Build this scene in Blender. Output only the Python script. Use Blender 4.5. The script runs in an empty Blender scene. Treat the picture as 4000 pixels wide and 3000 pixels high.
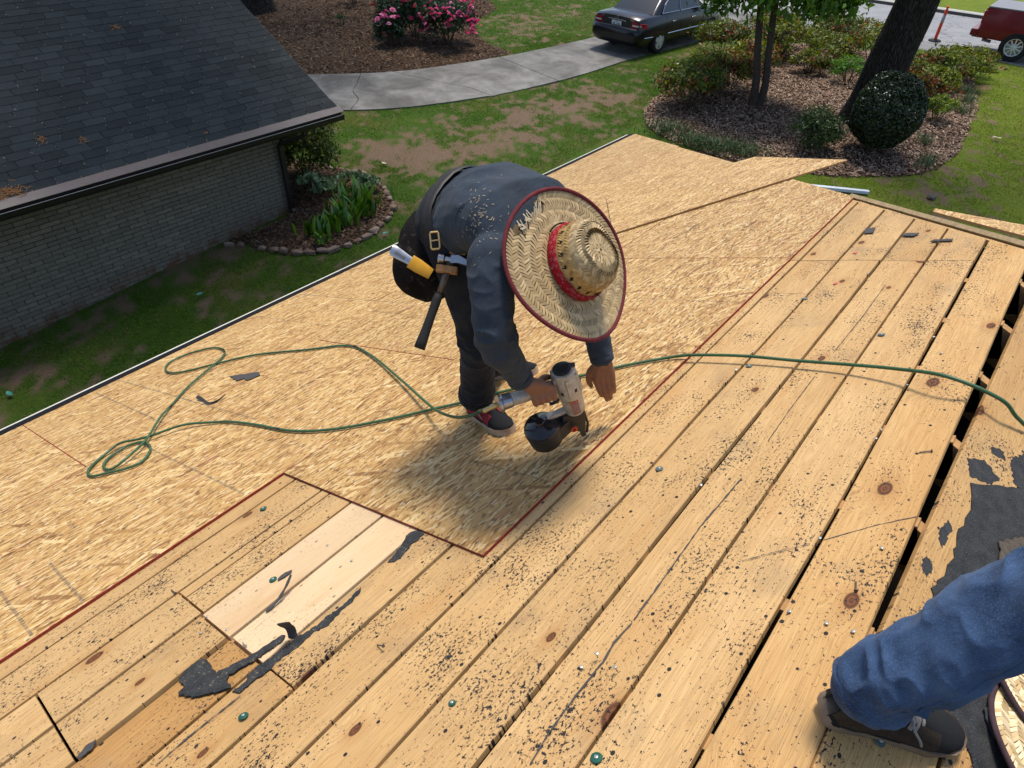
import bpy, bmesh, math, random
import numpy as np
from mathutils import Vector, Matrix
from math import sin, cos, pi, radians, sqrt, exp

rng = random.Random(7)
nrg = np.random.default_rng(11)
sc = bpy.context.scene
col = sc.collection

# ------------------------------------------------------------------ camera
cam_data = bpy.data.cameras.new('camera')
cam = bpy.data.objects.new('camera', cam_data); col.objects.link(cam)
cam_data.sensor_width = 36.0
cam_data.lens = 36.0 * 2596.0 / 4000.0
cam_data.clip_start = 0.05; cam_data.clip_end = 500.0
CR = Vector((0.6309013820529741, -0.7751168995938396, 0.03401820229936935))
CD = Vector((-0.4768847578279889, -0.421996458437377, -0.77103820710627))
CF = Vector((0.6120003054533449, 0.47022630831371476, -0.6358795838007913))
EYE = Vector((0.0, 0.0, 4.92))
cam.matrix_world = Matrix(((CR.x, -CD.x, -CF.x, EYE.x), (CR.y, -CD.y, -CF.y, EYE.y), (CR.z, -CD.z, -CF.z, EYE.z), (0, 0, 0, 1)))
sc.camera = cam

# ------------------------------------------------------------------ sky, sun, exposure
SUN_EL, SUN_AZ = radians(71.0), radians(24.0)
world = bpy.data.worlds.new('World'); sc.world = world; world.use_nodes = True
wn = world.node_tree; wn.nodes.clear()
w_out = wn.nodes.new('ShaderNodeOutputWorld'); w_bg = wn.nodes.new('ShaderNodeBackground'); w_sky = wn.nodes.new('ShaderNodeTexSky')
w_sky.sky_type = 'NISHITA'; w_sky.sun_disc = False
w_sky.sun_elevation = SUN_EL; w_sky.sun_rotation = pi / 2 - SUN_AZ
w_sky.air_density = 1.0; w_sky.dust_density = 1.5; w_sky.ozone_density = 1.0
w_bg.inputs['Strength'].default_value = 0.15
wn.links.new(w_sky.outputs[0], w_bg.inputs[0]); wn.links.new(w_bg.outputs[0], w_out.inputs[0])
sun_data = bpy.data.lights.new('sun', 'SUN'); sun = bpy.data.objects.new('sun', sun_data); col.objects.link(sun)
sun_data.energy = 2.9; sun_data.angle = radians(13.0); sun_data.color = (1.0, 0.95, 0.87)
to_sun = Vector((cos(SUN_EL) * cos(SUN_AZ), cos(SUN_EL) * sin(SUN_AZ), sin(SUN_EL)))
sun.rotation_euler = to_sun.to_track_quat('Z', 'Y').to_euler(); sun.location = (10, 10, 30)
vs = sc.view_settings
vs.view_transform = 'Standard'; vs.look = 'None'; vs.gamma = 1.0; vs.use_curve_mapping = False
vs.exposure = 0.42
sc.cycles.max_bounces = 4; sc.cycles.diffuse_bounces = 3; sc.cycles.glossy_bounces = 2; sc.cycles.transparent_max_bounces = 12
sc.cycles.sample_clamp_indirect = 6.0

# ------------------------------------------------------------------ helpers: objects
def tag(o, label=None, cat=None, group=None, kind=None):
    if label: o['label'] = label
    if cat: o['category'] = cat
    if group: o['group'] = group
    if kind: o['kind'] = kind
    return o

def empty(name, loc, label=None, cat=None, group=None, kind=None, rotz=0.0):
    o = bpy.data.objects.new(name, None); col.objects.link(o)
    o.location = loc; o.rotation_euler = (0, 0, rotz); o.empty_display_size = 0.1
    return tag(o, label, cat, group, kind)

def root_origin(p):
    v = Vector((0, 0, 0))
    while p is not None:
        v = v + p.location; p = p.parent
    return v

def link_mesh(name, me, mats, parent=None, loc=(0, 0, 0), rot=(0, 0, 0)):
    o = bpy.data.objects.new(name, me); col.objects.link(o)
    if mats is not None:
        for m in (mats if isinstance(mats, (list, tuple)) else [mats]): me.materials.append(m)
    o.parent = parent; o.location = loc; o.rotation_euler = rot
    return o

def np_mesh(name, V, F, smooth=False, fmat=None, colors=None):
    """mesh from an (n,3) array and an (m,k) array of faces with the same k."""
    me = bpy.data.meshes.new(name)
    V = np.asarray(V, np.float32); F = np.asarray(F, np.int32)
    m, k = F.shape
    me.vertices.add(len(V)); me.vertices.foreach_set('co', V.ravel())
    me.loops.add(m * k); me.loops.foreach_set('vertex_index', F.ravel())
    me.polygons.add(m)
    me.polygons.foreach_set('loop_start', np.arange(0, m * k, k, dtype=np.int32))
    try: me.polygons.foreach_set('loop_total', np.full(m, k, np.int32))
    except Exception: pass
    if smooth: me.polygons.foreach_set('use_smooth', np.ones(m, bool))
    if fmat is not None: me.polygons.foreach_set('material_index', np.asarray(fmat, np.int32))
    me.update(calc_edges=True)
    if colors is not None:
        a = me.color_attributes.new('Col', 'FLOAT_COLOR', 'POINT')
        c = np.ones((len(V), 4), np.float32); c[:, :3] = colors
        a.data.foreach_set('color', c.ravel())
    return me

class MB:
    """collects shapes for ONE mesh; coordinates are those of the object's root."""
    def __init__(s): s.v = []; s.f = []; s.m = []
    def add(s, verts, faces, mi=0):
        b = len(s.v); s.v += [tuple(p) for p in verts]
        for f in faces: s.f.append(tuple(b + i for i in f)); s.m.append(mi)
        return s
    def box(s, c, d, rot=None, mi=0):
        hx, hy, hz = d[0] / 2, d[1] / 2, d[2] / 2
        P = [Vector((x, y, z)) for x in (-hx, hx) for y in (-hy, hy) for z in (-hz, hz)]
        if rot is not None: P = [rot @ p for p in P]
        P = [p + Vector(c) for p in P]
        return s.add(P, [(0, 1, 3, 2), (4, 6, 7, 5), (0, 4, 5, 1), (2, 3, 7, 6), (0, 2, 6, 4), (1, 5, 7, 3)], mi)
    def tube(s, pts, r, seg=8, caps=True, mi=0, flat=None):
        """swept tube; r is a number or one per point; flat=(a,b) scales the section along a fixed up axis"""
        pts = [Vector(p) for p in pts]; n = len(pts)
        rr = [r] * n if isinstance(r, (int, float)) else list(r)
        rings = []; up = None
        for i, p in enumerate(pts):
            t = (pts[min(i + 1, n - 1)] - pts[max(i - 1, 0)])
            if t.length < 1e-9: t = Vector((0, 0, 1))
            t.normalize()
            if up is None:
                up = Vector((0, 0, 1)) if abs(t.z) < 0.9 else Vector((1, 0, 0))
            side = t.cross(up)
            if side.length < 1e-6: side = t.cross(Vector((0, 1, 0)))
            side.normalize(); up = side.cross(t).normalized()
            R = rr[i]
            ra, rb = (R, R) if not isinstance(R, (tuple, list)) else R
            rings.append([p + side * (cos(2 * pi * k / seg) * ra) + up * (sin(2 * pi * k / seg) * rb) for k in range(seg)])
        b = len(s.v)
        for rg in rings: s.v += [tuple(q) for q in rg]
        for i in range(n - 1):
            for k in range(seg):
                k2 = (k + 1) % seg
                s.f.append((b + i * seg + k, b + i * seg + k2, b + (i + 1) * seg + k2, b + (i + 1) * seg + k)); s.m.append(mi)
        if caps:
            s.f.append(tuple(b + k for k in range(seg))[::-1]); s.m.append(mi)
            s.f.append(tuple(b + (n - 1) * seg + k for k in range(seg))); s.m.append(mi)
        return s
    def rings(s, rings, close=True, cap0=True, cap1=True, mi=0):
        """skin a list of equal-length point rings"""
        b = len(s.v); k = len(rings[0]); n = len(rings)
        for rg in rings: s.v += [tuple(q) for q in rg]
        for i in range(n - 1):
            for j in range(k if close else k - 1):
                j2 = (j + 1) % k
                s.f.append((b + i * k + j, b + i * k + j2, b + (i + 1) * k + j2, b + (i + 1) * k + j)); s.m.append(mi)
        if cap0: s.f.append(tuple(b + j for j in range(k))[::-1]); s.m.append(mi)
        if cap1: s.f.append(tuple(b + (n - 1) * k + j for j in range(k))); s.m.append(mi)
        return s
    def lathe(s, prof, c=(0, 0, 0), seg=16, axis=None, mi=0, cap=True):
        """profile of (radius, height) turned about an axis through c"""
        ax = Vector(axis).normalized() if axis is not None else Vector((0, 0, 1))
        q = Vector((0, 0, 1)).rotation_difference(ax); c = Vector(c)
        R = [[c + q @ Vector((r * cos(2 * pi * k / seg), r * sin(2 * pi * k / seg), z)) for k in range(seg)] for r, z in prof]
        return s.rings(R, True, cap, cap, mi)
    def prism(s, poly, z0, z1, mi=0, side_mi=None):
        """flat polygon (list of Vectors for the top) extruded down by vector"""
        n = len(poly)
        top = [Vector(p) + Vector(z1) for p in poly]; bot = [Vector(p) + Vector(z0) for p in poly]
        b = len(s.v); s.v += [tuple(p) for p in top + bot]
        s.f.append(tuple(range(b, b + n))); s.m.append(mi)
        s.f.append(tuple(range(b + 2 * n - 1, b + n - 1, -1))); s.m.append(mi)
        for i in range(n):
            j = (i + 1) % n
            s.f.append((b + j, b + i, b + n + i, b + n + j)); s.m.append(mi if side_mi is None else side_mi)
        return s
    def mesh(s, name, origin=None, smooth=False):
        me = bpy.data.meshes.new(name)
        o = Vector(origin) if origin is not None else Vector((0, 0, 0))
        me.from_pydata([(p[0] - o.x, p[1] - o.y, p[2] - o.z) for p in s.v], [], s.f)
        me.polygons.foreach_set('material_index', s.m)
        if smooth: me.polygons.foreach_set('use_smooth', [True] * len(me.polygons))
        me.update(); return me
    def build(s, name, mats, parent=None, smooth=False, world=True, bevel=0.0, sub=0, auto=None, fix=True):
        """world=True: the collected coordinates are world ones and are moved into the parent's frame"""
        o = root_origin(parent) if (world and parent is not None) else Vector((0, 0, 0))
        me = s.mesh(name, o, smooth)
        if fix:
            bm = bmesh.new(); bm.from_mesh(me); bmesh.ops.recalc_face_normals(bm, faces=bm.faces); bm.to_mesh(me); bm.free()
        ob = link_mesh(name, me, mats, parent)
        if bevel:
            md = ob.modifiers.new('bevel', 'BEVEL'); md.width = bevel; md.segments = 2; md.limit_method = 'ANGLE'; md.angle_limit = radians(35)
        if sub:
            md = ob.modifiers.new('sub', 'SUBSURF'); md.levels = sub; md.render_levels = sub
        if auto:
            me.set_sharp_from_angle(angle=radians(auto))
        return ob

def catmull(P, n=8, closed=False):
    P = [Vector(p) for p in P]; out = []
    N = len(P)
    for i in range(N - 1):
        p0 = P[max(i - 1, 0)]; p1 = P[i]; p2 = P[i + 1]; p3 = P[min(i + 2, N - 1)]
        for k in range(n):
            t = k / n
            out.append(0.5 * ((2 * p1) + (p2 - p0) * t + (2 * p0 - 5 * p1 + 4 * p2 - p3) * t * t + (3 * p1 - p0 - 3 * p2 + p3) * t ** 3))
    out.append(P[-1]); return out

# value noise in numpy (for shapes and scatter masks)
_lat = np.random.default_rng(3).random((64, 64, 64)).astype(np.float32)
def vnoise(P, scale=1.0):
    P = np.asarray(P, np.float64) * scale
    if P.shape[-1] == 2: P = np.concatenate([P, np.zeros(P.shape[:-1] + (1,))], -1)
    i = np.floor(P).astype(int); f = P - i; f = f * f * (3 - 2 * f)
    r = 0
    for dx in (0, 1):
        for dy in (0, 1):
            for dz in (0, 1):
                w = (f[..., 0] if dx else 1 - f[..., 0]) * (f[..., 1] if dy else 1 - f[..., 1]) * (f[..., 2] if dz else 1 - f[..., 2])
                r = r + w * _lat[(i[..., 0] + dx) & 63, (i[..., 1] + dy) & 63, (i[..., 2] + dz) & 63]
    return r
def fbm(P, scale=1.0, oct=4):
    a, t, n = 0.5, 0, 0
    for k in range(oct):
        t = t + a * vnoise(np.asarray(P) + 17.3 * k, scale); n += a; a *= 0.5; scale *= 2.03
    return t / n

# ------------------------------------------------------------------ helpers: materials
class T:
    dim = '3D'
    def __init__(s, name, rough=0.6, spec=0.4, metal=0.0, col=None):
        s.m = bpy.data.materials.new(name); s.m.use_nodes = True; s.nt = s.m.node_tree
        s.b = s.nt.nodes['Principled BSDF']
        s.b.inputs['Roughness'].default_value = rough
        s.b.inputs['Specular IOR Level'].default_value = spec
        s.b.inputs['Metallic'].default_value = metal
        if col is not None:
            if isinstance(col, (tuple, list)): s.b.inputs['Base Color'].default_value = (*col[:3], 1)
            else: s.set('Base Color', col)
    def n(s, typ, ins=None, **props):
        nd = s.nt.nodes.new('ShaderNode' + typ)
        for k, v in props.items(): setattr(nd, k, v)
        for k, v in (ins or {}).items(): s.put(nd.inputs[k], v)
        return nd
    def put(s, sock, v):
        if isinstance(v, bpy.types.NodeSocket): s.nt.links.new(v, sock)
        elif isinstance(v, bpy.types.Node): s.nt.links.new(v.outputs[0], sock)
        elif sock.type == 'RGBA' and isinstance(v, (tuple, list)): sock.default_value = (*v[:3], 1)
        else: sock.default_value = v
    def set(s, name, v): s.put(s.b.inputs[name], v)
    def obj(s): return s.n('TexCoord').outputs['Object']
    def pos(s): return s.n('NewGeometry').outputs['Position']
    def rand(s): return s.n('ObjectInfo').outputs['Random']
    def attr(s, name='Col'): return s.n('Attribute', attribute_name=name).outputs['Color']
    def map(s, vec, scale=(1, 1, 1), rot=(0, 0, 0), loc=(0, 0, 0)):
        return s.n('Mapping', {'Vector': vec, 'Scale': scale, 'Rotation': rot, 'Location': loc}).outputs[0]
    def noise(s, vec, scale=5, detail=4, rough=0.55, dist=0.0, out=0):
        return s.n('TexNoise', {'Vector': vec, 'Scale': scale, 'Detail': detail, 'Roughness': rough, 'Distortion': dist}, noise_dimensions=s.dim).outputs[out]
    def voro(s, vec, scale=5, feature='F1', rnd=1.0, out=0):
        return s.n('TexVoronoi', {'Vector': vec, 'Scale': scale, 'Randomness': rnd}, feature=feature, voronoi_dimensions=s.dim).outputs[out]
    def math(s, op, a, b=0.0, c=0.0, clamp=False):
        nd = s.n('Math', operation=op, use_clamp=clamp)
        s.put(nd.inputs[0], a); s.put(nd.inputs[1], b)
        if len(nd.inputs) > 2: s.put(nd.inputs[2], c)
        return nd.outputs[0]
    def vadd(s, a, b): return s.n('VectorMath', {0: a, 1: b}, operation='ADD').outputs[0]
    def sep(s, v): 
        nd = s.n('SeparateXYZ', {0: v}); return nd.outputs[0], nd.outputs[1], nd.outputs[2]
    def comb(s, x=0.0, y=0.0, z=0.0): return s.n('CombineXYZ', {0: x, 1: y, 2: z}).outputs[0]
    def ramp(s, fac, stops, interp='LINEAR'):
        nd = s.n('ValToRGB', {0: fac}); cr = nd.color_ramp; cr.interpolation = interp
        while len(cr.elements) < len(stops): cr.elements.new(0.5)
        for e, (p, c) in zip(cr.elements, stops):
            e.position = p; e.color = (*c[:3], 1) if isinstance(c, (tuple, list)) else (c, c, c, 1)
        return nd.outputs[0]
    def mix(s, fac, a, b, mode='MIX'):
        nd = s.n('Mix', data_type='RGBA', blend_type=mode)
        s.put(nd.inputs[0], fac); s.put(nd.inputs[6], a); s.put(nd.inputs[7], b); return nd.outputs[2]
    def step(s, v, lo, hi):
        nd = s.n('MapRange', {0: v, 1: lo, 2: hi, 3: 0.0, 4: 1.0}, clamp=True); return nd.outputs[0]
    def hsv(s, c, h=0.5, sat=1.0, v=1.0): return s.n('HueSaturation', {'Color': c, 'Hue': h, 'Saturation': sat, 'Value': v}).outputs[0]
    def bump(s, height, strength=0.3, dist=0.01, normal=None):
        ins = {'Height': height, 'Strength': strength, 'Distance': dist}
        if normal is not None: ins['Normal'] = normal
        nd = s.n('Bump', ins); s.set('Normal', nd.outputs[0]); return nd.outputs[0]

M = {}
def simple(name, c, rough=0.6, spec=0.4, metal=0.0, var=0.12, scale=30.0, bump=0.0, bdist=0.002):
    t = T(name, rough, spec, metal)
    nz = t.noise(t.obj(), scale, 5, 0.6)
    f = t.step(nz, 0.25, 0.75)
    lo = tuple(x * (1 - var) for x in c); hi = tuple(min(1, x * (1 + var)) for x in c)
    t.set('Base Color', t.mix(f, lo, hi))
    t.set('Roughness', t.math('ADD', rough - 0.06, t.math('MULTIPLY', nz, 0.12)))
    if bump: t.bump(nz, bump, bdist)
    M[name] = t.m; return t
DATA = {'capR': [(0.911, 0.091), (1.139, 0.366)],
 'caps': [(1.481, 1.04), (2.199, 1.047), (2.855, 1.067), (2.547, 0.673), (0.726, 2.326), (0.521, 1.9), (0.197, 1.496), (0.568, 0.672), (0.503, 1.036)],
 'chalk': [[(1.085, 4.964), (1.065, 3.975), (1.057, 3.566), (1.136, 3.114)], [(0.921, 4.912), (0.906, 4.153), (0.905, 3.721)], [(0.734, 3.672), (0.737, 3.199), (0.741, 2.676), (0.741, 2.501)],
           [(0.114, 2.919), (0.105, 2.675), (0.111, 2.493)], [(-0.056, 2.938), (-0.054, 2.715), (-0.052, 2.486)], [(2.567, 4.916), (2.526, 3.711)], [(2.56, 4.943), (2.526, 3.499)], [(2.133, 4.909), (2.117, 3.71)],
           [(2.37, 3.756), (2.371, 3.425), (2.37, 2.762)], [(1.276, 1.701), (1.277, 1.534), (1.28, 1.306)], [(5.507, 3.903), (6.419, 2.899)], [(0.612, 4.155), (0.889, 4.164), (1.049, 4.178)],
           [(2.538, 1.754), (3.47, 1.826), (4.391, 1.844)], [(3.227, 2.166), (3.819, 2.155), (4.444, 2.121)], [(2.926, 2.001), (2.934, 1.632), (2.932, 1.338)], [(2.759, 1.907), (2.772, 1.327)], [(3.807, 2.274), (3.813, 1.614)],
           [(3.939, 2.217), (3.968, 1.676)]],
 'flap': [(0.413, 1.603), (0.429, 1.785)],
 'heads': [(3.153, 0.889), (2.307, 1.079), (2.153, 1.08), (2.547, 0.5), (2.432, 0.453), (2.179, 0.5), (1.892, 0.502), (1.84, 0.502), (1.447, 0.878), (0.77, 0.803), (0.759, 0.745), (1.094, 0.482), (1.095, 0.402), (1.099, 0.347),
           (1.38, 0.365), (1.354, 0.502), (3.709, 1.212), (3.741, 1.031), (3.594, 0.643), (0.319, 1.963), (0.325, 1.843), (0.714, 1.865), (0.705, 1.714), (0.272, 1.906), (0.731, 0.825)],
 'hoseA': [(1.617, 3.834), (1.806, 3.667), (1.918, 3.38), (1.849, 3.062), (1.687, 2.62), (1.566, 2.31), (1.502, 2.136), (1.492, 2.012), (1.534, 1.945)],
 'hoseB': [(1.64, 4.021), (1.472, 4.231), (1.344, 4.371), (1.283, 4.49), (1.291, 4.628), (1.371, 4.756), (1.495, 4.749), (1.606, 4.647), (1.638, 4.531), (1.607, 4.382), (1.528, 4.276), (1.443, 4.22), (1.208, 4.067),
           (1.041, 3.918), (0.91, 3.764), (0.763, 3.571), (0.645, 3.479), (0.557, 3.47), (0.529, 3.503), (0.538, 3.573), (0.59, 3.633), (0.679, 3.654), (0.74, 3.606), (0.743, 3.503), (0.709, 3.417), (0.639, 3.356), (0.573, 3.388),
           (0.513, 3.455), (0.47, 3.505), (0.463, 3.572), (0.502, 3.644), (0.577, 3.698), (0.67, 3.712), (0.734, 3.639), (0.792, 3.583), (0.925, 3.493), (1.018, 3.345), (1.059, 3.232), (1.094, 3.038)],
 'hoseC': [(1.128, 2.757), (1.211, 2.537), (1.353, 2.335), (1.507, 2.158), (1.623, 2.029), (1.747, 1.909), (1.847, 1.772), (1.954, 1.643), (2.065, 1.519), (2.158, 1.388), (2.191, 1.288), (2.22, 1.082), (2.231, 0.888),
           (2.232, 0.708), (2.206, 0.538), (2.151, 0.38)],
 'knots': [(2.446, 1.231), (2.149, 1.124), (2.015, 0.79), (2.918, 0.794), (2.745, 0.84), (2.754, 0.771), (1.405, 0.642), (1.212, 1.033), (0.883, 0.958), (0.668, 0.995), (0.603, 0.825), (0.604, 1.276), (0.529, 1.352),
           (0.407, 1.196), (0.424, 1.087), (1.262, 0.709), (1.168, 0.64), (1.402, 0.642), (1.231, 0.412), (1.317, 0.45), (2.299, 0.413), (2.061, 0.407), (0.05, 1.899), (0.202, 1.394), (1.443, 1.091), (2.809, 0.427),
           (0.529, 1.352), (0.49, 1.821), (0.487, 1.876), (0.727, 1.893), (0.705, 1.745), (0.698, 1.697)],
 'lines': [[(1.529, 0.786), (1.285, 0.799), (1.044, 0.793), (0.911, 0.791)], [(0.901, 0.79), (0.828, 0.797), (0.769, 0.79), (0.655, 0.794), (0.563, 0.792), (0.487, 0.783)],
           [(0.225, 1.567), (0.149, 1.573), (0.076, 1.578), (-0.001, 1.577)], [(1.532, 0.323), (1.463, 0.399), (1.358, 0.494)], [(1.332, 0.519), (1.286, 0.566), (1.205, 0.644)], [(3.041, 0.786), (2.7, 0.784), (2.381, 0.791)],
           [(2.183, 0.794), (1.967, 0.795), (1.744, 0.79)]],
 'nails': [[(1.812, 0.382), (1.829, 0.351)], [(0.325, 1.739), (0.321, 1.712)], [(0.523, 1.349), (0.523, 1.312)], [(1.246, 0.385), (1.214, 0.376)], [(0.312, 2.224), (0.311, 2.181)]],
 'osbscrap': [[(1.393, 3.905), (1.42, 3.847), (1.49, 3.72), (1.467, 3.654), (1.391, 3.681), (1.403, 3.734), (1.369, 3.767)], [(1.144, 3.809), (1.141, 3.717), (1.132, 3.649), (1.166, 3.608), (1.223, 3.611)]],
 'redlines': [[(1.95, 3.691), (1.945, 3.311), (1.918, 2.526)]],
 'smears': [[(0.151, 1.792), (0.177, 1.808), (0.216, 1.807), (0.233, 1.782), (0.229, 1.738), (0.224, 1.71), (0.257, 1.693), (0.309, 1.669), (0.357, 1.659), (0.4, 1.648), (0.409, 1.637), (0.393, 1.626), (0.342, 1.633),
             (0.286, 1.648), (0.243, 1.664), (0.232, 1.659), (0.225, 1.613), (0.204, 1.632), (0.169, 1.671), (0.147, 1.693), (0.129, 1.748), (0.151, 1.75)],
            [(0.222, 1.602), (0.256, 1.593), (0.272, 1.612), (0.306, 1.611), (0.346, 1.6), (0.389, 1.6), (0.429, 1.593), (0.482, 1.577), (0.51, 1.58), (0.563, 1.569), (0.601, 1.573), (0.64, 1.578), (0.626, 1.564), (0.586, 1.554),
             (0.554, 1.556), (0.499, 1.544), (0.459, 1.563), (0.396, 1.561), (0.341, 1.571), (0.304, 1.566), (0.27, 1.578), (0.246, 1.575), (0.226, 1.578)],
            [(0.531, 1.886), (0.558, 1.889), (0.579, 1.874), (0.567, 1.867), (0.54, 1.87), (0.525, 1.874)], [(-0.116, 1.801), (-0.088, 1.818), (-0.066, 1.813), (-0.08, 1.791), (-0.11, 1.791)],
            [(0.753, 1.584), (0.78, 1.593), (0.823, 1.601), (0.869, 1.627), (0.887, 1.629), (0.911, 1.598), (0.905, 1.578), (0.876, 1.569), (0.852, 1.579), (0.82, 1.566), (0.787, 1.559), (0.766, 1.567)]]}
# ------------------------------------------------------------------ deck frame: x along the ridge, s down the left slope, e above the old planks
SL = radians(20.65515)
HP = 1.276
NRM = Vector((0, sin(SL), cos(SL))); DWN = Vector((0, cos(SL), -sin(SL)))
RN = Vector((0, -sin(SL), cos(SL))); RD = Vector((0, -cos(SL), -sin(SL)))
S_APEX = 0.32
def deck(x, s, e=0.0): return EYE + NRM * (e - HP) + DWN * s + Vector((x, 0, 0))
APEX = deck(0, S_APEX)
def rdeck(x, t, e=0.0): return APEX + RD * t + RN * e + Vector((x, 0, 0))
def hip_x(s): return 4.40 + (s - 1.307) * 0.9357

# ---- materials of the roof
def plank_mat(name, tones, speck=1.0, fresh=False):
    t = T(name, 0.72, 0.25); t.dim = '2D'
    r = t.rand()
    off = t.comb(t.math('MULTIPLY', r, 91.0), t.math('MULTIPLY', r, 57.0), t.math('MULTIPLY', r, 33.0))
    v = t.vadd(t.obj(), off)
    # knots
    kv = t.map(v, (1.9, 3.3, 0.001))
    kd = t.voro(kv, 1.0, 'F1', 0.9, 0); kc = t.voro(kv, 1.0, 'F1', 0.9, 1)
    kr, kg, kb = t.sep(kc)
    has = t.step(kr, 0.38, 0.42)
    rad = t.math('ADD', 0.030, t.math('MULTIPLY', kg, 0.048))
    kn = t.math('MULTIPLY', has, t.math('SUBTRACT', 1.0, t.step(t.math('DIVIDE', kd, rad), 0.85, 1.05)))
    halo = t.math('MULTIPLY', has, t.math('SUBTRACT', 1.0, t.step(t.math('DIVIDE', kd, rad), 1.0, 4.0)))
    # grain, bent round the knots
    x, y, z = t.sep(v)
    y2 = t.math('ADD', y, t.math('MULTIPLY', halo, t.math('MULTIPLY', kd, 0.25)))
    gv = t.comb(t.math('MULTIPLY', x, 0.9), t.math('MULTIPLY', y2, 26.0), 0.0)
    g1 = t.noise(gv, 1.0, 3, 0.5, 0.6)
    rings = t.math('ABSOLUTE', t.math('SINE', t.math('MULTIPLY', g1, 46.0)))
    gfine = t.noise(t.comb(t.math('MULTIPLY', x, 9.0), t.math('MULTIPLY', y2, 420.0), 0.0), 1.0, 2, 0.5)
    lo, mid, hi = tones
    base = t.mix(t.step(t.noise(t.map(v, (0.8, 5, 1)), 1.0, 3), 0.3, 0.7), mid, hi)
    late = t.math('POWER', rings, 2.5)
    base = t.mix(t.math('MULTIPLY', late, 0.30 if not fresh else 0.16), base, tuple(c * 0.72 for c in lo))
    base = t.mix(t.math('MULTIPLY', t.step(gfine, 0.42, 0.70), 0.42 if not fresh else 0.15), base, tuple(c * 0.70 for c in lo))
    base = t.hsv(base, 0.5, 1.0, t.math('ADD', 0.93, t.math('MULTIPLY', t.math('FRACT', t.math('MULTIPLY', r, 7.31)), 0.13)))
    # grey weather smudges and resin
    sm = t.noise(v, 3.3, 4, 0.6)
    base = t.mix(t.math('MULTIPLY', t.step(sm, 0.55, 0.74), 0.34 if not fresh else 0.05), base, (0.19, 0.135, 0.085))
    or_ = t.noise(t.map(v, (1.5, 6, 1), loc=(9, 3, 1)), 1.6, 3)
    base = t.mix(t.math('MULTIPLY', t.step(or_, 0.54, 0.74), 0.30), base, (0.44, 0.21, 0.06))
    # knots: dark rim, ringed heart, stained halo
    kq = t.math('DIVIDE', kd, rad)
    kcol = t.mix(t.math('ABSOLUTE', t.math('SINE', t.math('MULTIPLY', kq, 7.0))), (0.20, 0.075, 0.026), (0.105, 0.036, 0.013))
    kcol = t.mix(t.step(kq, 0.72, 0.95), kcol, (0.035, 0.014, 0.007))
    base = t.mix(t.math('MULTIPLY', t.math('POWER', halo, 2.0), 0.55), base, (0.36, 0.17, 0.05))
    base = t.mix(kn, base, kcol)
    # scraped-off tar: flecks of uneven size in bands, and nail holes
    fl = t.noise(t.map(v, (85, 125, 1)), 1.0, 3, 0.75)
    band = t.math('ADD', 0.5, t.math('MULTIPLY', t.math('SUBTRACT', t.noise(t.map(v, (3.0, 5.0, 1), loc=(4, 7, 2)), 1.0, 4, 0.7), 0.5), 1.7))
    th = t.math('SUBTRACT', 0.785, t.math('MULTIPLY', band, 0.33 * speck))
    fm = t.step(t.math('SUBTRACT', fl, th), 0.0, 0.02)
    fl2 = t.noise(t.map(v, (22, 34, 1), loc=(3, 1, 0)), 1.0, 4, 0.8)
    th2 = t.math('SUBTRACT', 0.925, t.math('MULTIPLY', band, 0.40 * speck))
    fm2 = t.step(t.math('SUBTRACT', fl2, th2), 0.0, 0.02)
    hd = t.voro(t.map(v, (9.0, 11.0, 0.001)), 1.0, 'F1', 1.0, 0); hc = t.voro(t.map(v, (9.0, 11.0, 0.001)), 1.0, 'F1', 1.0, 1)
    hr, hg, hb = t.sep(hc)
    hole = t.math('MULTIPLY', t.step(hr, 0.40, 0.42), t.math('SUBTRACT', 1.0, t.step(t.math('SUBTRACT', hd, t.math('MULTIPLY', hg, 0.022)), 0.026, 0.038)))
    dark = t.math('MAXIMUM', t.math('MAXIMUM', fm, fm2), hole)
    if fresh: dark = t.math('MULTIPLY', dark, 0.55)
    base = t.mix(dark, base, (0.020, 0.017, 0.016))
    t.set('Base Color', base)
    hgt = t.math('SUBTRACT', t.math('ADD', t.math('MULTIPLY', gfine, 0.5), t.math('MULTIPLY', rings, 0.25)), t.math('MULTIPLY', hole, 1.5))
    t.bump(gfine, 0.3, 0.0015)
    M[name] = t.m
plank_mat('plank_wood', ((0.40, 0.212, 0.075), (0.53, 0.322, 0.130), (0.61, 0.396, 0.176)), 0.92)
plank_mat('plank_pale', ((0.56, 0.36, 0.18), (0.64, 0.44, 0.24), (0.67, 0.48, 0.28)), 0.72, True)
plank_mat('plank_dark', ((0.32, 0.150, 0.042), (0.45, 0.235, 0.075), (0.52, 0.295, 0.105)), 0.9)
plank_mat('plank_orange', ((0.39, 0.195, 0.062), (0.52, 0.300, 0.110), (0.60, 0.375, 0.155)), 0.88)

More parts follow.
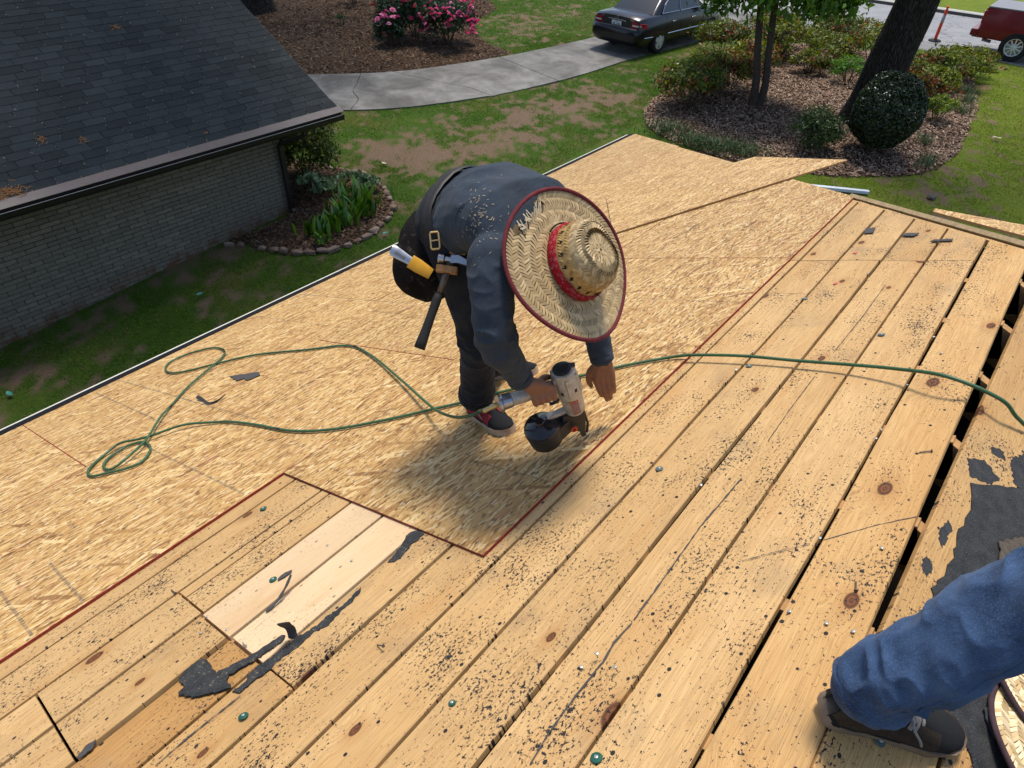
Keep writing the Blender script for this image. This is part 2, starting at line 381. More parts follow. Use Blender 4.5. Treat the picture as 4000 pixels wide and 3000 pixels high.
def osb_mat():
    t = T('osb', 0.62, 0.3); t.dim = '2D'
    r = t.rand()
    v = t.vadd(t.obj(), t.comb(t.math('MULTIPLY', r, 63.0), t.math('MULTIPLY', r, 41.0), 0.0))
    wob = t.n('VectorMath', {0: t.noise(v, 7.0, 2, 0.5, 0.0, 1), 3: 0.007}, operation='SCALE').outputs[0]
    v = t.vadd(v, wob)
    cols = [(0.0, (0.19, 0.085, 0.024)), (0.10, (0.34, 0.175, 0.052)), (0.40, (0.46, 0.262, 0.085)), (0.70, (0.54, 0.335, 0.122)), (0.92, (0.68, 0.48, 0.22)), (1.0, (0.56, 0.35, 0.125))]
    base = None; hgt = None; crack = None
    for i, (ang, sx, sy) in enumerate([(0.03, 10.0, 100.0), (-0.20, 11.0, 110.0), (0.24, 11.0, 105.0), (0.12, 5.5, 42.0), (1.05, 8.0, 52.0)]):
        m = t.map(v, (sx, sy, 0.001), (0, 0, 0), (3.7 * i, 1.9 * i, 0)) if ang == 0 else t.map(t.map(v, rot=(0, 0, ang)), (sx, sy, 0.001), loc=(3.7 * i, 1.9 * i, 0))
        c = t.voro(m, 1.0, 'F1', 1.0, 1); rr, gg, bb = t.sep(c)
        de = t.voro(m, 1.0, 'DISTANCE_TO_EDGE', 1.0, 0) if i in (0, 1) else None
        ci = t.ramp(rr, cols)
        if base is None: base, hgt, crack = ci, gg, t.math('SUBTRACT', 1.0, t.step(de, 0.0, 0.05))
        else:
            k = t.step(bb, (0.45, 0.50, 0.6, 0.86, 0.90)[i], (0.46, 0.51, 0.61, 0.87, 0.91)[i])
            base = t.mix(k, base, ci)
            if de is not None: crack = t.mix(k, crack, t.math('SUBTRACT', 1.0, t.step(de, 0.0, 0.045)))
            else: crack = t.math('MULTIPLY', crack, t.math('SUBTRACT', 1.0, k))
            hgt = t.mix(k, hgt, t.math('ADD', gg, 0.2 * i))
    fine = t.noise(t.map(v, (14, 260, 1)), 1.0, 2, 0.5)
    base = t.mix(t.math('MULTIPLY', t.step(fine, 0.42, 0.72), 0.28), base, (0.34, 0.19, 0.08))
    chips = t.noise(t.map(v, (28, 85, 1), loc=(2, 5, 0)), 1.0, 2, 0.55)
    base = t.mix(t.math('MULTIPLY', t.step(chips, 0.60, 0.64), 0.85), base, (0.12, 0.055, 0.02))
    base = t.mix(t.math('MULTIPLY', t.step(t.noise(t.map(v, (22, 70, 1), loc=(8, 2, 0)), 1.0, 2, 0.5), 0.64, 0.68), 0.6), base, (0.74, 0.58, 0.34))
    base = t.mix(t.math('MULTIPLY', t.step(t.noise(v, 2.1, 3, 0.5), 0.45, 0.75), 0.16), base, (0.40, 0.24, 0.10))
    base = t.mix(t.math('MULTIPLY', crack, 0.6), base, (0.13, 0.06, 0.022))
    base = t.hsv(base, 0.5, 1.0, t.math('ADD', 0.95, t.math('MULTIPLY', r, 0.09)))
    pink = t.noise(t.map(v, (6, 18, 1), loc=(1, 9, 0)), 1.0, 2)
    base = t.mix(t.math('MULTIPLY', t.step(pink, 0.70, 0.73), 0.35), base, (0.50, 0.22, 0.12))
    t.set('Base Color', base)
    t.bump(t.noise(t.map(t.obj(), (26, 90, 1)), 1.0, 2, 0.6), 0.5, 0.002)
    M['osb'] = t.m
osb_mat()
t = T('osb_red_edge', 0.7, 0.2); nz = t.noise(t.obj(), 60, 3, 0.6)
t.set('Base Color', t.mix(t.step(nz, 0.35, 0.75), (0.20, 0.018, 0.014), (0.30, 0.05, 0.03))); M['osb_red_edge'] = t.m
t = T('osb_raw_edge', 0.8, 0.2); nz = t.noise(t.map(t.obj(), (30, 30, 300)), 1, 3, 0.6)
t.set('Base Color', t.mix(nz, (0.20, 0.10, 0.04), (0.48, 0.30, 0.13))); M['osb_raw_edge'] = t.m
simple('rafter_wood', (0.42, 0.24, 0.10), 0.75, 0.2, 0, 0.3, 25, 0.2)
simple('weathered_strip', (0.36, 0.26, 0.14), 0.8, 0.2, 0, 0.3, 40, 0.3)
simple('drip_black', (0.008, 0.008, 0.009), 0.85, 0.15, 0, 0.3, 12)
simple('fascia_white', (0.62, 0.58, 0.49), 0.6, 0.4, 0, 0.15, 14)
simple('attic_shade', (0.018, 0.013, 0.010), 0.9, 0.1)
t = T('chalk_blue', 0.9, 0.1, col=(0.13, 0.13, 0.13))
nz = t.noise(t.obj(), 45, 3, 0.7); tr = t.n('BsdfTransparent'); mx = t.n('MixShader')
t.put(mx.inputs[0], t.math('MULTIPLY', t.step(nz, 0.36, 0.66), 0.55)); t.nt.links.new(tr.outputs[0], mx.inputs[1]); t.nt.links.new(t.b.outputs[0], mx.inputs[2])
t.nt.links.new(mx.outputs[0], t.nt.nodes['Material Output'].inputs[0]); M['chalk_blue'] = t.m
def felt_mat(name, light):
    t = T(name, 0.9, 0.25); v = t.obj()
    n1 = t.noise(v, 420, 2, 0.6); n2 = t.noise(v, 24, 5, 0.65); n3 = t.noise(v, 120, 3, 0.7)
    c = t.mix(t.step(n2, 0.3, 0.7), (0.016, 0.017, 0.018), (0.045, 0.045, 0.046))
    c = t.mix(t.math('MULTIPLY', t.step(n1, 0.62, 0.70), 0.8), c, (0.22, 0.21, 0.19))
    if light: c = t.mix(t.math('MULTIPLY', t.step(t.math('ADD', n3, t.math('MULTIPLY', n2, 0.6)), 0.94, 1.0), 0.8), c, (0.30, 0.24, 0.11))
    t.set('Base Color', c); t.bump(t.math('ADD', t.math('MULTIPLY', n1, 0.5), n3), 0.7, 0.003); M[name] = t.m
felt_mat('felt', False); felt_mat('felt_residue', True)
t = T('felt_scrap', 0.85, 0.3); nz = t.noise(t.obj(), 70, 4, 0.7)
t.set('Base Color', t.mix(nz, (0.025, 0.024, 0.025), (0.10, 0.09, 0.085))); t.bump(nz, 0.4, 0.002); M['felt_scrap'] = t.m

# ------------------------------------------------------------------ the house whose roof is being re-decked
house = empty('house', (3.0, 2.0, -0.7), 'low house with its hip roof stripped to planks and new tan sheathing', 'house')
HO = root_origin(house)
ROT = (-SL, 0, 0)
def deck_obj(name, me, mats, x, s, e, rot=ROT):
    return link_mesh(name, me, mats, house, deck(x, s, e) - HO, rot)

def plank_mesh(x0, x1, s0, s1, th=0.019, wav=0.002, seg=14, end0=None, end1=None):
    """a board in deck coordinates about (x0,s0): wavy sawn edges, slightly eased top arris"""
    V = []; F = []
    W = s1 - s0; L = x1 - x0; seg = max(4, int(L / 0.18)); c = 0.0022
    ph = rng.random() * 50
    for i in range(seg + 1):
        u = i / seg
        a = (vnoise(np.array([[u * L * 2.2, ph, 0.0]]))[0] - 0.5) * 2 * wav
        b = (vnoise(np.array([[u * L * 2.2, ph + 9.5, 0.0]]))[0] - 0.5) * 2 * wav
        cup = (vnoise(np.array([[u * L * 0.8, ph + 4.0, 0.0]]))[0] - 0.5) * 0.004
        xa = u * L; xb = u * L
        if end0 is not None and i == 0: xa += end0[0]; xb += end0[1]
        if end1 is not None and i == seg: xa += end1[0]; xb += end1[1]
        for (yy, zz) in ((a, -th), (a, cup - c), (a + c, cup), (W + b - c, cup), (W + b, cup - c), (W + b, -th)):
            k = yy / W
            V.append((xa + (xb - xa) * k, yy, zz))
    for i in range(seg):
        o = i * 6
        for k in range(6): F.append((o + k, o + 6 + k, o + 6 + (k + 1) % 6, o + (k + 1) % 6))
    me = bpy.data.meshes.new('plank'); me.from_pydata(V, [], F + [(0, 1, 2, 3, 4, 5), tuple(seg * 6 + k for k in (5, 4, 3, 2, 1, 0))]); me.update()
    bm = bmesh.new(); bm.from_mesh(me); bmesh.ops.recalc_face_normals(bm, faces=bm.faces); bm.to_mesh(me); bm.free()
    return me

XL = -2.2
def plank(x0, x1, s0, s1, mat='plank_wood', g=0.004, dz=None, end0=None, end1=None, wav=0.002):
    me = plank_mesh(x0 + 0.0022, x1 - 0.0022, s0 + g, s1 - g, wav=wav, end0=end0, end1=end1)
    z = rng.uniform(-0.0015, 0.0015) if dz is None else dz
    return deck_obj('plank', me, M[mat], x0 + 0.0022, s0 + g, z, (ROT[0] + 0, 0, 0))
def hx(s0, s1):  # end cut of a board along the hip
    a, b = hip_x(s0) - 0.03, hip_x(s1) - 0.03
    return min(a, b), (a - min(a, b), b - min(a, b))
J = 3.34
for s0, s1, joints, mats in [
    (0.320, 0.503, [], ['plank_orange']),
    (0.507, 0.697, [J], ['plank_wood', 'plank_wood']),
    (0.697, 0.882, [J], ['plank_wood', 'plank_wood']),
    (0.884, 1.073, [J], ['plank_wood', 'plank_wood']),
    (1.076, 1.265, [2.92, J], ['plank_wood', 'plank_wood', 'plank_wood']),
    (1.266, 1.448, [2.1, J], ['plank_wood', 'plank_wood', 'plank_wood']),
]:
    xe, en = hx(s0, s1)
    xs = [XL] + joints + [xe]
    for i in range(len(xs) - 1):
        last = i == len(xs) - 2
        plank(xs[i], xs[i + 1], s0, s1, mats[i], 0.0042 + rng.random() * 0.0025, end1=en if last else None, wav=0.0028)
plank(XL, 0.318, 1.450, 1.617, 'plank_orange', 0.005); plank(0.318, 1.6, 1.450, 1.605, 'plank_wood', 0.005, dz=0.002)
plank(XL, 0.312, 1.622, 1.806, 'plank_dark', 0.006, dz=-0.004); plank(0.317, 1.6, 1.612, 1.803, 'plank_pale', 0.0055)
plank(XL, -0.122, 1.806, 1.994, 'plank_wood', 0.006); plank(-0.119, 0.309, 1.808, 1.994, 'plank_wood', 0.006, dz=0.003); plank(0.313, 1.6, 1.806, 1.994, 'plank_pale', 0.0055)
plank(XL, -0.122, 1.998, 2.188, 'plank_wood', 0.005); plank(-0.119, 0.318, 1.998, 2.188, 'plank_wood', 0.006); plank(0.321, 1.6, 1.996, 2.133, 'plank_wood', 0.005); plank(0.321, 1.6, 2.135, 2.188, 'plank_wood', 0.004)
plank(XL, 1.6, 2.192, 2.382, 'plank_wood', 0.005); plank(XL, 1.6, 2.386, 2.574, 'plank_wood', 0.005)
# other slope: first two boards past the ridge gap, then felt
def rplank(x0, x1, t0, t1, mat, skew=(0, 0)):
    V = []; F = []; seg = 18; th = 0.019
    for i in range(seg + 1):
        u = i / seg; x = x0 + (x1 - x0) * u
        a = t0 + skew[0] + (skew[1] - skew[0]) * u + (vnoise(np.array([[x * 1.7, 3.0, t0 * 9]]))[0] - 0.5) * 0.008
        b = t1 + (vnoise(np.array([[x * 1.9, 8.0, t0 * 9]]))[0] - 0.5) * 0.004
        for tt, e in ((a, -th), (a, -0.002), (a + 0.002, 0), (b - 0.002, 0), (b, -0.002), (b, -th)):
            V.append((x - x0, -tt, e))
    for i in range(seg):
        for k in range(6): F.append((i * 6 + k, i * 6 + (k + 1) % 6, i * 6 + 6 + (k + 1) % 6, i * 6 + 6 + k))
    me = bpy.data.meshes.new('plank'); me.from_pydata(V, [], F + [(0, 1, 2, 3, 4, 5), tuple(seg * 6 + k for k in (5, 4, 3, 2, 1, 0))]); me.update()
    bm = bmesh.new(); bm.from_mesh(me); bmesh.ops.recalc_face_normals(bm, faces=bm.faces); bm.to_mesh(me); bm.free()
    return link_mesh('plank', me, M[mat], house, rdeck(x0, 0) - HO, (SL, 0, 0))
rplank(XL, 1.05, 0.002, 0.214, 'plank_orange'); rplank(1.052, 3.32, 0.018, 0.212, 'plank_orange', (0, 0.05))
rplank(XL, 1.6, 0.224, 0.41, 'plank_dark'); rplank(1.603, 3.1, 0.218, 0.41, 'plank_orange')
for k in range(3): rplank(XL, 3.1 - 0.19 * k, 0.415 + 0.19 * k, 0.60 + 0.19 * k, 'plank_dark')

# rafters and near-black floor whose colour paints the attic shade under the gap
for k in range(13):
    x = 0.318 - 0.406 * 5 + 0.406 * k
    if x > 3.2: break
    m = MB(); p = []
    for (s, e0, e1) in ((S_APEX - 0.001, -0.019, -0.16), (2.62, -0.0195, -0.16)):
        for xx in (x - 0.019, x + 0.019):
            p += [deck(xx, s, e0), deck(xx, s, e1)]
    m.add(p, [(0, 1, 3, 2), (4, 6, 7, 5), (0, 4, 5, 1), (2, 3, 7, 6), (0, 2, 6, 4), (1, 5, 7, 3)])
    p = []
    for (tt, e0, e1) in ((0.001, -0.021, -0.16), (1.3, -0.021, -0.16)):
        for xx in (x - 0.019, x + 0.019):
            p += [rdeck(xx, tt, e0), rdeck(xx, tt, e1)]
    m.add(p, [(0, 1, 3, 2), (4, 6, 7, 5), (0, 4, 5, 1), (2, 3, 7, 6), (0, 2, 6, 4), (1, 5, 7, 3)])
    m.build('rafter', M['rafter_wood'], house)
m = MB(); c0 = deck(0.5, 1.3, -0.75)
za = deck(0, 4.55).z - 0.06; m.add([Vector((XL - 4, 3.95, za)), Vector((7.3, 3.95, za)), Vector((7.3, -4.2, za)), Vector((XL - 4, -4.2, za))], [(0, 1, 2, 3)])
m.build('attic_floor', M['attic_shade'], house)

# ---- new sheathing panels (deck polygons), red-painted factory edges
def panel(poly, mat_side='osb_red_edge', e=0.011, th=0.011, name='sheathing_panel', lab=None):
    x0, s0 = poly[0]; n = len(poly)
    V = [(x - x0, s - s0, 0.0) for x, s in poly] + [(x - x0, s - s0, -th) for x, s in poly]
    F = [tuple(range(n)), tuple(range(2 * n - 1, n - 1, -1))] + [((i + 1) % n, i, n + i, n + (i + 1) % n) for i in range(n)]
    me = bpy.data.meshes.new(name); me.from_pydata(V, [], F)
    me.polygons.foreach_set('material_index', [0, 0] + [1] * n); me.update()
    bm = bmesh.new(); bm.from_mesh(me); bmesh.ops.recalc_face_normals(bm, faces=bm.faces); bm.to_mesh(me); bm.free()
    o = deck_obj(name, me, [M['osb'], M[mat_side]], x0, s0, e)
    md = o.modifiers.new('bevel', 'BEVEL'); md.width = 0.0012; md.segments = 1
    if lab: o['label'] = lab
    return o
g = 0.0016
R3, R2, R1, RE = 1.307, 2.468, 3.706, 4.985
def row(s0, s1, xs, dh=0.0):
    for i in range(len(xs) - 1):
        a, b = xs[i], xs[i + 1]
        if a is None: a = XL
        if b == 'hip': poly = [(a + g, s0 + g), (hip_x(s0) + dh, s0 + g), (hip_x(s1) + dh, s1 - g), (a + g, s1 - g)]
        else: poly = [(a + g, s0 + g), (b - g, s0 + g), (b - g, s1 - g), (a + g, s1 - g)]
        panel(poly, e=0.011 + rng.uniform(-0.0006, 0.0006))
row(R3, R2, [0.907, 3.35, 'hip'])
row(R2, R1, [None, -0.51, 1.93, 4.37, 'hip'])
row(R1, RE, [None, 0.49, 2.93, 5.37, 'hip'], 0.03)
panel([(5.30, 1.62), (3.80, 2.70), (4.75, 3.38), (5.72, 2.48)], 'osb_raw_edge', 0.0265, 0.012, lab='sheathing offcut laid askew with its corner poking past the hip')
# ---- hip end: sheathing on the end slope and the weathered strip along the hip
hipA = deck(hip_x(S_APEX) - 0.04, S_APEX, 0.0)
def endface(x, y, e=0.0):  # plane that falls towards +x from the ridge end
    return Vector((x, y, APEX.z - (x - hipA.x) * math.tan(SL) + e))
m = MB(); ye = APEX.y
Lh = 5.0 * cos(SL)
tri = [endface(hipA.x, ye, -0.004), endface(hipA.x + Lh, ye + Lh, -0.004), endface(hipA.x + Lh, ye - Lh, -0.004)]
m.prism(tri, (0, 0, -0.03), (0, 0, 0))
o = m.build('end_slope_sheathing', [M['osb']], house); 
m = MB(); pts = []
for q in (0.02, 0.35, 0.7, 1.02):
    s_ = S_APEX + q; pts.append(deck(hip_x(s_) + 0.0, s_, 0.006))
m.tube(pts, 0.017, 4); m.build('hip_strip', M['weathered_strip'], house)
pp = [endface(hipA.x + 0.02, ye - 0.9, 0.03), endface(hipA.x + 0.52, ye + 0.18, 0.03), endface(hipA.x + 0.44, ye + 0.30, 0.03), endface(hipA.x + 0.0, ye - 0.1, 0.03)]
m = MB(); q = [deck(hip_x(s_) + 0.035, s_, 0.034) for s_ in (0.80, 0.30)]; m.prism([q[0], q[1], q[1] + Vector((0.10, -0.75, -0.06)), q[1] + Vector((0.42, -0.70, -0.03)), q[0] + Vector((0.05, 0.0, 0.0))], (0, 0, -0.012), (0, 0, 0), 0, 1)
m.build('sheathing_panel', [M['osb'], M['osb_raw_edge']], house)

# ---- eave: black drip edge, white fascia, soffit, wall below
def eave_bar(name, s0, s1, e0, e1, mat, x1=None):
    xa, xb = XL, hip_x(5.02) + 0.02
    m = MB(); p = [deck(x, s, e) for x in (xa, xb) for s in (s0, s1) for e in (e0, e1)]
    m.add(p, [(0, 1, 3, 2), (4, 6, 7, 5), (0, 4, 5, 1), (2, 3, 7, 6), (0, 2, 6, 4), (1, 5, 7, 3)]); return m.build(name, M[mat], house)
eave_bar('drip_edge', RE - 0.01, 5.075, 0.0115, 0.0135, 'drip_black')
eave_bar('drip_edge', 5.070, 5.078, -0.05, 0.0130, 'drip_black')
eave_bar('fascia_board', 5.079, 5.120, -0.20, 0.0095, 'fascia_white')
t = T('wall_paint', 0.8, 0.2); nz = t.noise(t.obj(), 3, 5); t.set('Base Color', t.mix(nz, (0.40, 0.37, 0.32), (0.50, 0.47, 0.42))); M['wall_paint'] = t.m
m = MB(); yw = deck(0, 4.6).y; zt = deck(0, 4.6).z - 0.1; xw = hip_x(4.6) - 0.1
m.box(((XL - 6 + xw) / 2, (yw + (2 * APEX.y - yw)) / 2, (zt - 1.3) / 2), (xw - XL + 6, 2 * (yw - APEX.y), zt + 1.3)); m.build('wall', M['wall_paint'], house)
m = MB(); m.add([deck(XL, 5.08, -0.2), deck(hip_x(5.0), 5.08, -0.2), deck(hip_x(5.0) - 0.4, 4.5, -0.33), deck(XL, 4.5, -0.33)], [(0, 1, 2, 3)]); m.build('soffit', M['fascia_white'], house)
# far right slope and roof behind the camera: felt over boards
m = MB()
m.add([rdeck(XL - 4, 0.6, -0.021), rdeck(3.0, 0.6, -0.021), rdeck(8.0, 5.1, -0.021), rdeck(XL - 4, 5.1, -0.021)], [(3, 2, 1, 0)])
m.add([deck(XL - 4, S_APEX, -0.021), deck(XL, S_APEX, -0.021), deck(XL, 5.1, -0.021), deck(XL - 4, 5.1, -0.021)], [(0, 1, 2, 3)])
m.build('roof_felt', M['felt'], house)

# chalk lines snapped on the panels
def deck_strip(name, pts, w, e, mat, parent=house, jit=0.0, breaks=0.0):
    P = [Vector((p[0], p[1], 0)) for p in pts]
    if jit: 
        Q = []
        for a, b in zip(P[:-1], P[1:]):
            n = max(2, int((b - a).length / 0.012))
            for k in range(n): Q.append(a.lerp(b, k / n) + Vector((rng.uniform(-jit, jit), rng.uniform(-jit, jit), 0)))
        P = Q + [P[-1]]
    x0, s0 = P[0].x, P[0].y; V = []; F = []
    for i, p in enumerate(P):
        d = (P[min(i + 1, len(P) - 1)] - P[max(i - 1, 0)]); d.normalize(); nn = Vector((-d.y, d.x, 0))
        ww = w * (1 if not jit else rng.uniform(0.35, 1.25))
        for sgn in (-1, 1):
            q = p + nn * (sgn * ww / 2); V.append((q.x - x0, q.y - s0, 0))
    for i in range(len(P) - 1): F.append((2 * i, 2 * i + 1, 2 * i + 3, 2 * i + 2))
    me = bpy.data.meshes.new(name); me.from_pydata(V, [], F); me.update()
    o = link_mesh(name, me, M[mat], parent, deck(x0, s0, e) - root_origin(parent), ROT); return o
for i, L in enumerate(DATA['chalk']):
    a, b = L[0], L[-1]
    deck_strip('chalk_line', [a, b], 0.011 if i in (0, 1, 2, 3, 4) else 0.006, 0.0122, 'chalk_blue')

simple('red_paint_line', (0.24, 0.02, 0.018), 0.8, 0.2, 0, 0.3, 80)
for a, b in (((0.49, 3.72), (0.49, 4.98)), ((1.93, 2.48), (1.93, 3.69)), ((3.35, 1.32), (3.35, 2.45))): deck_strip('red_edge_line', [a, b], 0.0042, 0.0124, 'red_paint_line', house, jit=0.0006)
# ------------------------------------------------------------------ ground level: rises gently from the back yard to the street
_GX = [-40, -20, 1.4, 6.6, 12, 19, 26, 90]; _GZ = [-2.0, -1.58, -0.86, -0.48, -0.22, 0.0, 0.02, 0.02]
def zg(x): return np.interp(x, _GX, _GZ)
def in_view(p, pad=0.03):
    d = Vector(p) - EYE; w = d.dot(CF)
    if w <= 0.1: return False
    u = d.dot(CR) / w * 2596 / 2000; v = d.dot(CD) / w * 2596 / 1500
    return abs(u) < 1 + pad and abs(v) < 1 + pad

# ------------------------------------------------------------------ brick house next door
t = T('painted_brick', 0.78, 0.25); v = t.obj(); r = t.rand()
nz = t.noise(t.vadd(v, t.comb(t.math('MULTIPLY', r, 40.0), r, r)), 26, 5, 0.65)
c = t.mix(t.step(nz, 0.3, 0.7), (0.165, 0.142, 0.104), (0.245, 0.215, 0.162))
c = t.hsv(c, 0.5, 1.0, t.math('ADD', 0.86, t.math('MULTIPLY', r, 0.28)))
x, y, z = t.sep(t.pos()); x2 = t.math('MULTIPLY', x, 0.073); low = t.math('SUBTRACT', 1.0, t.step(t.math('SUBTRACT', z, x2), -0.93, -0.70))
c = t.mix(t.math('MULTIPLY', low, t.step(t.noise(t.pos(), 5, 3), 0.40, 0.62)), c, (0.15, 0.075, 0.04))
t.set('Base Color', c); t.bump(nz, 0.8, 0.006); M['painted_brick'] = t.m
simple('mortar', (0.060, 0.052, 0.040), 0.9, 0.1, 0, 0.2, 30, 0.3)
t = T('shingle', 0.88, 0.3); r = t.rand(); v = t.pos()
gran = t.noise(v, 320, 2, 0.6); big = t.noise(v, 1.3, 4, 0.6)
c = t.mix(t.step(big, 0.3, 0.7), (0.014, 0.017, 0.0165), (0.032, 0.036, 0.034))
c = t.mix(t.math('MULTIPLY', t.step(gran, 0.42, 0.7), 0.6), c, (0.075, 0.082, 0.078))
c = t.hsv(c, 0.5, 1.0, t.math('ADD', 0.72, t.math('MULTIPLY', r, 0.56)))
c = t.mix(t.math('MULTIPLY', t.step(t.noise(v, 55, 2, 0.5), 0.71, 0.74), 0.6), c, (0.26, 0.22, 0.17))
t.set('Base Color', c); t.bump(gran, 0.6, 0.003); M['shingle'] = t.m
simple('apron_metal', (0.15, 0.108, 0.09), 0.45, 0.5, 0.0, 0.18, 6)
simple('gutter_brown', (0.020, 0.014, 0.012), 0.4, 0.5, 0.0, 0.3, 9)
simple('gutter_lip', (0.55, 0.52, 0.48), 0.35, 0.5)
simple('soffit_brown', (0.07, 0.055, 0.045), 0.7, 0.3)

nb = empty('brick_house', (4.0, 10.2, -0.7), 'grey painted brick house with dark shingle roof and brown gutter', 'house')
WY, WX = 10.17, 6.42
NO = root_origin(nb)
m = MB(); m.box(((WX - 0.008 - 10) / 2, WY + 0.008 + 0.15, -0.2), (WX - 0.008 + 10, 0.30, 2.5)); m.box((WX - 0.008 - 0.15, WY + 0.32 + 4, -0.2), (0.30, 8.0, 2.5))
wall = m.build('wall', M['mortar'], nb)
def brick_mesh(k, L=0.271, D=0.05, H=0.0585):
    rr = random.Random(k); P = []
    for xx in (-L / 2, L / 2):
        for yy in (0.0, D):
            for zz in (-H / 2, H / 2):
                j = 0.0022
                P.append((xx + rr.uniform(-j, j), yy + (rr.uniform(-0.003, 0.002) if yy == 0 else 0), zz + rr.uniform(-j, j)))
    me = bpy.data.meshes.new('brick'); me.from_pydata(P, [], [(0, 1, 3, 2), (4, 6, 7, 5), (0, 4, 5, 1), (2, 3, 7, 6), (0, 2, 6, 4), (1, 5, 7, 3)])
    bm = bmesh.new(); bm.from_mesh(me); bmesh.ops.bevel(bm, geom=bm.edges[:], offset=0.004, segments=1, affect='EDGES', profile=0.5); bmesh.ops.recalc_face_normals(bm, faces=bm.faces); bm.to_mesh(me); bm.free()
    me.materials.append(M['painted_brick']); return me
bms = [brick_mesh(k) for k in range(6)]
bh = [brick_mesh(k + 20, 0.129) for k in range(3)]
slots = []
z0 = -1.32
for rI in range(34):
    z = z0 + rI * 0.0677
    x = WX - 0.1365 - (0.14 if rI % 2 else 0.0)
    if rI % 2: slots.append((WX - 0.066, z, True))
    while x > -5.0:
        slots.append((x, z, False)); x -= 0.28
slots = [q for q in slots if q[1] < 0.97 and q[1] > zg(q[0]) - 0.06]
seen = [q for q in slots if in_view((q[0], WY, q[1]), 0.02)]
rest = [q for q in slots if q not in set(seen)]
seen.sort(key=lambda q: (Vector((q[0], WY, q[1])) - EYE).length)
for q in seen[:300]:
    o = bpy.data.objects.new('brick', rng.choice(bh if q[2] else bms)); col.objects.link(o); o.parent = nb
    o.location = Vector((q[0], WY + rng.uniform(-0.0025, 0.0025), q[1])) - NO
def merge_instances(name, items, mats, parent, kind='stuff'):
    """items: (mesh, Matrix) pairs joined into one mesh part"""
    VV, FF = [], []; b = 0
    for me, mt in items:
        VV += [tuple(mt @ w.co) for w in me.vertices]; FF += [tuple(b + i for i in p.vertices) for p in me.polygons]; b = len(VV)
    me = bpy.data.meshes.new(name); me.from_pydata(VV, [], FF); me.update()
    o = link_mesh(name, me, mats, parent); o['kind'] = kind; return o
items = [(rng.choice(bh if q[2] else bms), Matrix.Translation(Vector((q[0], WY + rng.uniform(-0.0025, 0.0025), q[1])) - NO)) for q in seen[300:] + rest]
# end wall facing the street (bricks seen edge-on)
for rI in range(34):
    z = z0 + rI * 0.0677
    for k in range(10):
        y = WY + 0.205 + k * 0.28 + (0.14 if rI % 2 else 0)
        if z < 0.97 and z > -0.55: items.append((bms[k % 6], Matrix.Translation(Vector((WX, y, z)) - NO) @ Matrix.Rotation(pi / 2, 4, 'Z')))
merge_instances('brickwork', items, M['painted_brick'], nb)

# roof
RA = radians(28.5)
def nroof(x, q, e=0.0): return Vector((x, 9.6 + q * cos(RA) - e * sin(RA), 1.168 + q * sin(RA) + e * cos(RA)))
RX0, RX1, RQ = -6.0, 7.36, 5.6
m = MB(); m.prism([nroof(RX0, 0.02, -0.012), nroof(RX1 - 0.02, 0.02, -0.012), nroof(RX1 - 0.02, RQ, -0.012), nroof(RX0, RQ, -0.012)], (0, 0, -0.05), (0, 0, 0)); m.build('roof_board', M['gutter_brown'], nb)
# back slope so the ridge closes
top = nroof(0, RQ); m = MB(); m.add([(RX0, top.y, top.z), (RX1, top.y, top.z), (RX1, top.y + 5, top.z - 2.7), (RX0, top.y + 5, top.z - 2.7)], [(0, 1, 2, 3)]); m.build('back_slope', M['shingle'], nb)
def shingle_mesh(k, L=0.300):
    rr = random.Random(k + 99); j = 0.004; Hh = 0.165
    P = [(-L / 2 + rr.uniform(0, j), -0.0 + rr.uniform(-j, j), 0.0075 + rr.uniform(0, .002)), (L / 2 - rr.uniform(0, j), rr.uniform(-j, j), 0.0075 + rr.uniform(0, .002)), (L / 2, Hh, 0.002), (-L / 2, Hh, 0.002)]
    Q = [(p[0], p[1], p[2] - 0.0065) for p in P]
    me = bpy.data.meshes.new('shingle'); me.from_pydata(P + Q, [], [(0, 1, 2, 3), (1, 0, 4, 5), (2, 1, 5, 6), (3, 2, 6, 7), (0, 3, 7, 4)]); me.materials.append(M['shingle']); return me
sms = [shingle_mesh(k) for k in range(8)]
tabs = []
nrow = int((RQ - 0.14) / 0.13)
for rI in range(nrow):
    q = 0.135 + rI * 0.13; off = (0.0, 0.155, 0.08, 0.23)[rI % 4] + rng.uniform(-0.02, 0.02)
    x = RX1 - 0.15 - off; tabs.append((RX1 - 0.152, q - 0.0)) if off > 0.03 else None
    while x > RX0:
        tabs.append((x, q)); x -= 0.305
Rm = Matrix.Rotation(RA, 4, 'X')
seen = [q for q in tabs if in_view(nroof(q[0], q[1] + 0.06), 0.02)]
sset = set(seen); rest = [q for q in tabs if q not in sset]
seen.sort(key=lambda q: (nroof(*q) - EYE).length)
for q in seen[:300]:
    o = bpy.data.objects.new('shingle', rng.choice(sms)); col.objects.link(o); o.parent = nb
    o.location = nroof(q[0], q[1], rng.uniform(0, 0.0015)) - NO; o.rotation_euler = (RA, 0, rng.uniform(-0.006, 0.006))
merge_instances('shingles', [(rng.choice(sms), Matrix.Translation(nroof(q[0], q[1]) - NO) @ Rm) for q in seen[300:] + rest], M['shingle'], nb)
m = MB(); m.prism([nroof(RX0, 0.0, 0.004), nroof(RX1 + 0.05, 0.0, 0.004), nroof(RX1 + 0.05, 0.165, 0.006), nroof(RX0, 0.165, 0.006)], (0, 0, -0.004), (0, 0, 0)); m.build('metal_apron', M['apron_metal'], nb)
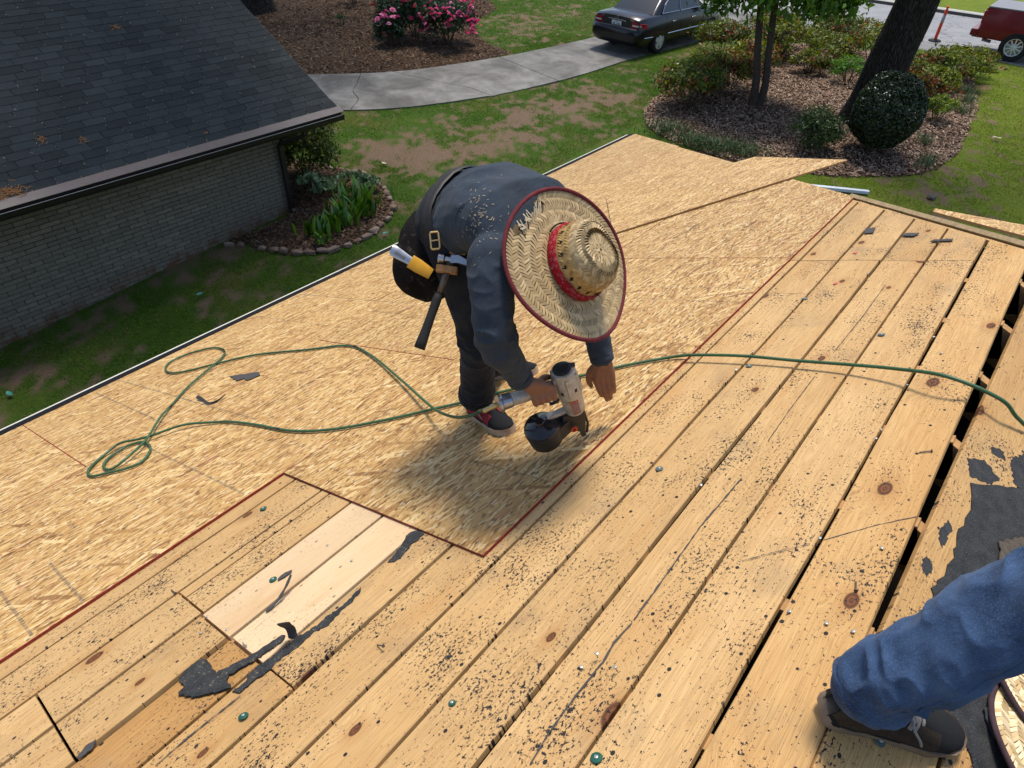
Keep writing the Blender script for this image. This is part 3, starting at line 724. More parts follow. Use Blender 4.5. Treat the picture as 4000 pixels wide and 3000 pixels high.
# gutter: K-profile trough under the apron lip
prof = [(9.60, 1.150), (9.60, 1.045), (9.565, 1.03), (9.50, 1.035), (9.482, 1.075), (9.475, 1.125), (9.462, 1.135), (9.462, 1.128), (9.470, 1.12), (9.478, 1.07), (9.50, 1.045), (9.56, 1.04), (9.59, 1.05), (9.59, 1.150)]
prof = [(y + 0.10, z - 0.005) for y, z in prof]
m = MB(); m.rings([[Vector((x, y, z)) for y, z in prof] for x in (RX0, RX1 + 0.02)]); m.box((RX1 + 0.022, 9.635, 1.08), (0.004, 0.13, 0.10)); m.build('gutter', M['gutter_brown'], nb)
m = MB(); m.box(((RX0 + RX1) / 2, 9.566, 1.1305), (RX1 - RX0, 0.006, 0.006)); m.build('gutter_lip', M['gutter_lip'], nb)
m = MB(); m.box(((RX0 + RX1) / 2, 9.715, 1.10), (RX1 - RX0, 0.02, 0.18)); m.build('fascia', M['gutter_brown'], nb)
m = MB(); m.box(((RX0 + RX1) / 2, 9.945, 1.005), (RX1 - RX0 - 0.01, 0.44, 0.016)); m.build('soffit', M['soffit_brown'], nb)
# rake board on the gable end
m = MB(); m.prism([nroof(RX1, -0.0, -0.006), nroof(RX1, RQ, -0.006), nroof(RX1, RQ, -0.16), nroof(RX1, 0.05, -0.13)], (-0.02, 0, 0), (0.012, 0, 0)); m.build('rake_board', M['gutter_brown'], nb)
# gable wall infill
m = MB(); m.add([Vector((WX - 0.01, WY + 0.2, 0.95)), Vector((WX - 0.01, WY + 8, 0.95)), Vector((WX - 0.01, WY + 4.3, 3.4))], [(0, 1, 2)]); m.build('gable', M['painted_brick'], nb)
# downspout with its two elbows
def rect_pipe(m, pts, w, d):
    pts = [Vector(p) for p in pts]; R = []
    for i, p in enumerate(pts):
        tt = (pts[min(i + 1, len(pts) - 1)] - pts[max(i - 1, 0)]).normalized(); sx = Vector((1, 0, 0)); sy = tt.cross(sx)
        if sy.length < 1e-3: sy = Vector((0, 1, 0))
        sy.normalize(); sx = sy.cross(tt).normalized()
        R.append([p + sx * (a * w / 2) + sy * (b * d / 2) for a, b in ((-1, -1), (1, -1), (1, 1), (-1, 1))])
    m.rings(R)
m = MB(); rect_pipe(m, [(6.60, 9.655, 1.05), (6.60, 9.66, 0.97), (6.57, 9.70, 0.92), (6.40, 10.05, 0.78), (6.37, 10.095, 0.72), (6.37, 10.10, -0.42), (6.38, 10.03, -0.47)], 0.088, 0.066); m.build('downspout', M['gutter_brown'], nb, bevel=0.006)
# pine needles and leaves caught on the shingles
simple('dry_needle', (0.34, 0.15, 0.045), 0.8, 0.2, 0, 0.4, 50)
def clump(name, label, x, q, n, spread, lab_cat='debris', ln=0.09):
    V, F = [], []
    for k in range(n):
        a = rng.uniform(-0.9, 0.9) + (pi / 2 if rng.random() < 0.15 else 0); l = ln * rng.uniform(0.4, 1); px, py = rng.gauss(0, spread[0]), rng.gauss(0, spread[1]); w = 0.0035
        d = (cos(a) * l / 2, sin(a) * l / 2); nn = (-sin(a) * w, cos(a) * w); h = rng.uniform(0.004, 0.022)
        b = len(V)
        V += [(px - d[0] - nn[0], py - d[1] - nn[1], h), (px + d[0] - nn[0], py + d[1] - nn[1], h * rng.uniform(.3, 1.2)), (px + d[0] + nn[0], py + d[1] + nn[1], h), (px - d[0] + nn[0], py - d[1] + nn[1], h)]
        F.append((b, b + 1, b + 2, b + 3))
    o = link_mesh(name, np_mesh(name, V, F), M['dry_needle']); o.location = nroof(x, q, 0.008); o.rotation_euler = (RA, 0, 0)
    return tag(o, label, lab_cat)
clump('pine_needles', 'heap of rusty pine needles at the eave of the shingle roof', 2.25, 0.20, 90, (0.12, 0.05), 'needles')
clump('dead_leaf', 'orange dead leaf lying high on the dark shingles', 5.06, 2.62, 16, (0.03, 0.025), 'leaf', 0.06)
clump('pine_needles', 'small sprig of dry needles low on the shingle roof, farther from the gutter', 3.0, 0.86, 9, (0.03, 0.03), 'needles')
clump('pine_needles', 'small sprig of dry needles on the shingles nearest the gutter', 3.45, 0.70, 9, (0.03, 0.03), 'needles')
clump('dead_leaf', 'tiny orange leaf on the lowest shingles above the brown metal', 5.02, 0.30, 7, (0.012, 0.012), 'leaf', 0.04)
# pale grit caught in the slots between tabs
V, F = [], []
for q in [q for q in tabs if in_view(nroof(*q))]:
    for k in range(rng.choice((0, 0, 1, 1, 2))):
        x = q[0] + 0.1525 + rng.uniform(-0.012, 0.012); qq = q[1] + rng.uniform(0.0, 0.10); a = rng.uniform(-1, 1); l = rng.uniform(0.006, 0.018); w = rng.uniform(0.0015, 0.004)
        b = len(V); d = (sin(a) * l, cos(a) * l); nn = (cos(a) * w, -sin(a) * w)
        for sx, sy in ((-1, -1), (1, -1), (1, 1), (-1, 1)):
            V.append(tuple(nroof(x + d[0] * sy + nn[0] * sx, qq + d[1] * sy + nn[1] * sx, 0.013)))
        F.append((b, b + 1, b + 2, b + 3))
simple('grit', (0.36, 0.28, 0.20), 0.9, 0.1, 0, 0.5, 8)
o = link_mesh('debris', np_mesh('debris', V, F), M['grit']); tag(o, 'pale grit and leaf bits in the shingle slots', 'grit', kind='stuff')
# ------------------------------------------------------------------ ground masks
DRV_NEAR = [(10.05, 13.75), (10.3, 13.39), (11.17, 12.55), (12.14, 11.94), (13.65, 11.29), (14.64, 11.01), (16.28, 10.68), (18.56, 10.46), (21.39, 10.14), (22.84, 9.95), (25.0, 9.6), (27.6, 8.6)]
DRV_FAR = [(10.6, 17.4), (11.42, 16.25), (12.64, 15.03), (13.71, 14.34), (15.02, 13.81), (16.82, 13.23), (19.04, 12.78), (20.22, 12.69), (22.0, 12.6), (23.5, 12.7), (25.0, 13.1), (27.6, 14.2)]
def poly_pts(P, n=6): return np.array([(p.x, p.y) for p in catmull([(a, b, 0) for a, b in P], n)])
BED1 = poly_pts([(16.82, 13.35), (17.16, 14.6), (17.7, 15.64), (18.31, 16.29), (19.48, 17.01), (21.05, 17.7), (22.11, 19.07), (24, 24), (22, 30), (10, 30), (8, 22), (9.5, 18.5), (10.6, 17.4), (11.42, 16.3), (12.64, 15.05), (13.71, 14.36), (15.02, 13.85), (16.82, 13.35)], 4)
BED2 = poly_pts([(15.05, 7.91), (15.76, 8.13), (16.67, 8.25), (18.6, 8.5), (20.6, 9.05), (22.8, 8.7), (24.6, 7.2), (25.2, 5.4), (25.0, 3.6), (24.4, 2.5), (23.22, 2.21), (21.23, 1.75), (19.43, 1.59), (17.32, 1.4), (16.23, 1.54), (15.37, 1.86), (14.3, 3.0), (13.7, 4.4), (13.7, 6.2), (14.2, 7.3), (15.05, 7.91)], 4)
BED3 = poly_pts([(5.0, 10.17), (5.14, 9.82), (5.27, 9.42), (5.46, 9.05), (5.73, 8.66), (6.13, 8.43), (6.58, 8.35), (7.17, 8.53), (7.55, 8.76), (7.83, 9.15), (8.1, 9.74), (8.18, 10.3), (8.06, 10.79), (7.9, 11.6), (7.6, 12.6), (6.42, 13.0), (6.42, 10.17), (5.0, 10.17)], 4)
def inside(P, poly):
    x, y = P[:, 0], P[:, 1]; c = np.zeros(len(P), bool); n = len(poly)
    for i in range(n):
        x1, y1 = poly[i]; x2, y2 = poly[(i + 1) % n]
        k = ((y1 > y) != (y2 > y)); 
        with np.errstate(divide='ignore', invalid='ignore'):
            c ^= k & (x < (x2 - x1) * (y - y1) / (y2 - y1 + 1e-12) + x1)
    return c
DRV = np.concatenate([poly_pts(DRV_NEAR, 4), poly_pts(DRV_FAR, 4)[::-1]])
def blob(P, c, r, ang=0.0):
    d = P - np.array(c); ca, sa = cos(ang), sin(ang)
    return np.exp(-(((d[:, 0] * ca + d[:, 1] * sa) / r[0]) ** 2 + ((-d[:, 0] * sa + d[:, 1] * ca) / r[1]) ** 2))
def bare_mask(P):
    """0 = full grass, 1 = bare soil"""
    b = 1.25 * blob(P, (10.9, 10.0), (2.4, 1.25), -0.12) + 1.1 * blob(P, (13.6, 9.5), (2.2, 0.95), -0.2) + 0.9 * blob(P, (15.6, 9.3), (1.4, 0.7)) + 0.9 * blob(P, (8.9, 10.6), (1.2, 0.8))
    b += 0.75 * blob(P, (19.0, 14.8), (1.3, 0.8)) + 0.8 * blob(P, (20.6, 15.6), (1.6, 1.0)) + 0.7 * blob(P, (18.6, 13.6), (1.4, 0.5)) + 0.6 * blob(P, (22.5, 16.6), (2.0, 0.8))
    b += 0.55 * blob(P, (14.2, 0.8), (1.8, 1.2)) + 0.4 * blob(P, (17.0, 0.6), (1.3, 0.8)) + 0.75 * blob(P, (3.4, 9.85), (3.2, 0.45)) + 0.4 * blob(P, (2.5, 8.6), (2.5, 0.9))
    n = fbm(P, 1.5, 4); n2 = fbm(P + 50, 5.0, 3)
    return np.clip((b * 1.35 + (n - 0.5) * 3.4 + (n2 - 0.5) * 4.6 + (fbm(P + 90, 11.0, 2) - 0.5) * 2.6 - 0.70), 0, 1)

# ------------------------------------------------------------------ lawn sheet
t = T('lawn', 0.95, 0.15); v = t.pos(); a = t.attr('Col'); br, dr, sh = t.sep(a)
n1 = t.noise(v, 2.2, 4, 0.6); n2 = t.noise(v, 26, 4, 0.7); n3 = t.noise(v, 110, 2, 0.6)
g1 = t.mix(t.step(n1, 0.3, 0.7), (0.050, 0.100, 0.010), (0.085, 0.145, 0.014))
g1 = t.mix(t.step(n2, 0.35, 0.75), g1, (0.035, 0.072, 0.008))
g1 = t.mix(t.math('MULTIPLY', t.step(t.noise(v, 0.9, 4, 0.6), 0.5, 0.72), 0.5), g1, (0.17, 0.14, 0.035))
soil = t.mix(t.step(n2, 0.3, 0.7), (0.145, 0.095, 0.058), (0.225, 0.155, 0.10)); soil = t.mix(t.step(n3, 0.5, 0.75), soil, (0.10, 0.062, 0.038))
g1 = t.mix(dr, g1, t.mix(t.step(n1, 0.3, 0.7), (0.13, 0.185, 0.012), (0.20, 0.235, 0.022)))  # brighter yellow-green by region puts a sunny tone into the lawn colour
t.set('Base Color', t.mix(br, g1, soil)); t.bump(t.math('ADD', n2, t.math('MULTIPLY', n3, 0.6)), 1.0, 0.03); M['lawn'] = t.m
def grid(x0, x1, y0, y1, st):
    xs = np.arange(x0, x1 + st * 0.5, st); ys = np.arange(y0, y1 + st * 0.5, st)
    X, Y = np.meshgrid(xs, ys, indexing='ij'); nx, ny = len(xs), len(ys)
    P = np.stack([X.ravel(), Y.ravel()], 1)
    i = (np.arange(nx - 1)[:, None] * ny + np.arange(ny - 1)[None, :]).ravel()
    return P, np.stack([i, i + ny, i + ny + 1, i + 1], 1)
P, F = grid(-1.0, 27.5, -4.0, 24.0, 0.14)
Z = zg(P[:, 0]) + (fbm(P, 0.8, 3) - 0.5) * 0.05 - 0.006
bm_ = bare_mask(P); C_ = np.stack([bm_, np.clip((4.5 - P[:, 1]) / 2.0, 0, 1) * 0.75, np.zeros(len(P))], 1)
lo = link_mesh('lawn', np_mesh('lawn', np.column_stack([P, Z]), F, True, colors=C_), M['lawn']); tag(lo, kind='structure')
# the yard beyond, one coarse sheet reaching to the horizon, just below
P, F = grid(-60, 27.4, -80, 90, 2.0); Z = zg(P[:, 0]) - 0.06
Z = np.where((P[:, 0] > 0) & (P[:, 0] < 27) & (P[:, 1] > -3) & (P[:, 1] < 23), Z - 0.25, Z)
lo = link_mesh('ground', np_mesh('ground', np.column_stack([P, Z]), F, True, colors=np.zeros((len(P), 3))), M['lawn']); tag(lo, kind='structure')
P, F = grid(34.55, 160, -120, 130, 3.0); Z = 0.16 + np.clip(P[:, 0] - 36, 0, 200) * 0.02
lo = link_mesh('far_lawn', np_mesh('far_lawn', np.column_stack([P, Z]), F, True, colors=np.tile([0, 0.8, 0], (len(P), 1))), M['lawn']); tag(lo, kind='structure')

# ------------------------------------------------------------------ street
t = T('asphalt', 0.85, 0.3); v = t.pos(); n1 = t.noise(v, 1.2, 5, 0.6); n2 = t.noise(v, 80, 3, 0.7)
cr = t.voro(t.vadd(v, t.n('VectorMath', {0: t.noise(v, 2.5, 3, 0.6, 0, 1), 3: 0.7}, operation='SCALE').outputs[0]), 0.85, 'DISTANCE_TO_EDGE', 1.0, 0)
c = t.mix(t.step(n1, 0.3, 0.7), (0.21, 0.21, 0.215), (0.29, 0.285, 0.28)); c = t.mix(t.math('MULTIPLY', t.step(n2, 0.5, 0.8), 0.35), c, (0.12, 0.12, 0.12))
c = t.mix(t.math('MULTIPLY', t.math('SUBTRACT', 1.0, t.step(cr, 0.006, 0.020)), t.math('MULTIPLY', t.step(t.noise(v, 0.35, 2), 0.42, 0.58), 0.75)), c, (0.06, 0.06, 0.06))
t.set('Base Color', c); t.bump(n2, 0.5, 0.01); M['asphalt'] = t.m
t = T('concrete', 0.85, 0.3); v = t.pos(); n1 = t.noise(v, 0.9, 6, 0.65, 0.5); n2 = t.noise(v, 60, 4, 0.7); n3 = t.noise(t.map(v, loc=(5, 2, 1)), 2.6, 5, 0.7)
c = t.mix(t.step(n1, 0.36, 0.62), (0.075, 0.070, 0.061), (0.215, 0.205, 0.185)); c = t.mix(t.math('MULTIPLY', t.step(n3, 0.45, 0.7), 0.65), c, (0.095, 0.083, 0.066)); c = t.mix(t.math('MULTIPLY', t.step(n2, 0.45, 0.75), 0.25), c, (0.30, 0.285, 0.26))
t.set('Base Color', c); t.bump(n2, 0.4, 0.006); M['concrete'] = t.m
simple('gutter_pan', (0.19, 0.185, 0.18), 0.85, 0.3, 0, 0.2, 3, 0.3)
simple('kerb_stone', (0.40, 0.38, 0.34), 0.85, 0.3, 0, 0.2, 6, 0.3)
simple('kerb_face', (0.085, 0.08, 0.072), 0.9, 0.2, 0, 0.3, 4, 0.3)
m = MB(); m.add([(28.1, -90, 0.03), (34.3, -90, 0.03), (34.3, 100, 0.03), (28.1, 100, 0.03)], [(0, 1, 2, 3)]); tag(m.build('road', M['asphalt']), kind='structure')
m = MB(); m.add([(27.0, -90, 0.031), (28.11, -90, 0.026), (28.11, 100, 0.026), (27.0, 100, 0.031)], [(0, 1, 2, 3)]); m.add([(26.6, -90, -0.05), (27.0, -90, 0.031), (27.0, 100, 0.031), (26.6, 100, -0.05)], [(0, 1, 2, 3)]); tag(m.build('gutter_pan', M['gutter_pan']), kind='structure')
m = MB(); m.rings([[Vector((x, y, z)) for x, z in ((34.29, -0.05), (34.31, 0.14), (34.36, 0.17), (34.60, 0.18), (34.60, -0.05))] for y in (-90, 100)]); 
m.m = [1 if i in (0,) else 0 for i in range(len(m.m))]
tag(m.build('kerb', [M['kerb_stone'], M['kerb_face']]), kind='structure')

# ------------------------------------------------------------------ driveway: slabs parted by joints and a wandering crack
drive = empty('driveway', (14.0, 12.5, -0.15), kind='structure'); DO = root_origin(drive)
A = np.array([(p.x, p.y) for p in catmull([(a, b, 0) for a, b in DRV_NEAR], 24)]); B = np.array([(p.x, p.y) for p in catmull([(a, b, 0) for a, b in DRV_FAR], 24)])
def along(C, x): # point of an edge curve at a given arc fraction
    i = x * (len(C) - 1); k = int(min(max(i, 0), len(C) - 2)); f = i - k; return C[k] * (1 - f) + C[k + 1] * f
def frac_near(C, p): return int(np.argmin(((C - np.array(p)) ** 2).sum(1))) / (len(C) - 1)
cuts = [((10.05, 13.75), (10.6, 17.4), 0.0), ((10.5, 13.2), (12.42, 15.1), 0.10), ((13.56, 11.3), (13.0, 14.75), 0.05), ((15.55, 10.82), (16.15, 13.46), 0.0), ((18.8, 10.4), (19.1, 12.78), 0.0), ((22.3, 10.0), (22.0, 12.6), 0.0), ((27.6, 8.6), (27.6, 14.2), 0.0)]
NT, NS = 14, 16
def cutline(c):
    a, b, w = c; fa, fb = frac_near(A, a), frac_near(B, b); L = []
    for j in range(NT + 1):
        tt = j / NT; p = along(A, fa) * (1 - tt) + along(B, fb) * tt
        L.append((fa * (1 - tt) + fb * tt, p, w))
    return fa, fb
for k in range(len(cuts) - 1):
    fa0, fb0 = cutline(cuts[k]); fa1, fb1 = cutline(cuts[k + 1]); R = []
    for i in range(NS + 1):
        u = i / NS; pa = along(A, fa0 + (fa1 - fa0) * u); pb = along(B, fb0 + (fb1 - fb0) * u); rowp = []
        for j in range(NT + 1):
            tt = j / NT; p = pa * (1 - tt) + pb * tt
            w = cuts[k][2] if i == 0 else (cuts[k + 1][2] if i == NS else 0)
            if w: p = p + (pb - pa)[::-1] * np.array([1, -1]) / np.linalg.norm(pb - pa) * (float(vnoise(np.array([[tt * 4.0, cuts[k][2] * 99 if i == 0 else cuts[k + 1][2] * 99, 0.]]))[0]) - 0.5) * w * 5
            if i in (0, NS) and 0 < (k if i == 0 else k + 1) < len(cuts) - 1:
                dirv = np.array([1.0, -0.25]); p = p + dirv * (0.010 if i == 0 else -0.010)
            rowp.append(p)
        R.append(rowp)
    V = []; F = []
    for i in range(NS + 1):
        for j in range(NT + 1): p = R[i][j]; V.append((p[0] - DO.x, p[1] - DO.y, float(zg(p[0])) + 0.028 + (0.006 * rng.random() if 0 else 0) - DO.z))
    nV = len(V); W_ = NT + 1
    V += [(x, y, z - 0.09) for x, y, z in V]
    for i in range(NS):
        for j in range(NT): F.append((i * W_ + j, (i + 1) * W_ + j, (i + 1) * W_ + j + 1, i * W_ + j + 1))
    edge = [i * W_ for i in range(NS + 1)] + [NS * W_ + j for j in range(1, W_)] + [i * W_ + NT for i in range(NS - 1, -1, -1)] + [j for j in range(NT - 1, 0, -1)]
    for a, b in zip(edge, edge[1:] + edge[:1]): F.append((a, b, nV + b, nV + a))
    me = bpy.data.meshes.new('slab'); me.from_pydata(V, [], F); me.update()
    bm = bmesh.new(); bm.from_mesh(me); bmesh.ops.recalc_face_normals(bm, faces=bm.faces); bm.to_mesh(me); bm.free()
    link_mesh('slab', me, M['concrete'], drive)

# ------------------------------------------------------------------ mulch beds
t = T('mulch', 0.95, 0.1); v = t.pos(); n1 = t.noise(v, 35, 4, 0.7); n2 = t.noise(v, 1.6, 3)
c = t.mix(t.step(n1, 0.3, 0.7), (0.030, 0.018, 0.010), (0.085, 0.050, 0.029)); c = t.mix(t.math('MULTIPLY', t.step(n2, 0.4, 0.7), 0.4), c, (0.11, 0.068, 0.042))
t.set('Base Color', c); t.bump(n1, 1.0, 0.03); M['mulch'] = t.m
t = T('chips', 0.9, 0.15); t.set('Base Color', t.attr()); M['chips'] = t.m
def bed_h(P, poly, rise):
    d = np.full(len(P), 9.0)
    for q in poly: d = np.minimum(d, np.hypot(P[:, 0] - q[0], P[:, 1] - q[1]))
    return rise * np.clip(d / 1.0, 0, 1)
def bed(name, poly, rise, lab):
    x0, y0 = poly.min(0) - 0.3; x1, y1 = poly.max(0) + 0.3
    P, F = grid(x0, x1, y0, y1, 0.16); ins = inside(P, poly)
    # distance to edge, roughly
    seg = poly; d = np.full(len(P), 9.0)
    for q in seg: d = np.minimum(d, np.hypot(P[:, 0] - q[0], P[:, 1] - q[1]))
    h = np.where(ins, 0.010 + bed_h(P, poly, rise) + (fbm(P, 2.5, 3) - 0.5) * 0.05 * np.clip(d / 0.4, 0, 1), -0.05)
    Z = zg(P[:, 0]) + h; keep = ins[F].any(1)
    o = link_mesh(name, np_mesh(name, np.column_stack([P, Z]), F[keep], True), M['mulch']); tag(o, kind='structure')
bed('flower_bed', BED1, 0.05, 'a'); bed('tree_island', BED2, 0.10, 'b'); bed('corner_bed', BED3, 0.05, 'c')
def sample_poly(poly, n, seed):
    r_ = np.random.default_rng(seed); lo_, hi_ = poly.min(0), poly.max(0); out = []
    tot = 0
    while tot < n:
        P = r_.random((n * 2, 2)) * (hi_ - lo_) + lo_; P = P[inside(P, poly)]; out.append(P); tot += len(P)
    return np.concatenate(out)[:n]
def quads(P, Z, L, W, seed, tilt=0.5, palette=None, curl=0.0):
    """scatter of small tilted slips; P (n,2), Z (n,)"""
    r_ = np.random.default_rng(seed); n = len(P)
    a = r_.random(n) * 2 * pi; l = L[0] + (L[1] - L[0]) * r_.random(n); w = W[0] + (W[1] - W[0]) * r_.random(n)
    tx = (r_.random(n) - 0.5) * 2 * tilt; ty = (r_.random(n) - 0.5) * 2 * tilt
    d = np.stack([np.cos(a), np.sin(a), tx], 1); s = np.stack([-np.sin(a), np.cos(a), ty], 1)
    c = np.column_stack([P, Z + np.abs(tx) * l / 2 + np.abs(ty) * w / 2])
    V = np.stack([c - d * (l / 2)[:, None] - s * (w / 2)[:, None], c + d * (l / 2)[:, None] - s * (w / 2)[:, None] * 0.6, c + d * (l / 2)[:, None] * 0.9 + s * (w / 2)[:, None], c - d * (l / 2)[:, None] + s * (w / 2)[:, None]], 1).reshape(-1, 3)
    F = np.arange(4 * n).reshape(n, 4); pal = np.array(palette); ci = pal[r_.integers(0, len(pal), n)] * (0.7 + 0.6 * r_.random(n))[:, None]
    return V, F, np.repeat(ci, 4, 0)
CH = [(0.115, 0.066, 0.036), (0.08, 0.045, 0.024), (0.155, 0.094, 0.054), (0.05, 0.03, 0.018), (0.20, 0.135, 0.085), (0.095, 0.072, 0.056)]
CH2 = [(0.24, 0.15, 0.10), (0.30, 0.20, 0.135), (0.19, 0.115, 0.075), (0.40, 0.30, 0.22), (0.23, 0.16, 0.12), (0.15, 0.095, 0.06)]
def chip_bed(name, poly, n, L, W, pal, rise, seed, label):
    P = sample_poly(poly, n, seed); P = P[[in_view((x, y, float(zg(x)))) for x, y in P]]
    Z = zg(P[:, 0]) + 0.012 + bed_h(P, poly, rise)
    V, F, C = quads(P, Z, L, W, seed, 0.45, pal)
    o = link_mesh(name, np_mesh(name, V, F, colors=C), M['chips']); tag(o, label, 'mulch', kind='stuff')
chip_bed('mulch_chips', BED1, 52000, (0.04, 0.13), (0.012, 0.035), CH, 0.05, 21, 'dark brown bark mulch round the pink roses')
chip_bed('mulch_chips', BED2, 60000, (0.03, 0.085), (0.012, 0.035), CH2, 0.10, 22, 'pale fallen leaves and mulch under the leaning tree')
chip_bed('mulch_chips', BED3, 9000, (0.03, 0.09), (0.01, 0.03), CH, 0.05, 23, 'brown mulch in the stone-edged corner bed')

# ------------------------------------------------------------------ grass blades
def grass(name, polyrange, n, hgt, wid, seed, pal, label, dens=None, keepout=True):
    r_ = np.random.default_rng(seed); (x0, x1), (y0, y1) = polyrange
    P = np.column_stack([x0 + (x1 - x0) * r_.random(n), y0 + (y1 - y0) * r_.random(n)])
    if keepout:
        k = ~(inside(P, BED1) | inside(P, BED2) | inside(P, BED3) | inside(P, DRV)); k &= ~((P[:, 1] > WY - 0.02) & (P[:, 0] < WX)); P = P[k]
    d = P - 0; D3 = np.column_stack([P, zg(P[:, 0])]) - np.array(EYE); w = D3 @ np.array(CF); u = D3 @ np.array(CR) / w * 2596 / 2000; v_ = D3 @ np.array(CD) / w * 2596 / 1500
    P = P[(w > 0) & (np.abs(u) < 1.03) & (np.abs(v_) < 1.03)]
    b = bare_mask(P); P = P[r_.random(len(P)) > b * 0.985]; n = len(P)
    cl = fbm(P, 3.0, 3); h = (hgt[0] + (hgt[1] - hgt[0]) * r_.random(n)) * (0.6 + 0.8 * cl)
    a = r_.random(n) * 2 * pi; lean = 0.5 + r_.random(n) * 1.6
    base = np.column_stack([P, zg(P[:, 0]) - 0.005]); s = np.stack([np.cos(a), np.sin(a), 0 * a], 1) * (wid * (0.6 + 0.8 * r_.random(n)))[:, None] / 2
    a2 = r_.random(n) * 2 * pi; tip = base + np.stack([np.cos(a2) * lean * h, np.sin(a2) * lean * h, h], 1)
    V = np.stack([base - s, base + s, tip], 1).reshape(-1, 3); F = np.arange(3 * n).reshape(n, 3)
    pal = np.array(pal); yl = fbm(P + 31, 0.9, 3)[:, None]
    c = pal[r_.integers(0, len(pal), n)] * (0.65 + 0.7 * r_.random(n))[:, None]
    dry = (r_.random(n)[:, None] < np.clip((yl - 0.50) * 2.2, 0, 0.6)); c = np.where(dry, np.array([0.24, 0.19, 0.06]) * (0.6 + 0.6 * r_.random(n))[:, None], c)
    o = link_mesh(name, np_mesh(name, V, F, colors=np.repeat(c, 3, 0)), M['grass']); tag(o, label, 'grass', kind='stuff')
t = T('grass', 0.7, 0.2); a_ = t.attr(); t.set('Base Color', a_); tl = t.n('BsdfTranslucent', {'Color': a_}); mx = t.n('MixShader', {0: 0.35, 1: t.b.outputs[0], 2: tl.outputs[0]}); t.nt.links.new(mx.outputs[0], t.nt.nodes['Material Output'].inputs[0]); M['grass'] = t.m
GR = [(0.085, 0.185, 0.012), (0.065, 0.150, 0.010), (0.110, 0.210, 0.016), (0.050, 0.115, 0.010)]
GR2 = [(0.165, 0.235, 0.014), (0.125, 0.205, 0.012), (0.20, 0.25, 0.022), (0.10, 0.165, 0.012)]
grass('grass', ((1.0, 9.0), (5.0, 11.6)), 120000, (0.018, 0.035), 0.009, 31, GR, 'short green grass between the two houses')
grass('grass', ((8.5, 20.0), (7.6, 14.0)), 120000, (0.018, 0.045), 0.012, 32, GR, 'patchy grass on worn soil beside the driveway')
grass('grass', ((11.5, 27.0), (-4.0, 4.0)), 130000, (0.018, 0.035), 0.013, 33, GR2, 'sunlit mown grass on the street side of the tree')
grass('grass', ((16.8, 27.0), (12.3, 23.0)), 80000, (0.022, 0.05), 0.016, 34, GR, 'grass and bare patches behind the parked sedan')
grass('grass', ((18.0, 27.0), (7.4, 10.6)), 30000, (0.02, 0.04), 0.014, 35, GR2, 'grass strip between the driveway and the azaleas')
grass('grass', ((34.7, 44.0), (-4.0, 14.0)), 50000, (0.05, 0.11), 0.03, 36, GR2, 'bright grass verge across the street', keepout=False)
# ------------------------------------------------------------------ plants
def leaf_mat(name, trans=0.25, rough=0.5, spec=0.3):
    t = T(name, rough, spec); a = t.attr(); t.set('Base Color', a)
    tl = t.n('BsdfTranslucent', {'Color': t.hsv(a, 0.49, 1.1, 1.5)}); mx = t.n('MixShader', {0: trans, 1: t.b.outputs[0], 2: tl.outputs[0]})
    t.nt.links.new(mx.outputs[0], t.nt.nodes['Material Output'].inputs[0]); M[name] = t.m
leaf_mat('leaf'); leaf_mat('leaf_glossy', 0.12, 0.3, 0.5); leaf_mat('petal', 0.2, 0.6, 0.2)
t = T('bark_dark', 0.92, 0.15); v = t.obj(); mp = t.map(v, (9, 9, 1.6)); n1 = t.noise(mp, 1.6, 5, 0.65, 0.4); w = t.voro(t.map(v, (20, 20, 4.5)), 1.0, 'DISTANCE_TO_EDGE', 1, 0)
c = t.mix(t.step(n1, 0.3, 0.7), (0.026, 0.021, 0.016), (0.072, 0.061, 0.050)); c = t.mix(t.math('MULTIPLY', t.math('SUBTRACT', 1.0, t.step(w, 0.02, 0.12)), 0.7), c, (0.016, 0.013, 0.010))
t.set('Base Color', c); t.bump(t.math('ADD', t.step(w, 0.0, 0.25), n1), 1.0, 0.05); M['bark_dark'] = t.m
simple('bark_smooth', (0.075, 0.055, 0.042), 0.85, 0.2, 0, 0.4, 14, 0.5, 0.01)
simple('stem', (0.085, 0.055, 0.032), 0.85, 0.2, 0, 0.3, 30)
def leaf_cloud(C, size, pal, seed, asp=0.5, up=0.4, droop=0.0, cen=None, fold=0.15):
    """diamond leaves at points C (n,3)"""
    r_ = np.random.default_rng(seed); n = len(C)
    out = (C - C.mean(0) if cen is None else C - np.array(cen)); out /= (np.linalg.norm(out, axis=1, keepdims=True) + 1e-6)
    nrm = out * 0.6 + r_.normal(size=(n, 3)) * 0.55 + np.array([0, 0, up]); nrm /= np.linalg.norm(nrm, axis=1, keepdims=True)
    d = r_.normal(size=(n, 3)) + np.array([0, 0, -droop]); d -= (d * nrm).sum(1, keepdims=True) * nrm; d /= np.linalg.norm(d, axis=1, keepdims=True) + 1e-9
    s = np.cross(nrm, d); l = size * (0.6 + 0.8 * r_.random(n))[:, None]; w = l * asp
    V = np.stack([C - d * l * 0.5, C - s * w * 0.5 + nrm * l * fold * 0.3, C + d * l * 0.5 - nrm * l * fold, C + s * w * 0.5 + nrm * l * fold * 0.3], 1).reshape(-1, 3)
    pal = np.array(pal); c = pal[r_.integers(0, len(pal), n)] * (0.7 + 0.6 * r_.random(n))[:, None]
    return V, np.arange(4 * n).reshape(n, 4), c
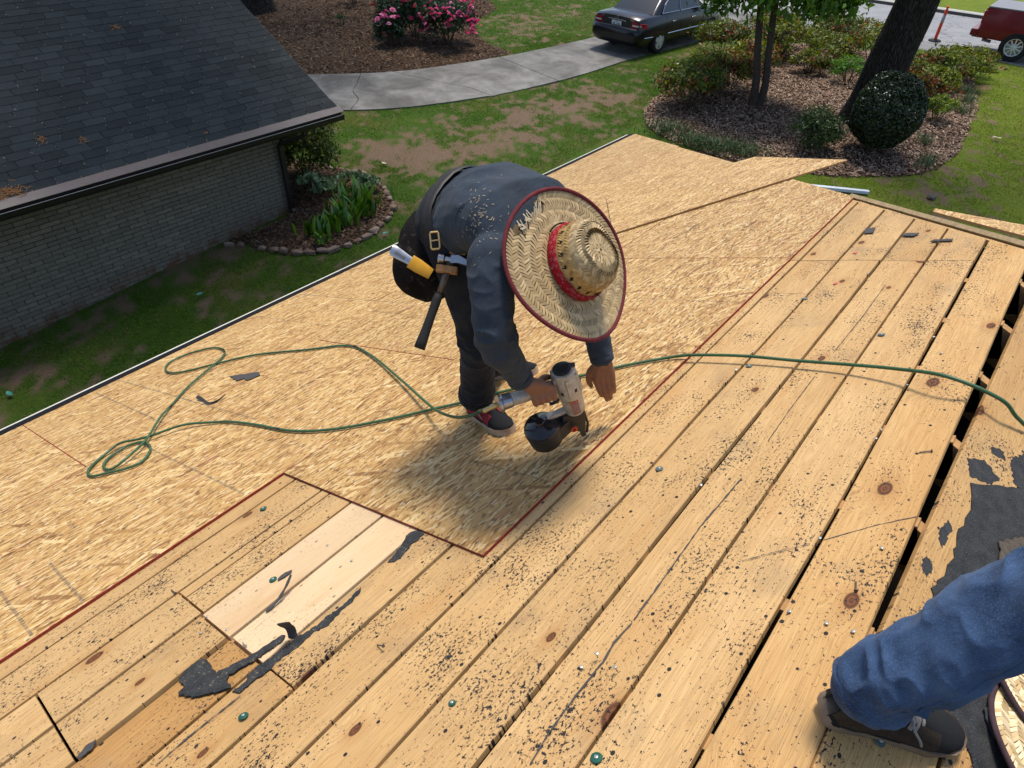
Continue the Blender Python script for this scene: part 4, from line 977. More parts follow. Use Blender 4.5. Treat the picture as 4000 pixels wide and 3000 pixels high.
def clumped(cen, rad, n, k, seed, shell=0.55, sig=0.16, flat=0.0, zmin=None):
    r_ = np.random.default_rng(seed); q = r_.normal(size=(k, 3)); q /= np.linalg.norm(q, axis=1, keepdims=True)
    q[:, 2] = np.where(q[:, 2] < -0.5, -q[:, 2] * 0.5, q[:, 2])
    q *= (shell + (1 - shell) * r_.random(k) ** 0.5)[:, None]; w = 0.5 + r_.random(k)
    idx = r_.choice(k, n, p=w / w.sum()); P = q[idx] + r_.normal(size=(n, 3)) * sig * np.array([1, 1, 0.8])
    P = np.array(cen) + P * np.array(rad)
    if zmin is not None: P = P[P[:, 2] > zmin]
    return P
def scat(name, V, F, c, mat, parent):
    o = link_mesh(name, np_mesh(name, V - np.array(root_origin(parent)), F, colors=np.repeat(c, F.shape[1], 0)), M[mat], parent); return o
AZ_G = [(0.145, 0.180, 0.018), (0.19, 0.215, 0.022), (0.09, 0.130, 0.015), (0.065, 0.095, 0.013), (0.24, 0.24, 0.03)]
AZ_R = [(0.28, 0.075, 0.022), (0.20, 0.06, 0.02), (0.32, 0.12, 0.03), (0.13, 0.05, 0.018)]
AZ_D = [(0.045, 0.070, 0.014), (0.065, 0.09, 0.016), (0.10, 0.12, 0.02), (0.07, 0.045, 0.018)]
def bush(name, label, x, y, r, h, n, size, pal, seed, cat='shrub', group=None, stems=7, asp=0.45, k=None, shell=0.5, sig=0.17, low=0.28, mat='leaf', pal2=None, base_z=None):
    z = float(zg(x)) + (0.06 if base_z is None else base_z); root = empty(name, (x, y, z), label, cat, group); r_ = random.Random(seed)
    C = clumped((x, y, z + h * (0.5 + low * 0.5)), (r[0], r[1], h * (0.5 - low * 0.2)), n, k or max(14, n // 55), seed, shell, sig, zmin=z + 0.02)
    V, F, c = leaf_cloud(C, size, pal, seed + 1, asp)
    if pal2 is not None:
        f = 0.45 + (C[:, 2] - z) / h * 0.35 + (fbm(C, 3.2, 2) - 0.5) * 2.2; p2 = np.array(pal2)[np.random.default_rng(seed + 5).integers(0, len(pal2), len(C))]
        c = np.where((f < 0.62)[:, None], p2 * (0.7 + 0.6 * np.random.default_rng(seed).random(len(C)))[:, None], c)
    scat('foliage', V, F, c, mat, root)
    for i in range(stems):
        a = 2 * pi * i / stems + r_.uniform(-.4, .4); q = r_.uniform(0.35, 0.8)
        p0 = Vector((x + cos(a) * 0.04, y + sin(a) * 0.04, z - 0.05)); p2 = Vector((x + cos(a) * r[0] * q, y + sin(a) * r[1] * q, z + h * r_.uniform(0.5, 0.85)))
        p1 = p0.lerp(p2, 0.5) + Vector((r_.uniform(-.06, .06), r_.uniform(-.06, .06), 0.05))
        m = MB(); m.tube(catmull([p0, p1, p2], 4), [0.016 - 0.0012 * j for j in range(9)], 5); m.build('stem', M['stem'], root)
    return root
GA = 'azaleas round the tree island'
AZ = [
 (15.75, 7.15, 0.80, 0.95, 2600, 0.058, 'rust-tinged azalea at the near end of the bed, closest to the lawn', True),
 (16.9, 7.35, 0.62, 0.95, 1900, 0.056, 'green azalea between the rust-tinged one and the twin-stemmed tree', False),
 (17.9, 7.0, 0.62, 0.85, 1800, 0.056, 'mixed green and rusty azalea right behind the twin-stemmed tree', True),
 (20.3, 8.45, 0.85, 0.95, 1900, 0.062, 'yellow-green azalea nearest the sedan', False),
 (19.6, 7.2, 0.70, 0.75, 1500, 0.060, 'low rusty azalea in the middle of the left back row', True),
 (21.6, 7.2, 0.85, 0.95, 1700, 0.064, 'tall yellow-green azalea just right of the twin stems', False),
 (22.9, 7.9, 0.9, 1.0, 1500, 0.066, 'azalea at the far left corner of the bed by the street', False),
 (20.6, 5.95, 0.50, 0.60, 1100, 0.055, 'small open azalea standing alone on the leaf litter', False),
 (21.9, 5.9, 0.75, 0.80, 1400, 0.062, 'rounded azalea behind the small lone one', False),
 (23.6, 6.3, 0.95, 1.05, 1600, 0.066, 'large dark azalea at the back by the street', False),
 (22.8, 4.9, 0.85, 1.10, 1700, 0.064, 'azalea showing just left of the big trunk', True),
 (22.9, 2.75, 0.85, 0.80, 2100, 0.064, 'largest azalea right of the big trunk', False),
 (21.6, 3.1, 0.75, 0.85, 1700, 0.060, 'rusty azalea tucked against the right of the big trunk', True),
 (20.3, 2.75, 0.55, 0.75, 1300, 0.058, 'dark azalea between the trunk and the clipped shrub', True),
 (24.3, 2.5, 0.7, 0.6, 900, 0.066, 'low azalea at the street edge behind the largest one', False)]
for i, (x, y, r, h, n, sz, lab, red) in enumerate(AZ):
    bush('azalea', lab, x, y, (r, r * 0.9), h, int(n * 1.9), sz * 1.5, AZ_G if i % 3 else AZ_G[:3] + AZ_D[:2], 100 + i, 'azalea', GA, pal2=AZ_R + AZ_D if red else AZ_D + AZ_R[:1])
bush('bright_shrub', 'small bright green feathery shrub beside the big trunk', 20.5, 4.85, (0.50, 0.50), 0.65, 1500, 0.075, [(0.085, 0.21, 0.02), (0.11, 0.25, 0.025), (0.06, 0.15, 0.015)], 140, asp=0.3)
bush('bright_shrub', 'small yellow-green shrub right of the clipped shrub', 18.9, 2.25, (0.34, 0.34), 0.55, 700, 0.085, [(0.20, 0.26, 0.03), (0.15, 0.22, 0.02), (0.10, 0.16, 0.02)], 141, asp=0.4)
bush('low_shrub', 'low dark green shrub left of the clipped shrub', 15.1, 3.85, (0.48, 0.48), 0.85, 4500, 0.065, [(0.035, 0.065, 0.016), (0.05, 0.085, 0.02), (0.028, 0.05, 0.014)], 142, asp=0.4, low=0.1)
bush('corner_shrub', 'rounded green shrub behind the downspout at the house corner', 7.35, 10.95, (0.62, 0.62), 1.38, 8000, 0.075, [(0.05, 0.085, 0.012), (0.085, 0.12, 0.014), (0.03, 0.055, 0.010), (0.13, 0.15, 0.02)], 143, low=0.05, base_z=0.03)
bush('dark_shrub', 'small dark shrub at the back of the rose bed', 17.7, 21.6, (0.6, 0.6), 0.7, 900, 0.09, [(0.03, 0.05, 0.014), (0.045, 0.07, 0.018)], 144)
bush('bright_shrub', 'tiny green seedling alone in the dark mulch', 15.5, 19.6, (0.22, 0.22), 0.3, 160, 0.07, [(0.05, 0.10, 0.02), (0.04, 0.08, 0.018)], 145, stems=3)
# clipped evergreen: dense shell of small leaves over a solid dark core added against see-through
x, y = 15.85, 2.80; z = float(zg(x)) + 0.08
ev = empty('clipped_shrub', (x, y, z), 'large dark clipped evergreen shrub in front of the big trunk', 'shrub')
r_ = np.random.default_rng(55); n = 24000; q = r_.normal(size=(n, 3)); q /= np.linalg.norm(q, axis=1, keepdims=True)
cen = np.array([x, y, z + 0.82]); rad = np.array([0.66, 0.70, 0.78])
lump = 1 + (fbm(q * 1.0 + 5, 1.6, 4) - 0.5) * 0.50
C = cen + q * rad * lump[:, None] * (1.0 - 0.09 * r_.random(n) ** 2)[:, None] * np.where(q[:, 2] < 0, 1.0 + 0.10 * q[:, 2], 1.0)[:, None]
V, F, c = leaf_cloud(C, 0.052, [(0.022, 0.040, 0.012), (0.032, 0.052, 0.015), (0.016, 0.030, 0.010), (0.045, 0.060, 0.020)], 56, 0.5, 0.15, cen=cen); scat('foliage', V, F, c, 'leaf_glossy', ev)
m = MB(); m.lathe([(0.02, -0.60), (0.34, -0.46), (0.46, -0.2), (0.47, 0.12), (0.40, 0.36), (0.22, 0.50), (0.02, 0.54)], cen, 18); simple('filler_core', (0.018, 0.02, 0.010), 0.95, 0.05); m.build('filler_core', M['filler_core'], ev)
m = MB(); m.tube([(x, y, z - 0.05), (x, y, z + 0.4)], 0.05, 7); m.build('stem', M['stem'], ev)

# roses
ROSE = [(0.70, 0.05, 0.20), (0.75, 0.09, 0.28), (0.60, 0.025, 0.11), (0.80, 0.18, 0.38)]
ROSE_R = [(0.50, 0.015, 0.035), (0.42, 0.012, 0.05)]; ROSE_P = [(0.72, 0.26, 0.42), (0.68, 0.20, 0.38), (0.62, 0.12, 0.28)]
def blooms(C, size, pal, seed, root):
    r_ = np.random.default_rng(seed); V, F, K = [], [], []
    for p in C:
        c = np.array(pal[r_.integers(0, len(pal))]) * (0.75 + 0.5 * r_.random()); s = size * (0.7 + 0.6 * r_.random()); tl = r_.normal(size=2) * 0.4
        for ring, (n, rr, hh, k) in enumerate(((6, 1.0, 0.0, 1.0), (5, 0.62, 0.30, 0.85), (3, 0.3, 0.5, 0.7))):
            for j in range(n):
                a = 2 * pi * (j + 0.5 * ring) / n; b = len(V); w = 0.6
                for aa, rad_, z_ in ((a, 0.15 * rr, 0.1 + hh), (a - w, rr * 0.8, 0.2 + hh), (a, rr, 0.12 + hh), (a + w, rr * 0.8, 0.2 + hh)):
                    xx, yy = cos(aa) * rad_ * s, sin(aa) * rad_ * s; V.append((p[0] + xx, p[1] + yy, p[2] + z_ * s + xx * tl[0] + yy * tl[1])); K.append(c * k)
                F.append((b, b + 1, b + 2, b + 3))
    o = link_mesh('blossoms', np_mesh('blossoms', np.array(V) - np.array(root_origin(root)), np.array(F), colors=np.array(K)), M['petal'], root); return o
RG = [(0.025, 0.055, 0.022), (0.035, 0.07, 0.028), (0.018, 0.04, 0.016)]
def rose(label, x, y, r, h, nl, nb, size, pal, seed, top=0.0):
    root = bush('rose_bush', label, x, y, (r, r), h, int(nl * 1.7), 0.10, RG, seed, 'rose bush', 'rose bushes in the mulch bed', stems=9, low=0.12, shell=0.45)
    z = float(zg(x)) + 0.06
    C = clumped((x, y, z + h * 0.56), (r * 1.10, r * 1.10, h * 0.54), nb * 3, 40, seed + 3, 0.85, 0.13); nrm = C - np.array([x, y, z + h * 0.35])
    C = C[(C[:, 2] > z + h * 0.22)][:nb]; blooms(C, size, pal, seed + 4, root); return root
rose('biggest rose bush, covered in deep pink blooms', 16.05, 15.35, 0.78, 1.25, 2600, 230, 0.062, ROSE, 160)
rose('pink and red rose bush behind the biggest one', 15.95, 16.65, 0.80, 1.45, 2200, 170, 0.062, ROSE[:3] + ROSE_R, 161)
rose('red rose bush at the back, on the far left', 15.55, 17.35, 0.45, 1.15, 1000, 55, 0.07, ROSE_R, 162)
rose('small pale pink rose bush at the front left of the bed', 14.85, 16.55, 0.42, 0.85, 1100, 26, 0.085, ROSE_P, 163)

# strappy clumps
def strap_clump(name, label, x, y, n, h, w, pal, seed, cat='grass clump', group=None, spread=0.10, arch=0.5, mat='leaf', base_z=0.05):
    z = float(zg(x)) + base_z; root = empty(name, (x, y, z), label, cat, group); r_ = random.Random(seed); V, F, K = [], [], []
    for i in range(n):
        a = r_.uniform(0, 2 * pi); b0 = (x + r_.gauss(0, spread), y + r_.gauss(0, spread)); hh = h * r_.uniform(0.55, 1.1); ar = arch * hh * r_.uniform(0.3, 1.1); ww = w * r_.uniform(0.7, 1.2); c = np.array(r_.choice(pal)) * r_.uniform(0.75, 1.3)
        sx, sy = -sin(a) * ww / 2, cos(a) * ww / 2; b = len(V)
        for u, k in ((0, 0.6), (0.35, 1.0), (0.7, 0.85), (1.0, 0.08)):
            px, py, pz = b0[0] + cos(a) * ar * u * u, b0[1] + sin(a) * ar * u * u, z + hh * (u - 0.35 * arch * u * u)
            V += [(px - sx * k, py - sy * k, pz), (px + sx * k, py + sy * k, pz)]; K += [c, c]
        for j in range(3): F.append((b + 2 * j, b + 2 * j + 1, b + 2 * j + 3, b + 2 * j + 2))
    o = link_mesh('leaves', np_mesh('leaves', np.array(V) - np.array(root_origin(root)), np.array(F), colors=np.array(K)), M[mat], root); return root
LIR = [(0.075, 0.12, 0.045), (0.10, 0.15, 0.06), (0.055, 0.09, 0.03), (0.15, 0.19, 0.11)]
LD = [(0.022, 0.055, 0.010), (0.032, 0.07, 0.012), (0.018, 0.042, 0.008)]
for i, (x, y, lab) in enumerate([(17.2, 2.1, 'variegated lily turf clump nearest right of the clipped shrub'), (20.1, 1.95, 'variegated lily turf clump halfway along the right bed edge'), (22.0, 2.2, 'variegated lily turf clump farthest along the right bed edge'), (15.95, 1.75, 'variegated lily turf clump at the near right tip of the bed'), (17.0, 2.75, 'variegated lily turf clump just behind the clipped shrub'), (21.1, 2.0, 'variegated lily turf clump third along the right bed edge')]):
    strap_clump('lily_turf', lab, x, y, 70, 0.30, 0.016, LIR, 200 + i, group='lily turf along the bed edge')
for i, (x, y, lab) in enumerate([(14.15, 6.75, 'dark green grass clump farthest left beyond the roof edge'), (13.85, 5.95, 'dark green grass clump second from the left beyond the roof edge'), (13.95, 5.45, 'dark green grass clump third from the left beyond the roof edge'), (14.15, 4.95, 'dark green grass clump nearest the low shrub')]):
    strap_clump('grass_clump', lab, x, y, 260, 0.30, 0.016, LD, 220 + i, group='grass clumps beyond the roof edge', spread=0.26, arch=1.1)
CAN = [(0.055, 0.14, 0.012), (0.08, 0.19, 0.016), (0.04, 0.10, 0.010), (0.12, 0.24, 0.02)]
for i, (x, y, h, lab) in enumerate([(6.05, 9.0, 0.38, 'broad-leaved green plant nearest the brick wall in the stone-edged bed'), (6.35, 8.92, 0.42, 'broad-leaved green plant in the front middle of the stone-edged bed'), (6.72, 8.95, 0.45, 'broad-leaved green plant in the centre of the stone-edged bed'), (7.05, 8.95, 0.45, 'broad-leaved green plant right of centre in the stone-edged bed'), (7.35, 9.12, 0.48, 'broad-leaved green plant nearest the right curve of stones'), (7.15, 9.4, 0.45, 'broad-leaved green plant behind the others in the stone-edged bed')]):
    strap_clump('broad_leaf_plant', lab, x, y, 26, h, 0.075, CAN, 240 + i, 'plant', 'broad-leaved plants in the stone-edged bed', 0.13, 0.45, 'leaf_glossy', 0.06)
PALE = [(0.14, 0.21, 0.11), (0.10, 0.17, 0.075), (0.18, 0.25, 0.14), (0.07, 0.12, 0.04)]
for i, (x, y, r, h, lab) in enumerate([(6.95, 10.15, 0.26, 0.42, 'pale grey-green leafy plant next to the house corner'), (7.45, 9.95, 0.32, 0.32, 'pale grey-green leafy plant in the middle of the bed back'), (7.75, 9.65, 0.26, 0.26, 'pale grey-green leafy plant close to the far stones'), (5.95, 8.72, 0.16, 0.14, 'little green seedling patch at the near edge of the corner bed')]):
    bush('leafy_plant', lab, x, y, (r, r), h, 240 if i < 3 else 90, 0.10 if i < 3 else 0.06, PALE if i < 3 else CAN, 260 + i, 'plant', 'leafy plants in the corner bed', stems=3, asp=0.6)

# edging stones
simple('edging_stone', (0.30, 0.20, 0.15), 0.85, 0.25, 0, 0.45, 5, 0.5, 0.01)
t = T('edging_stone', 0.85, 0.25); r = t.rand(); nz = t.noise(t.obj(), 18, 5, 0.65)
c = t.mix(r, (0.155, 0.082, 0.05), (0.25, 0.185, 0.145)); c = t.mix(t.step(nz, 0.45, 0.8), c, (0.31, 0.24, 0.19)); c = t.mix(t.step(t.noise(t.obj(), 7, 3), 0.55, 0.7), c, (0.16, 0.10, 0.07)); t.set('Base Color', c); t.bump(nz, 0.6, 0.01); M['edging_stone'] = t.m
def stone_mesh(seed, d):
    r_ = random.Random(seed); bm = bmesh.new(); bmesh.ops.create_icosphere(bm, subdivisions=2, radius=1.0)
    for w in bm.verts:
        f = 1 + (float(vnoise(np.array([[w.co.x * 1.6 + seed, w.co.y * 1.6, w.co.z * 1.6]]))[0]) - 0.5) * 0.8
        q = w.co * f; q = Vector([max(-0.78, min(0.78, c_)) for c_ in q]); w.co = Vector((q.x * d[0], q.y * d[1], q.z * d[2]))
    me = bpy.data.meshes.new('edging_stone'); bm.to_mesh(me); bm.free(); me.materials.append(M['edging_stone']); return me
stm = [stone_mesh(k, (0.10 + 0.03 * (k % 3), 0.075, 0.06 + 0.012 * (k % 2))) for k in range(7)]
arc = catmull([(4.95, 10.1, 0), (5.12, 9.80, 0), (5.27, 9.40, 0), (5.46, 9.03, 0), (5.73, 8.64, 0), (6.13, 8.41, 0), (6.58, 8.33, 0), (7.17, 8.51, 0), (7.57, 8.74, 0), (7.85, 9.13, 0), (8.12, 9.74, 0), (8.20, 10.3, 0), (8.08, 10.79, 0), (7.95, 11.4, 0)], 30)
dist = 0.0; nxt = 0.1
for a, b in zip(arc[:-1], arc[1:]):
    dist += (b - a).length
    if dist > nxt:
        nxt = dist + rng.uniform(0.155, 0.225)
        if rng.random() < 0.06: continue
        o = bpy.data.objects.new('edging_stone', rng.choice(stm)); col.objects.link(o); d = (b - a).normalized()
        o.location = (b.x + rng.uniform(-.02, .02), b.y + rng.uniform(-.02, .02), float(zg(b.x)) + 0.03 + rng.uniform(-.012, .01)); o.rotation_euler = (rng.uniform(-.15, .15), rng.uniform(-.15, .15), math.atan2(d.y, d.x) + rng.uniform(-.25, .25)); k = rng.uniform(0.55, 1.15); o.scale = (k, k, k)
        tag(o, 'rough brown edging stone in the row round the corner bed', 'stone', 'edging stones round the corner bed')

# ------------------------------------------------------------------ trees
def trunk_mesh(m, pts, rad, seg=22, rough=0.06, seed=0, flare=0.0):
    pts = catmull(pts, 10); n = len(pts); R = []
    for i, p in enumerate(pts):
        u = i / (n - 1) * (len(rad) - 1); k = min(int(u), len(rad) - 2); r = rad[k] + (rad[k + 1] - rad[k]) * (u - k); ring = []
        tt = (pts[min(i + 1, n - 1)] - pts[max(i - 1, 0)]).normalized(); sx = tt.cross(Vector((0, 1, 0))).normalized(); sy = tt.cross(sx)
        for j in range(seg):
            a = 2 * pi * j / seg; q = Vector((cos(a) * 2.2, sin(a) * 2.2, p.z * 0.9))
            f = 1 + (float(vnoise(np.array([[q.x + seed, q.y, q.z]]))[0]) - 0.5) * rough * 2 + (float(vnoise(np.array([[q.x * 3 + seed, q.y * 3, q.z]]))[0]) - 0.5) * rough
            if flare: f += flare * max(0, 1 - i / (n * 0.22)) ** 2 * (0.6 + 0.6 * sin(a * 5 + seed))
            ring.append(p + sx * (cos(a) * r * f) + sy * (sin(a) * r * f))
        R.append(ring)
    m.rings(R); return m
def crown(root, name, cen, rad, n, k, size, pal, seed, mat='leaf', asp=0.5, droop=0.0, zmin=None, shell=0.35, sig=0.13):
    C = clumped(cen, rad, n, k, seed, shell, sig, zmin=zmin); V, F, c = leaf_cloud(C, size, pal, seed + 1, asp, 0.4, droop); return scat(name, V, F, c, mat, root)
OAKL = [(0.05, 0.095, 0.018), (0.065, 0.12, 0.022), (0.04, 0.075, 0.015)]
def big_tree(name, label, x, y, r, lean, ccen, crad, n, seed, mat='bark_dark', rz=7.5):
    z = float(zg(x)); root = empty(name, (x, y, z), label, 'tree')
    m = MB(); trunk_mesh(m, [(x, y, z - 0.15), (x + lean[0] * 0.3, y + lean[1] * 0.3, z + 1.2), (x + lean[0], y + lean[1], z + 3.2), (x + lean[0] * 1.5, y + lean[1] * 1.5, z + rz)], [r * 1.25, r * 1.02, r * 0.95, r * 0.85, r * 0.7], 28, 0.07, seed, 0.28); m.build('trunk', M[mat], root, smooth=True)
    top = Vector((x + lean[0] * 1.45, y + lean[1] * 1.45, z + rz - 0.6)); r_ = random.Random(seed)
    for i in range(6):
        a = 2 * pi * i / 6 + r_.uniform(-.3, .3); e = Vector((ccen[0] + cos(a) * crad[0] * 0.6, ccen[1] + sin(a) * crad[1] * 0.6, ccen[2] + r_.uniform(-0.5, 1.0)))
        m = MB(); m.tube(catmull([top, top.lerp(e, 0.45) + Vector((0, 0, 0.5)), e], 5), [r * 0.42 * (1 - 0.08 * j) for j in range(11)], 8); m.build('limb', M[mat], root, smooth=True)
    crown(root, 'crown', ccen, crad, n, 150, 0.26, OAKL, seed); return root
big_tree('oak_tree', 'big dark-barked tree trunk leaning out of the mulch island', 17.62, 3.55, 0.45, (-0.12, -0.28), (19.0, 1.0, 11.0), (4.2, 4.2, 2.6), 2600, 71)
big_tree('oak_tree', 'grey tree trunk at the back of the rose bed beside the shingle roof', 14.75, 23.25, 0.52, (0.0, 0.1), (15.2, 21.0, 9.5), (6.0, 6.0, 2.8), 7500, 72, rz=6.8)
big_tree('oak_tree', 'tall tree behind the brick house shading its roof', 3.2, 18.5, 0.42, (0.6, -0.8), (7.4, 11.4, 9.6), (3.9, 3.6, 1.5), 7000, 73, rz=8.0)
# twin-stemmed small tree with drooping leaves
x, y = 16.97, 5.92; z = float(zg(x)) + 0.08
dog = empty('twin_stem_tree', (x, y, z), 'slender twin-stemmed tree with bright drooping leaves', 'tree')
for P, rr in (([(x - .05, y + .05, z - 0.1), (x - .08, y + .09, z + 0.55), (x - .10, y + .25, z + 1.3), (x - .02, y + .52, z + 2.5), (x + .1, y + .8, z + 3.6)], [0.125, 0.092, 0.083, 0.075, 0.05]), ([(x + .04, y - .06, z - 0.1), (x + .05, y - .10, z + 0.5), (x - .02, y + .0, z + 1.3), (x - .05, y + .12, z + 2.5), (x - .2, y - .1, z + 3.7)], [0.12, 0.088, 0.08, 0.07, 0.05])):
    m = MB(); trunk_mesh(m, P, rr, 12, 0.05, 5); m.build('trunk', M['bark_smooth'], dog, smooth=True)
for i in range(9):
    r_ = random.Random(i); a = 2 * pi * i / 9; b = Vector((x - .05, y + .3, z + 2.0 + 0.12 * i)); e = Vector((x + cos(a) * 1.2, y + .15 + sin(a) * 1.35, z + 2.05 + r_.uniform(0, 1.0)))
    m = MB(); m.tube(catmull([b, b.lerp(e, 0.5) + Vector((0, 0, 0.3)), e], 4), [0.03 - 0.0025 * j for j in range(9)], 5); m.build('branch', M['bark_smooth'], dog)
DG = [(0.085, 0.19, 0.02), (0.12, 0.235, 0.028), (0.06, 0.135, 0.014), (0.16, 0.27, 0.035)]
crown(dog, 'crown', (x - 0.05, y + 0.10, z + 2.70), (1.35, 1.60, 1.15), 15000, 190, 0.20, DG, 74, asp=0.42, droop=1.2, zmin=z + 1.45, shell=0.5, sig=0.14)
# ------------------------------------------------------------------ vehicles
def paint(name, c, rough=0.28):
    t = T(name, rough, 0.35); nz = t.noise(t.obj(), 2.0, 4, 0.6)
    t.set('Base Color', t.mix(t.step(nz, 0.4, 0.75), c, tuple(min(1, x * 1.25 + 0.004) for x in c)))
    t.b.inputs['Coat Weight'].default_value = 0.25; t.b.inputs['Coat Roughness'].default_value = 0.06
    t.set('Roughness', t.math('ADD', rough, t.math('MULTIPLY', nz, 0.15))); M[name] = t.m
paint('navy_paint', (0.002, 0.003, 0.006), 0.22); paint('red_paint', (0.16, 0.006, 0.014))
simple('chrome', (0.62, 0.62, 0.63), 0.18, 0.5, 1.0, 0.1, 10); simple('alloy', (0.62, 0.62, 0.60), 0.3, 0.5, 0.15, 0.1, 10)
simple('tyre', (0.018, 0.018, 0.019), 0.85, 0.3, 0, 0.2, 20); simple('black_trim', (0.012, 0.012, 0.013), 0.5, 0.4)
t = T('car_glass', 0.04, 0.6, col=(0.010, 0.013, 0.014)); M['car_glass'] = t.m
simple('tail_red', (0.30, 0.012, 0.016), 0.12, 0.5, 0, 0.15, 6); simple('lamp_white', (0.62, 0.58, 0.55), 0.1, 0.5)
simple('plate_white', (0.55, 0.57, 0.56), 0.45, 0.4, 0, 0.1, 30); simple('plate_text', (0.10, 0.13, 0.16), 0.5, 0.3)
simple('beige_seat', (0.40, 0.36, 0.28), 0.7, 0.3)
def evaluated(ob):
    dg = bpy.context.evaluated_depsgraph_get(); return bpy.data.meshes.new_from_object(ob.evaluated_get(dg), depsgraph=dg)
def carve(ob, cutters):
    cs = []
    for c in cutters:
        co = bpy.data.objects.new('cutter', c.mesh('cutter')); col.objects.link(co); cs.append(co); bm = bmesh.new(); bm.from_mesh(co.data); bmesh.ops.recalc_face_normals(bm, faces=bm.faces); bm.to_mesh(co.data); bm.free()
        md = ob.modifiers.new('cut', 'BOOLEAN'); md.operation = 'DIFFERENCE'; md.object = co; md.solver = 'EXACT'
    bpy.context.view_layer.update(); me = evaluated(ob); ob.modifiers.clear(); old = ob.data; ob.data = me
    for co in cs: bpy.data.objects.remove(co)
def wheel(parent, c, r, w, side, spokes=5, rim_mat='alloy', tyre_mat='tyre', rimr=0.68):
    """side = -1: outer face towards -y"""
    c = Vector(c); ax = (0, side, 0); m = MB()
    m.lathe([(r * rimr, -w / 2), (r * 0.93, -w / 2), (r, -w * 0.34), (r, w * 0.34), (r * 0.93, w / 2), (r * rimr, w / 2)], c, 28, ax, cap=False); wh = m.build('wheel', M[tyre_mat], parent, smooth=True, auto=40, world=False)
    m = MB(); m.lathe([(r * rimr * 1.02, w * 0.30), (r * rimr * 1.02, w * 0.46), (r * rimr * 0.90, w * 0.44), (r * rimr * 0.88, w * 0.05), (0.02, w * 0.03)], c, 28, ax, cap=False)
    for k in range(spokes):
        a = 2 * pi * k / spokes + 0.3; d = Vector((cos(a), 0, sin(a))); n = Vector((-sin(a), 0, cos(a))); o = Vector((0, side * w * 0.40, 0)); q = Vector((0, side * 0.03, 0))
        R0 = [c + o + d * r * 0.10 + n * r * s * (0.20 if spokes < 7 else 0.05) + (q if e else -q) for s, e in ((-1, 0), (1, 0), (1, 1), (-1, 1))]
        R1 = [c + o + d * r * rimr * 0.93 + n * r * s * (0.15 if spokes < 7 else 0.045) + (q * 0.3 if e else -q) for s, e in ((-1, 0), (1, 0), (1, 1), (-1, 1))]
        m.rings([R0, R1])
    m.lathe([(r * 0.15, w * 0.30), (r * 0.15, w * 0.50), (0.01, w * 0.52)], c, 12, ax)
    m.build('rim', M[rim_mat], wh, smooth=False, world=False)
    return wh
def sect(x, zb, wb, wm, z1, wm2, z2, ws, zs, zc):
    h = [(0, zb), (wb * 0.8, zb), (wb, zb + 0.03), (wm, z1), (wm2, z2), (ws + (wm2 - ws) * 0.25, zs - 0.03), (ws, zs), (ws * 0.55, zs + (zc - zs) * 0.75), (0, zc)]
    L = [Vector((x, -y, z)) for y, z in h]; Rr = [Vector((x, y, z)) for y, z in h[1:-1]]
    return L + Rr[::-1]
hd = radians(-4.5)
sedan = empty('sedan', (19.81, 11.10, float(zg(20.5)) + 0.03), 'black four-door sedan parked on the driveway, seen from behind', 'car', rotz=hd)
ST = [(-1.13, .44, .58, .72, .52, .72, .60, .66, .66, .68), (-1.09, .34, .70, .81, .46, .81, .62, .74, .71, .73), (-1.02, .28, .77, .865, .46, .86, .66, .765, .735, .75), (-1.00, .27, .78, .875, .46, .865, .68, .74, .93, .985), (-0.93, .24, .79, .89, .47, .88, .70, .755, .975, 1.03), (-0.6, .22, .80, .905, .5, .90, .72, .78, .995, 1.05), (-0.2, .2, .80, .915, .5, .905, .74, .80, .995, 1.05), (0.5, .2, .80, .915, .5, .91, .74, .83, .985, 1.0), (1.5, .2, .80, .915, .5, .91, .74, .835, .965, .98), (2.3, .2, .80, .915, .5, .91, .72, .83, .945, .97), (2.75, .2, .80, .91, .5, .90, .70, .80, .92, .985), (3.3, .2, .78, .89, .48, .88, .66, .74, .85, .91), (3.66, .22, .70, .84, .45, .82, .60, .66, .75, .79), (3.84, .30, .55, .70, .45, .68, .55, .55, .62, .64)]
m = MB(); m.rings([sect(*s_) for s_ in ST]); body = m.build('body', M['navy_paint'], sedan, smooth=True, world=False, auto=42)
cuts_ = []
for wx in (0.0, 2.925):
    for sd in (-1, 1):
        c_ = MB(); c_.lathe([(0.365, -0.20), (0.365, 0.20)], (wx, sd * 0.90, 0.335), 28, (0, 1, 0)); cuts_.append(c_)
carve(body, cuts_); body.data.set_sharp_from_angle(angle=radians(42))
m = MB()
for wx in (0.0, 2.925):
    for sd in (-1, 1): m.lathe([(0.355, -0.02), (0.30, 0.02)], (wx, sd * 0.70, 0.34), 20, (0, 1, 0))
m.build('wheel_well', M['black_trim'], sedan, world=False)
def cab_ring(x0, x1, hw0, hw1, z, k=0.0):
    xs = [x0, x0 + (x1 - x0) * 0.06, x0 + (x1 - x0) * 0.5, x1 - (x1 - x0) * 0.06, x1]
    hw = [hw0 * 0.86, hw0 * 0.97, (hw0 + hw1) / 2 + 0.01, hw1 * 0.98, hw1 * 0.84]
    return [Vector((x, -w, z)) for x, w in zip(xs, hw)] + [Vector((x, w, z)) for x, w in list(zip(xs, hw))[::-1]]
m = MB(); m.rings([cab_ring(-0.42, 2.62, .80, .82, .955), cab_ring(-0.30, 2.50, .795, .81, 1.0), cab_ring(0.30, 1.86, .63, .64, 1.37), cab_ring(0.42, 1.74, .58, .59, 1.425), cab_ring(0.65, 1.50, .42, .42, 1.452)]); m.build('cabin', M['navy_paint'], sedan, smooth=True, world=False, auto=38)
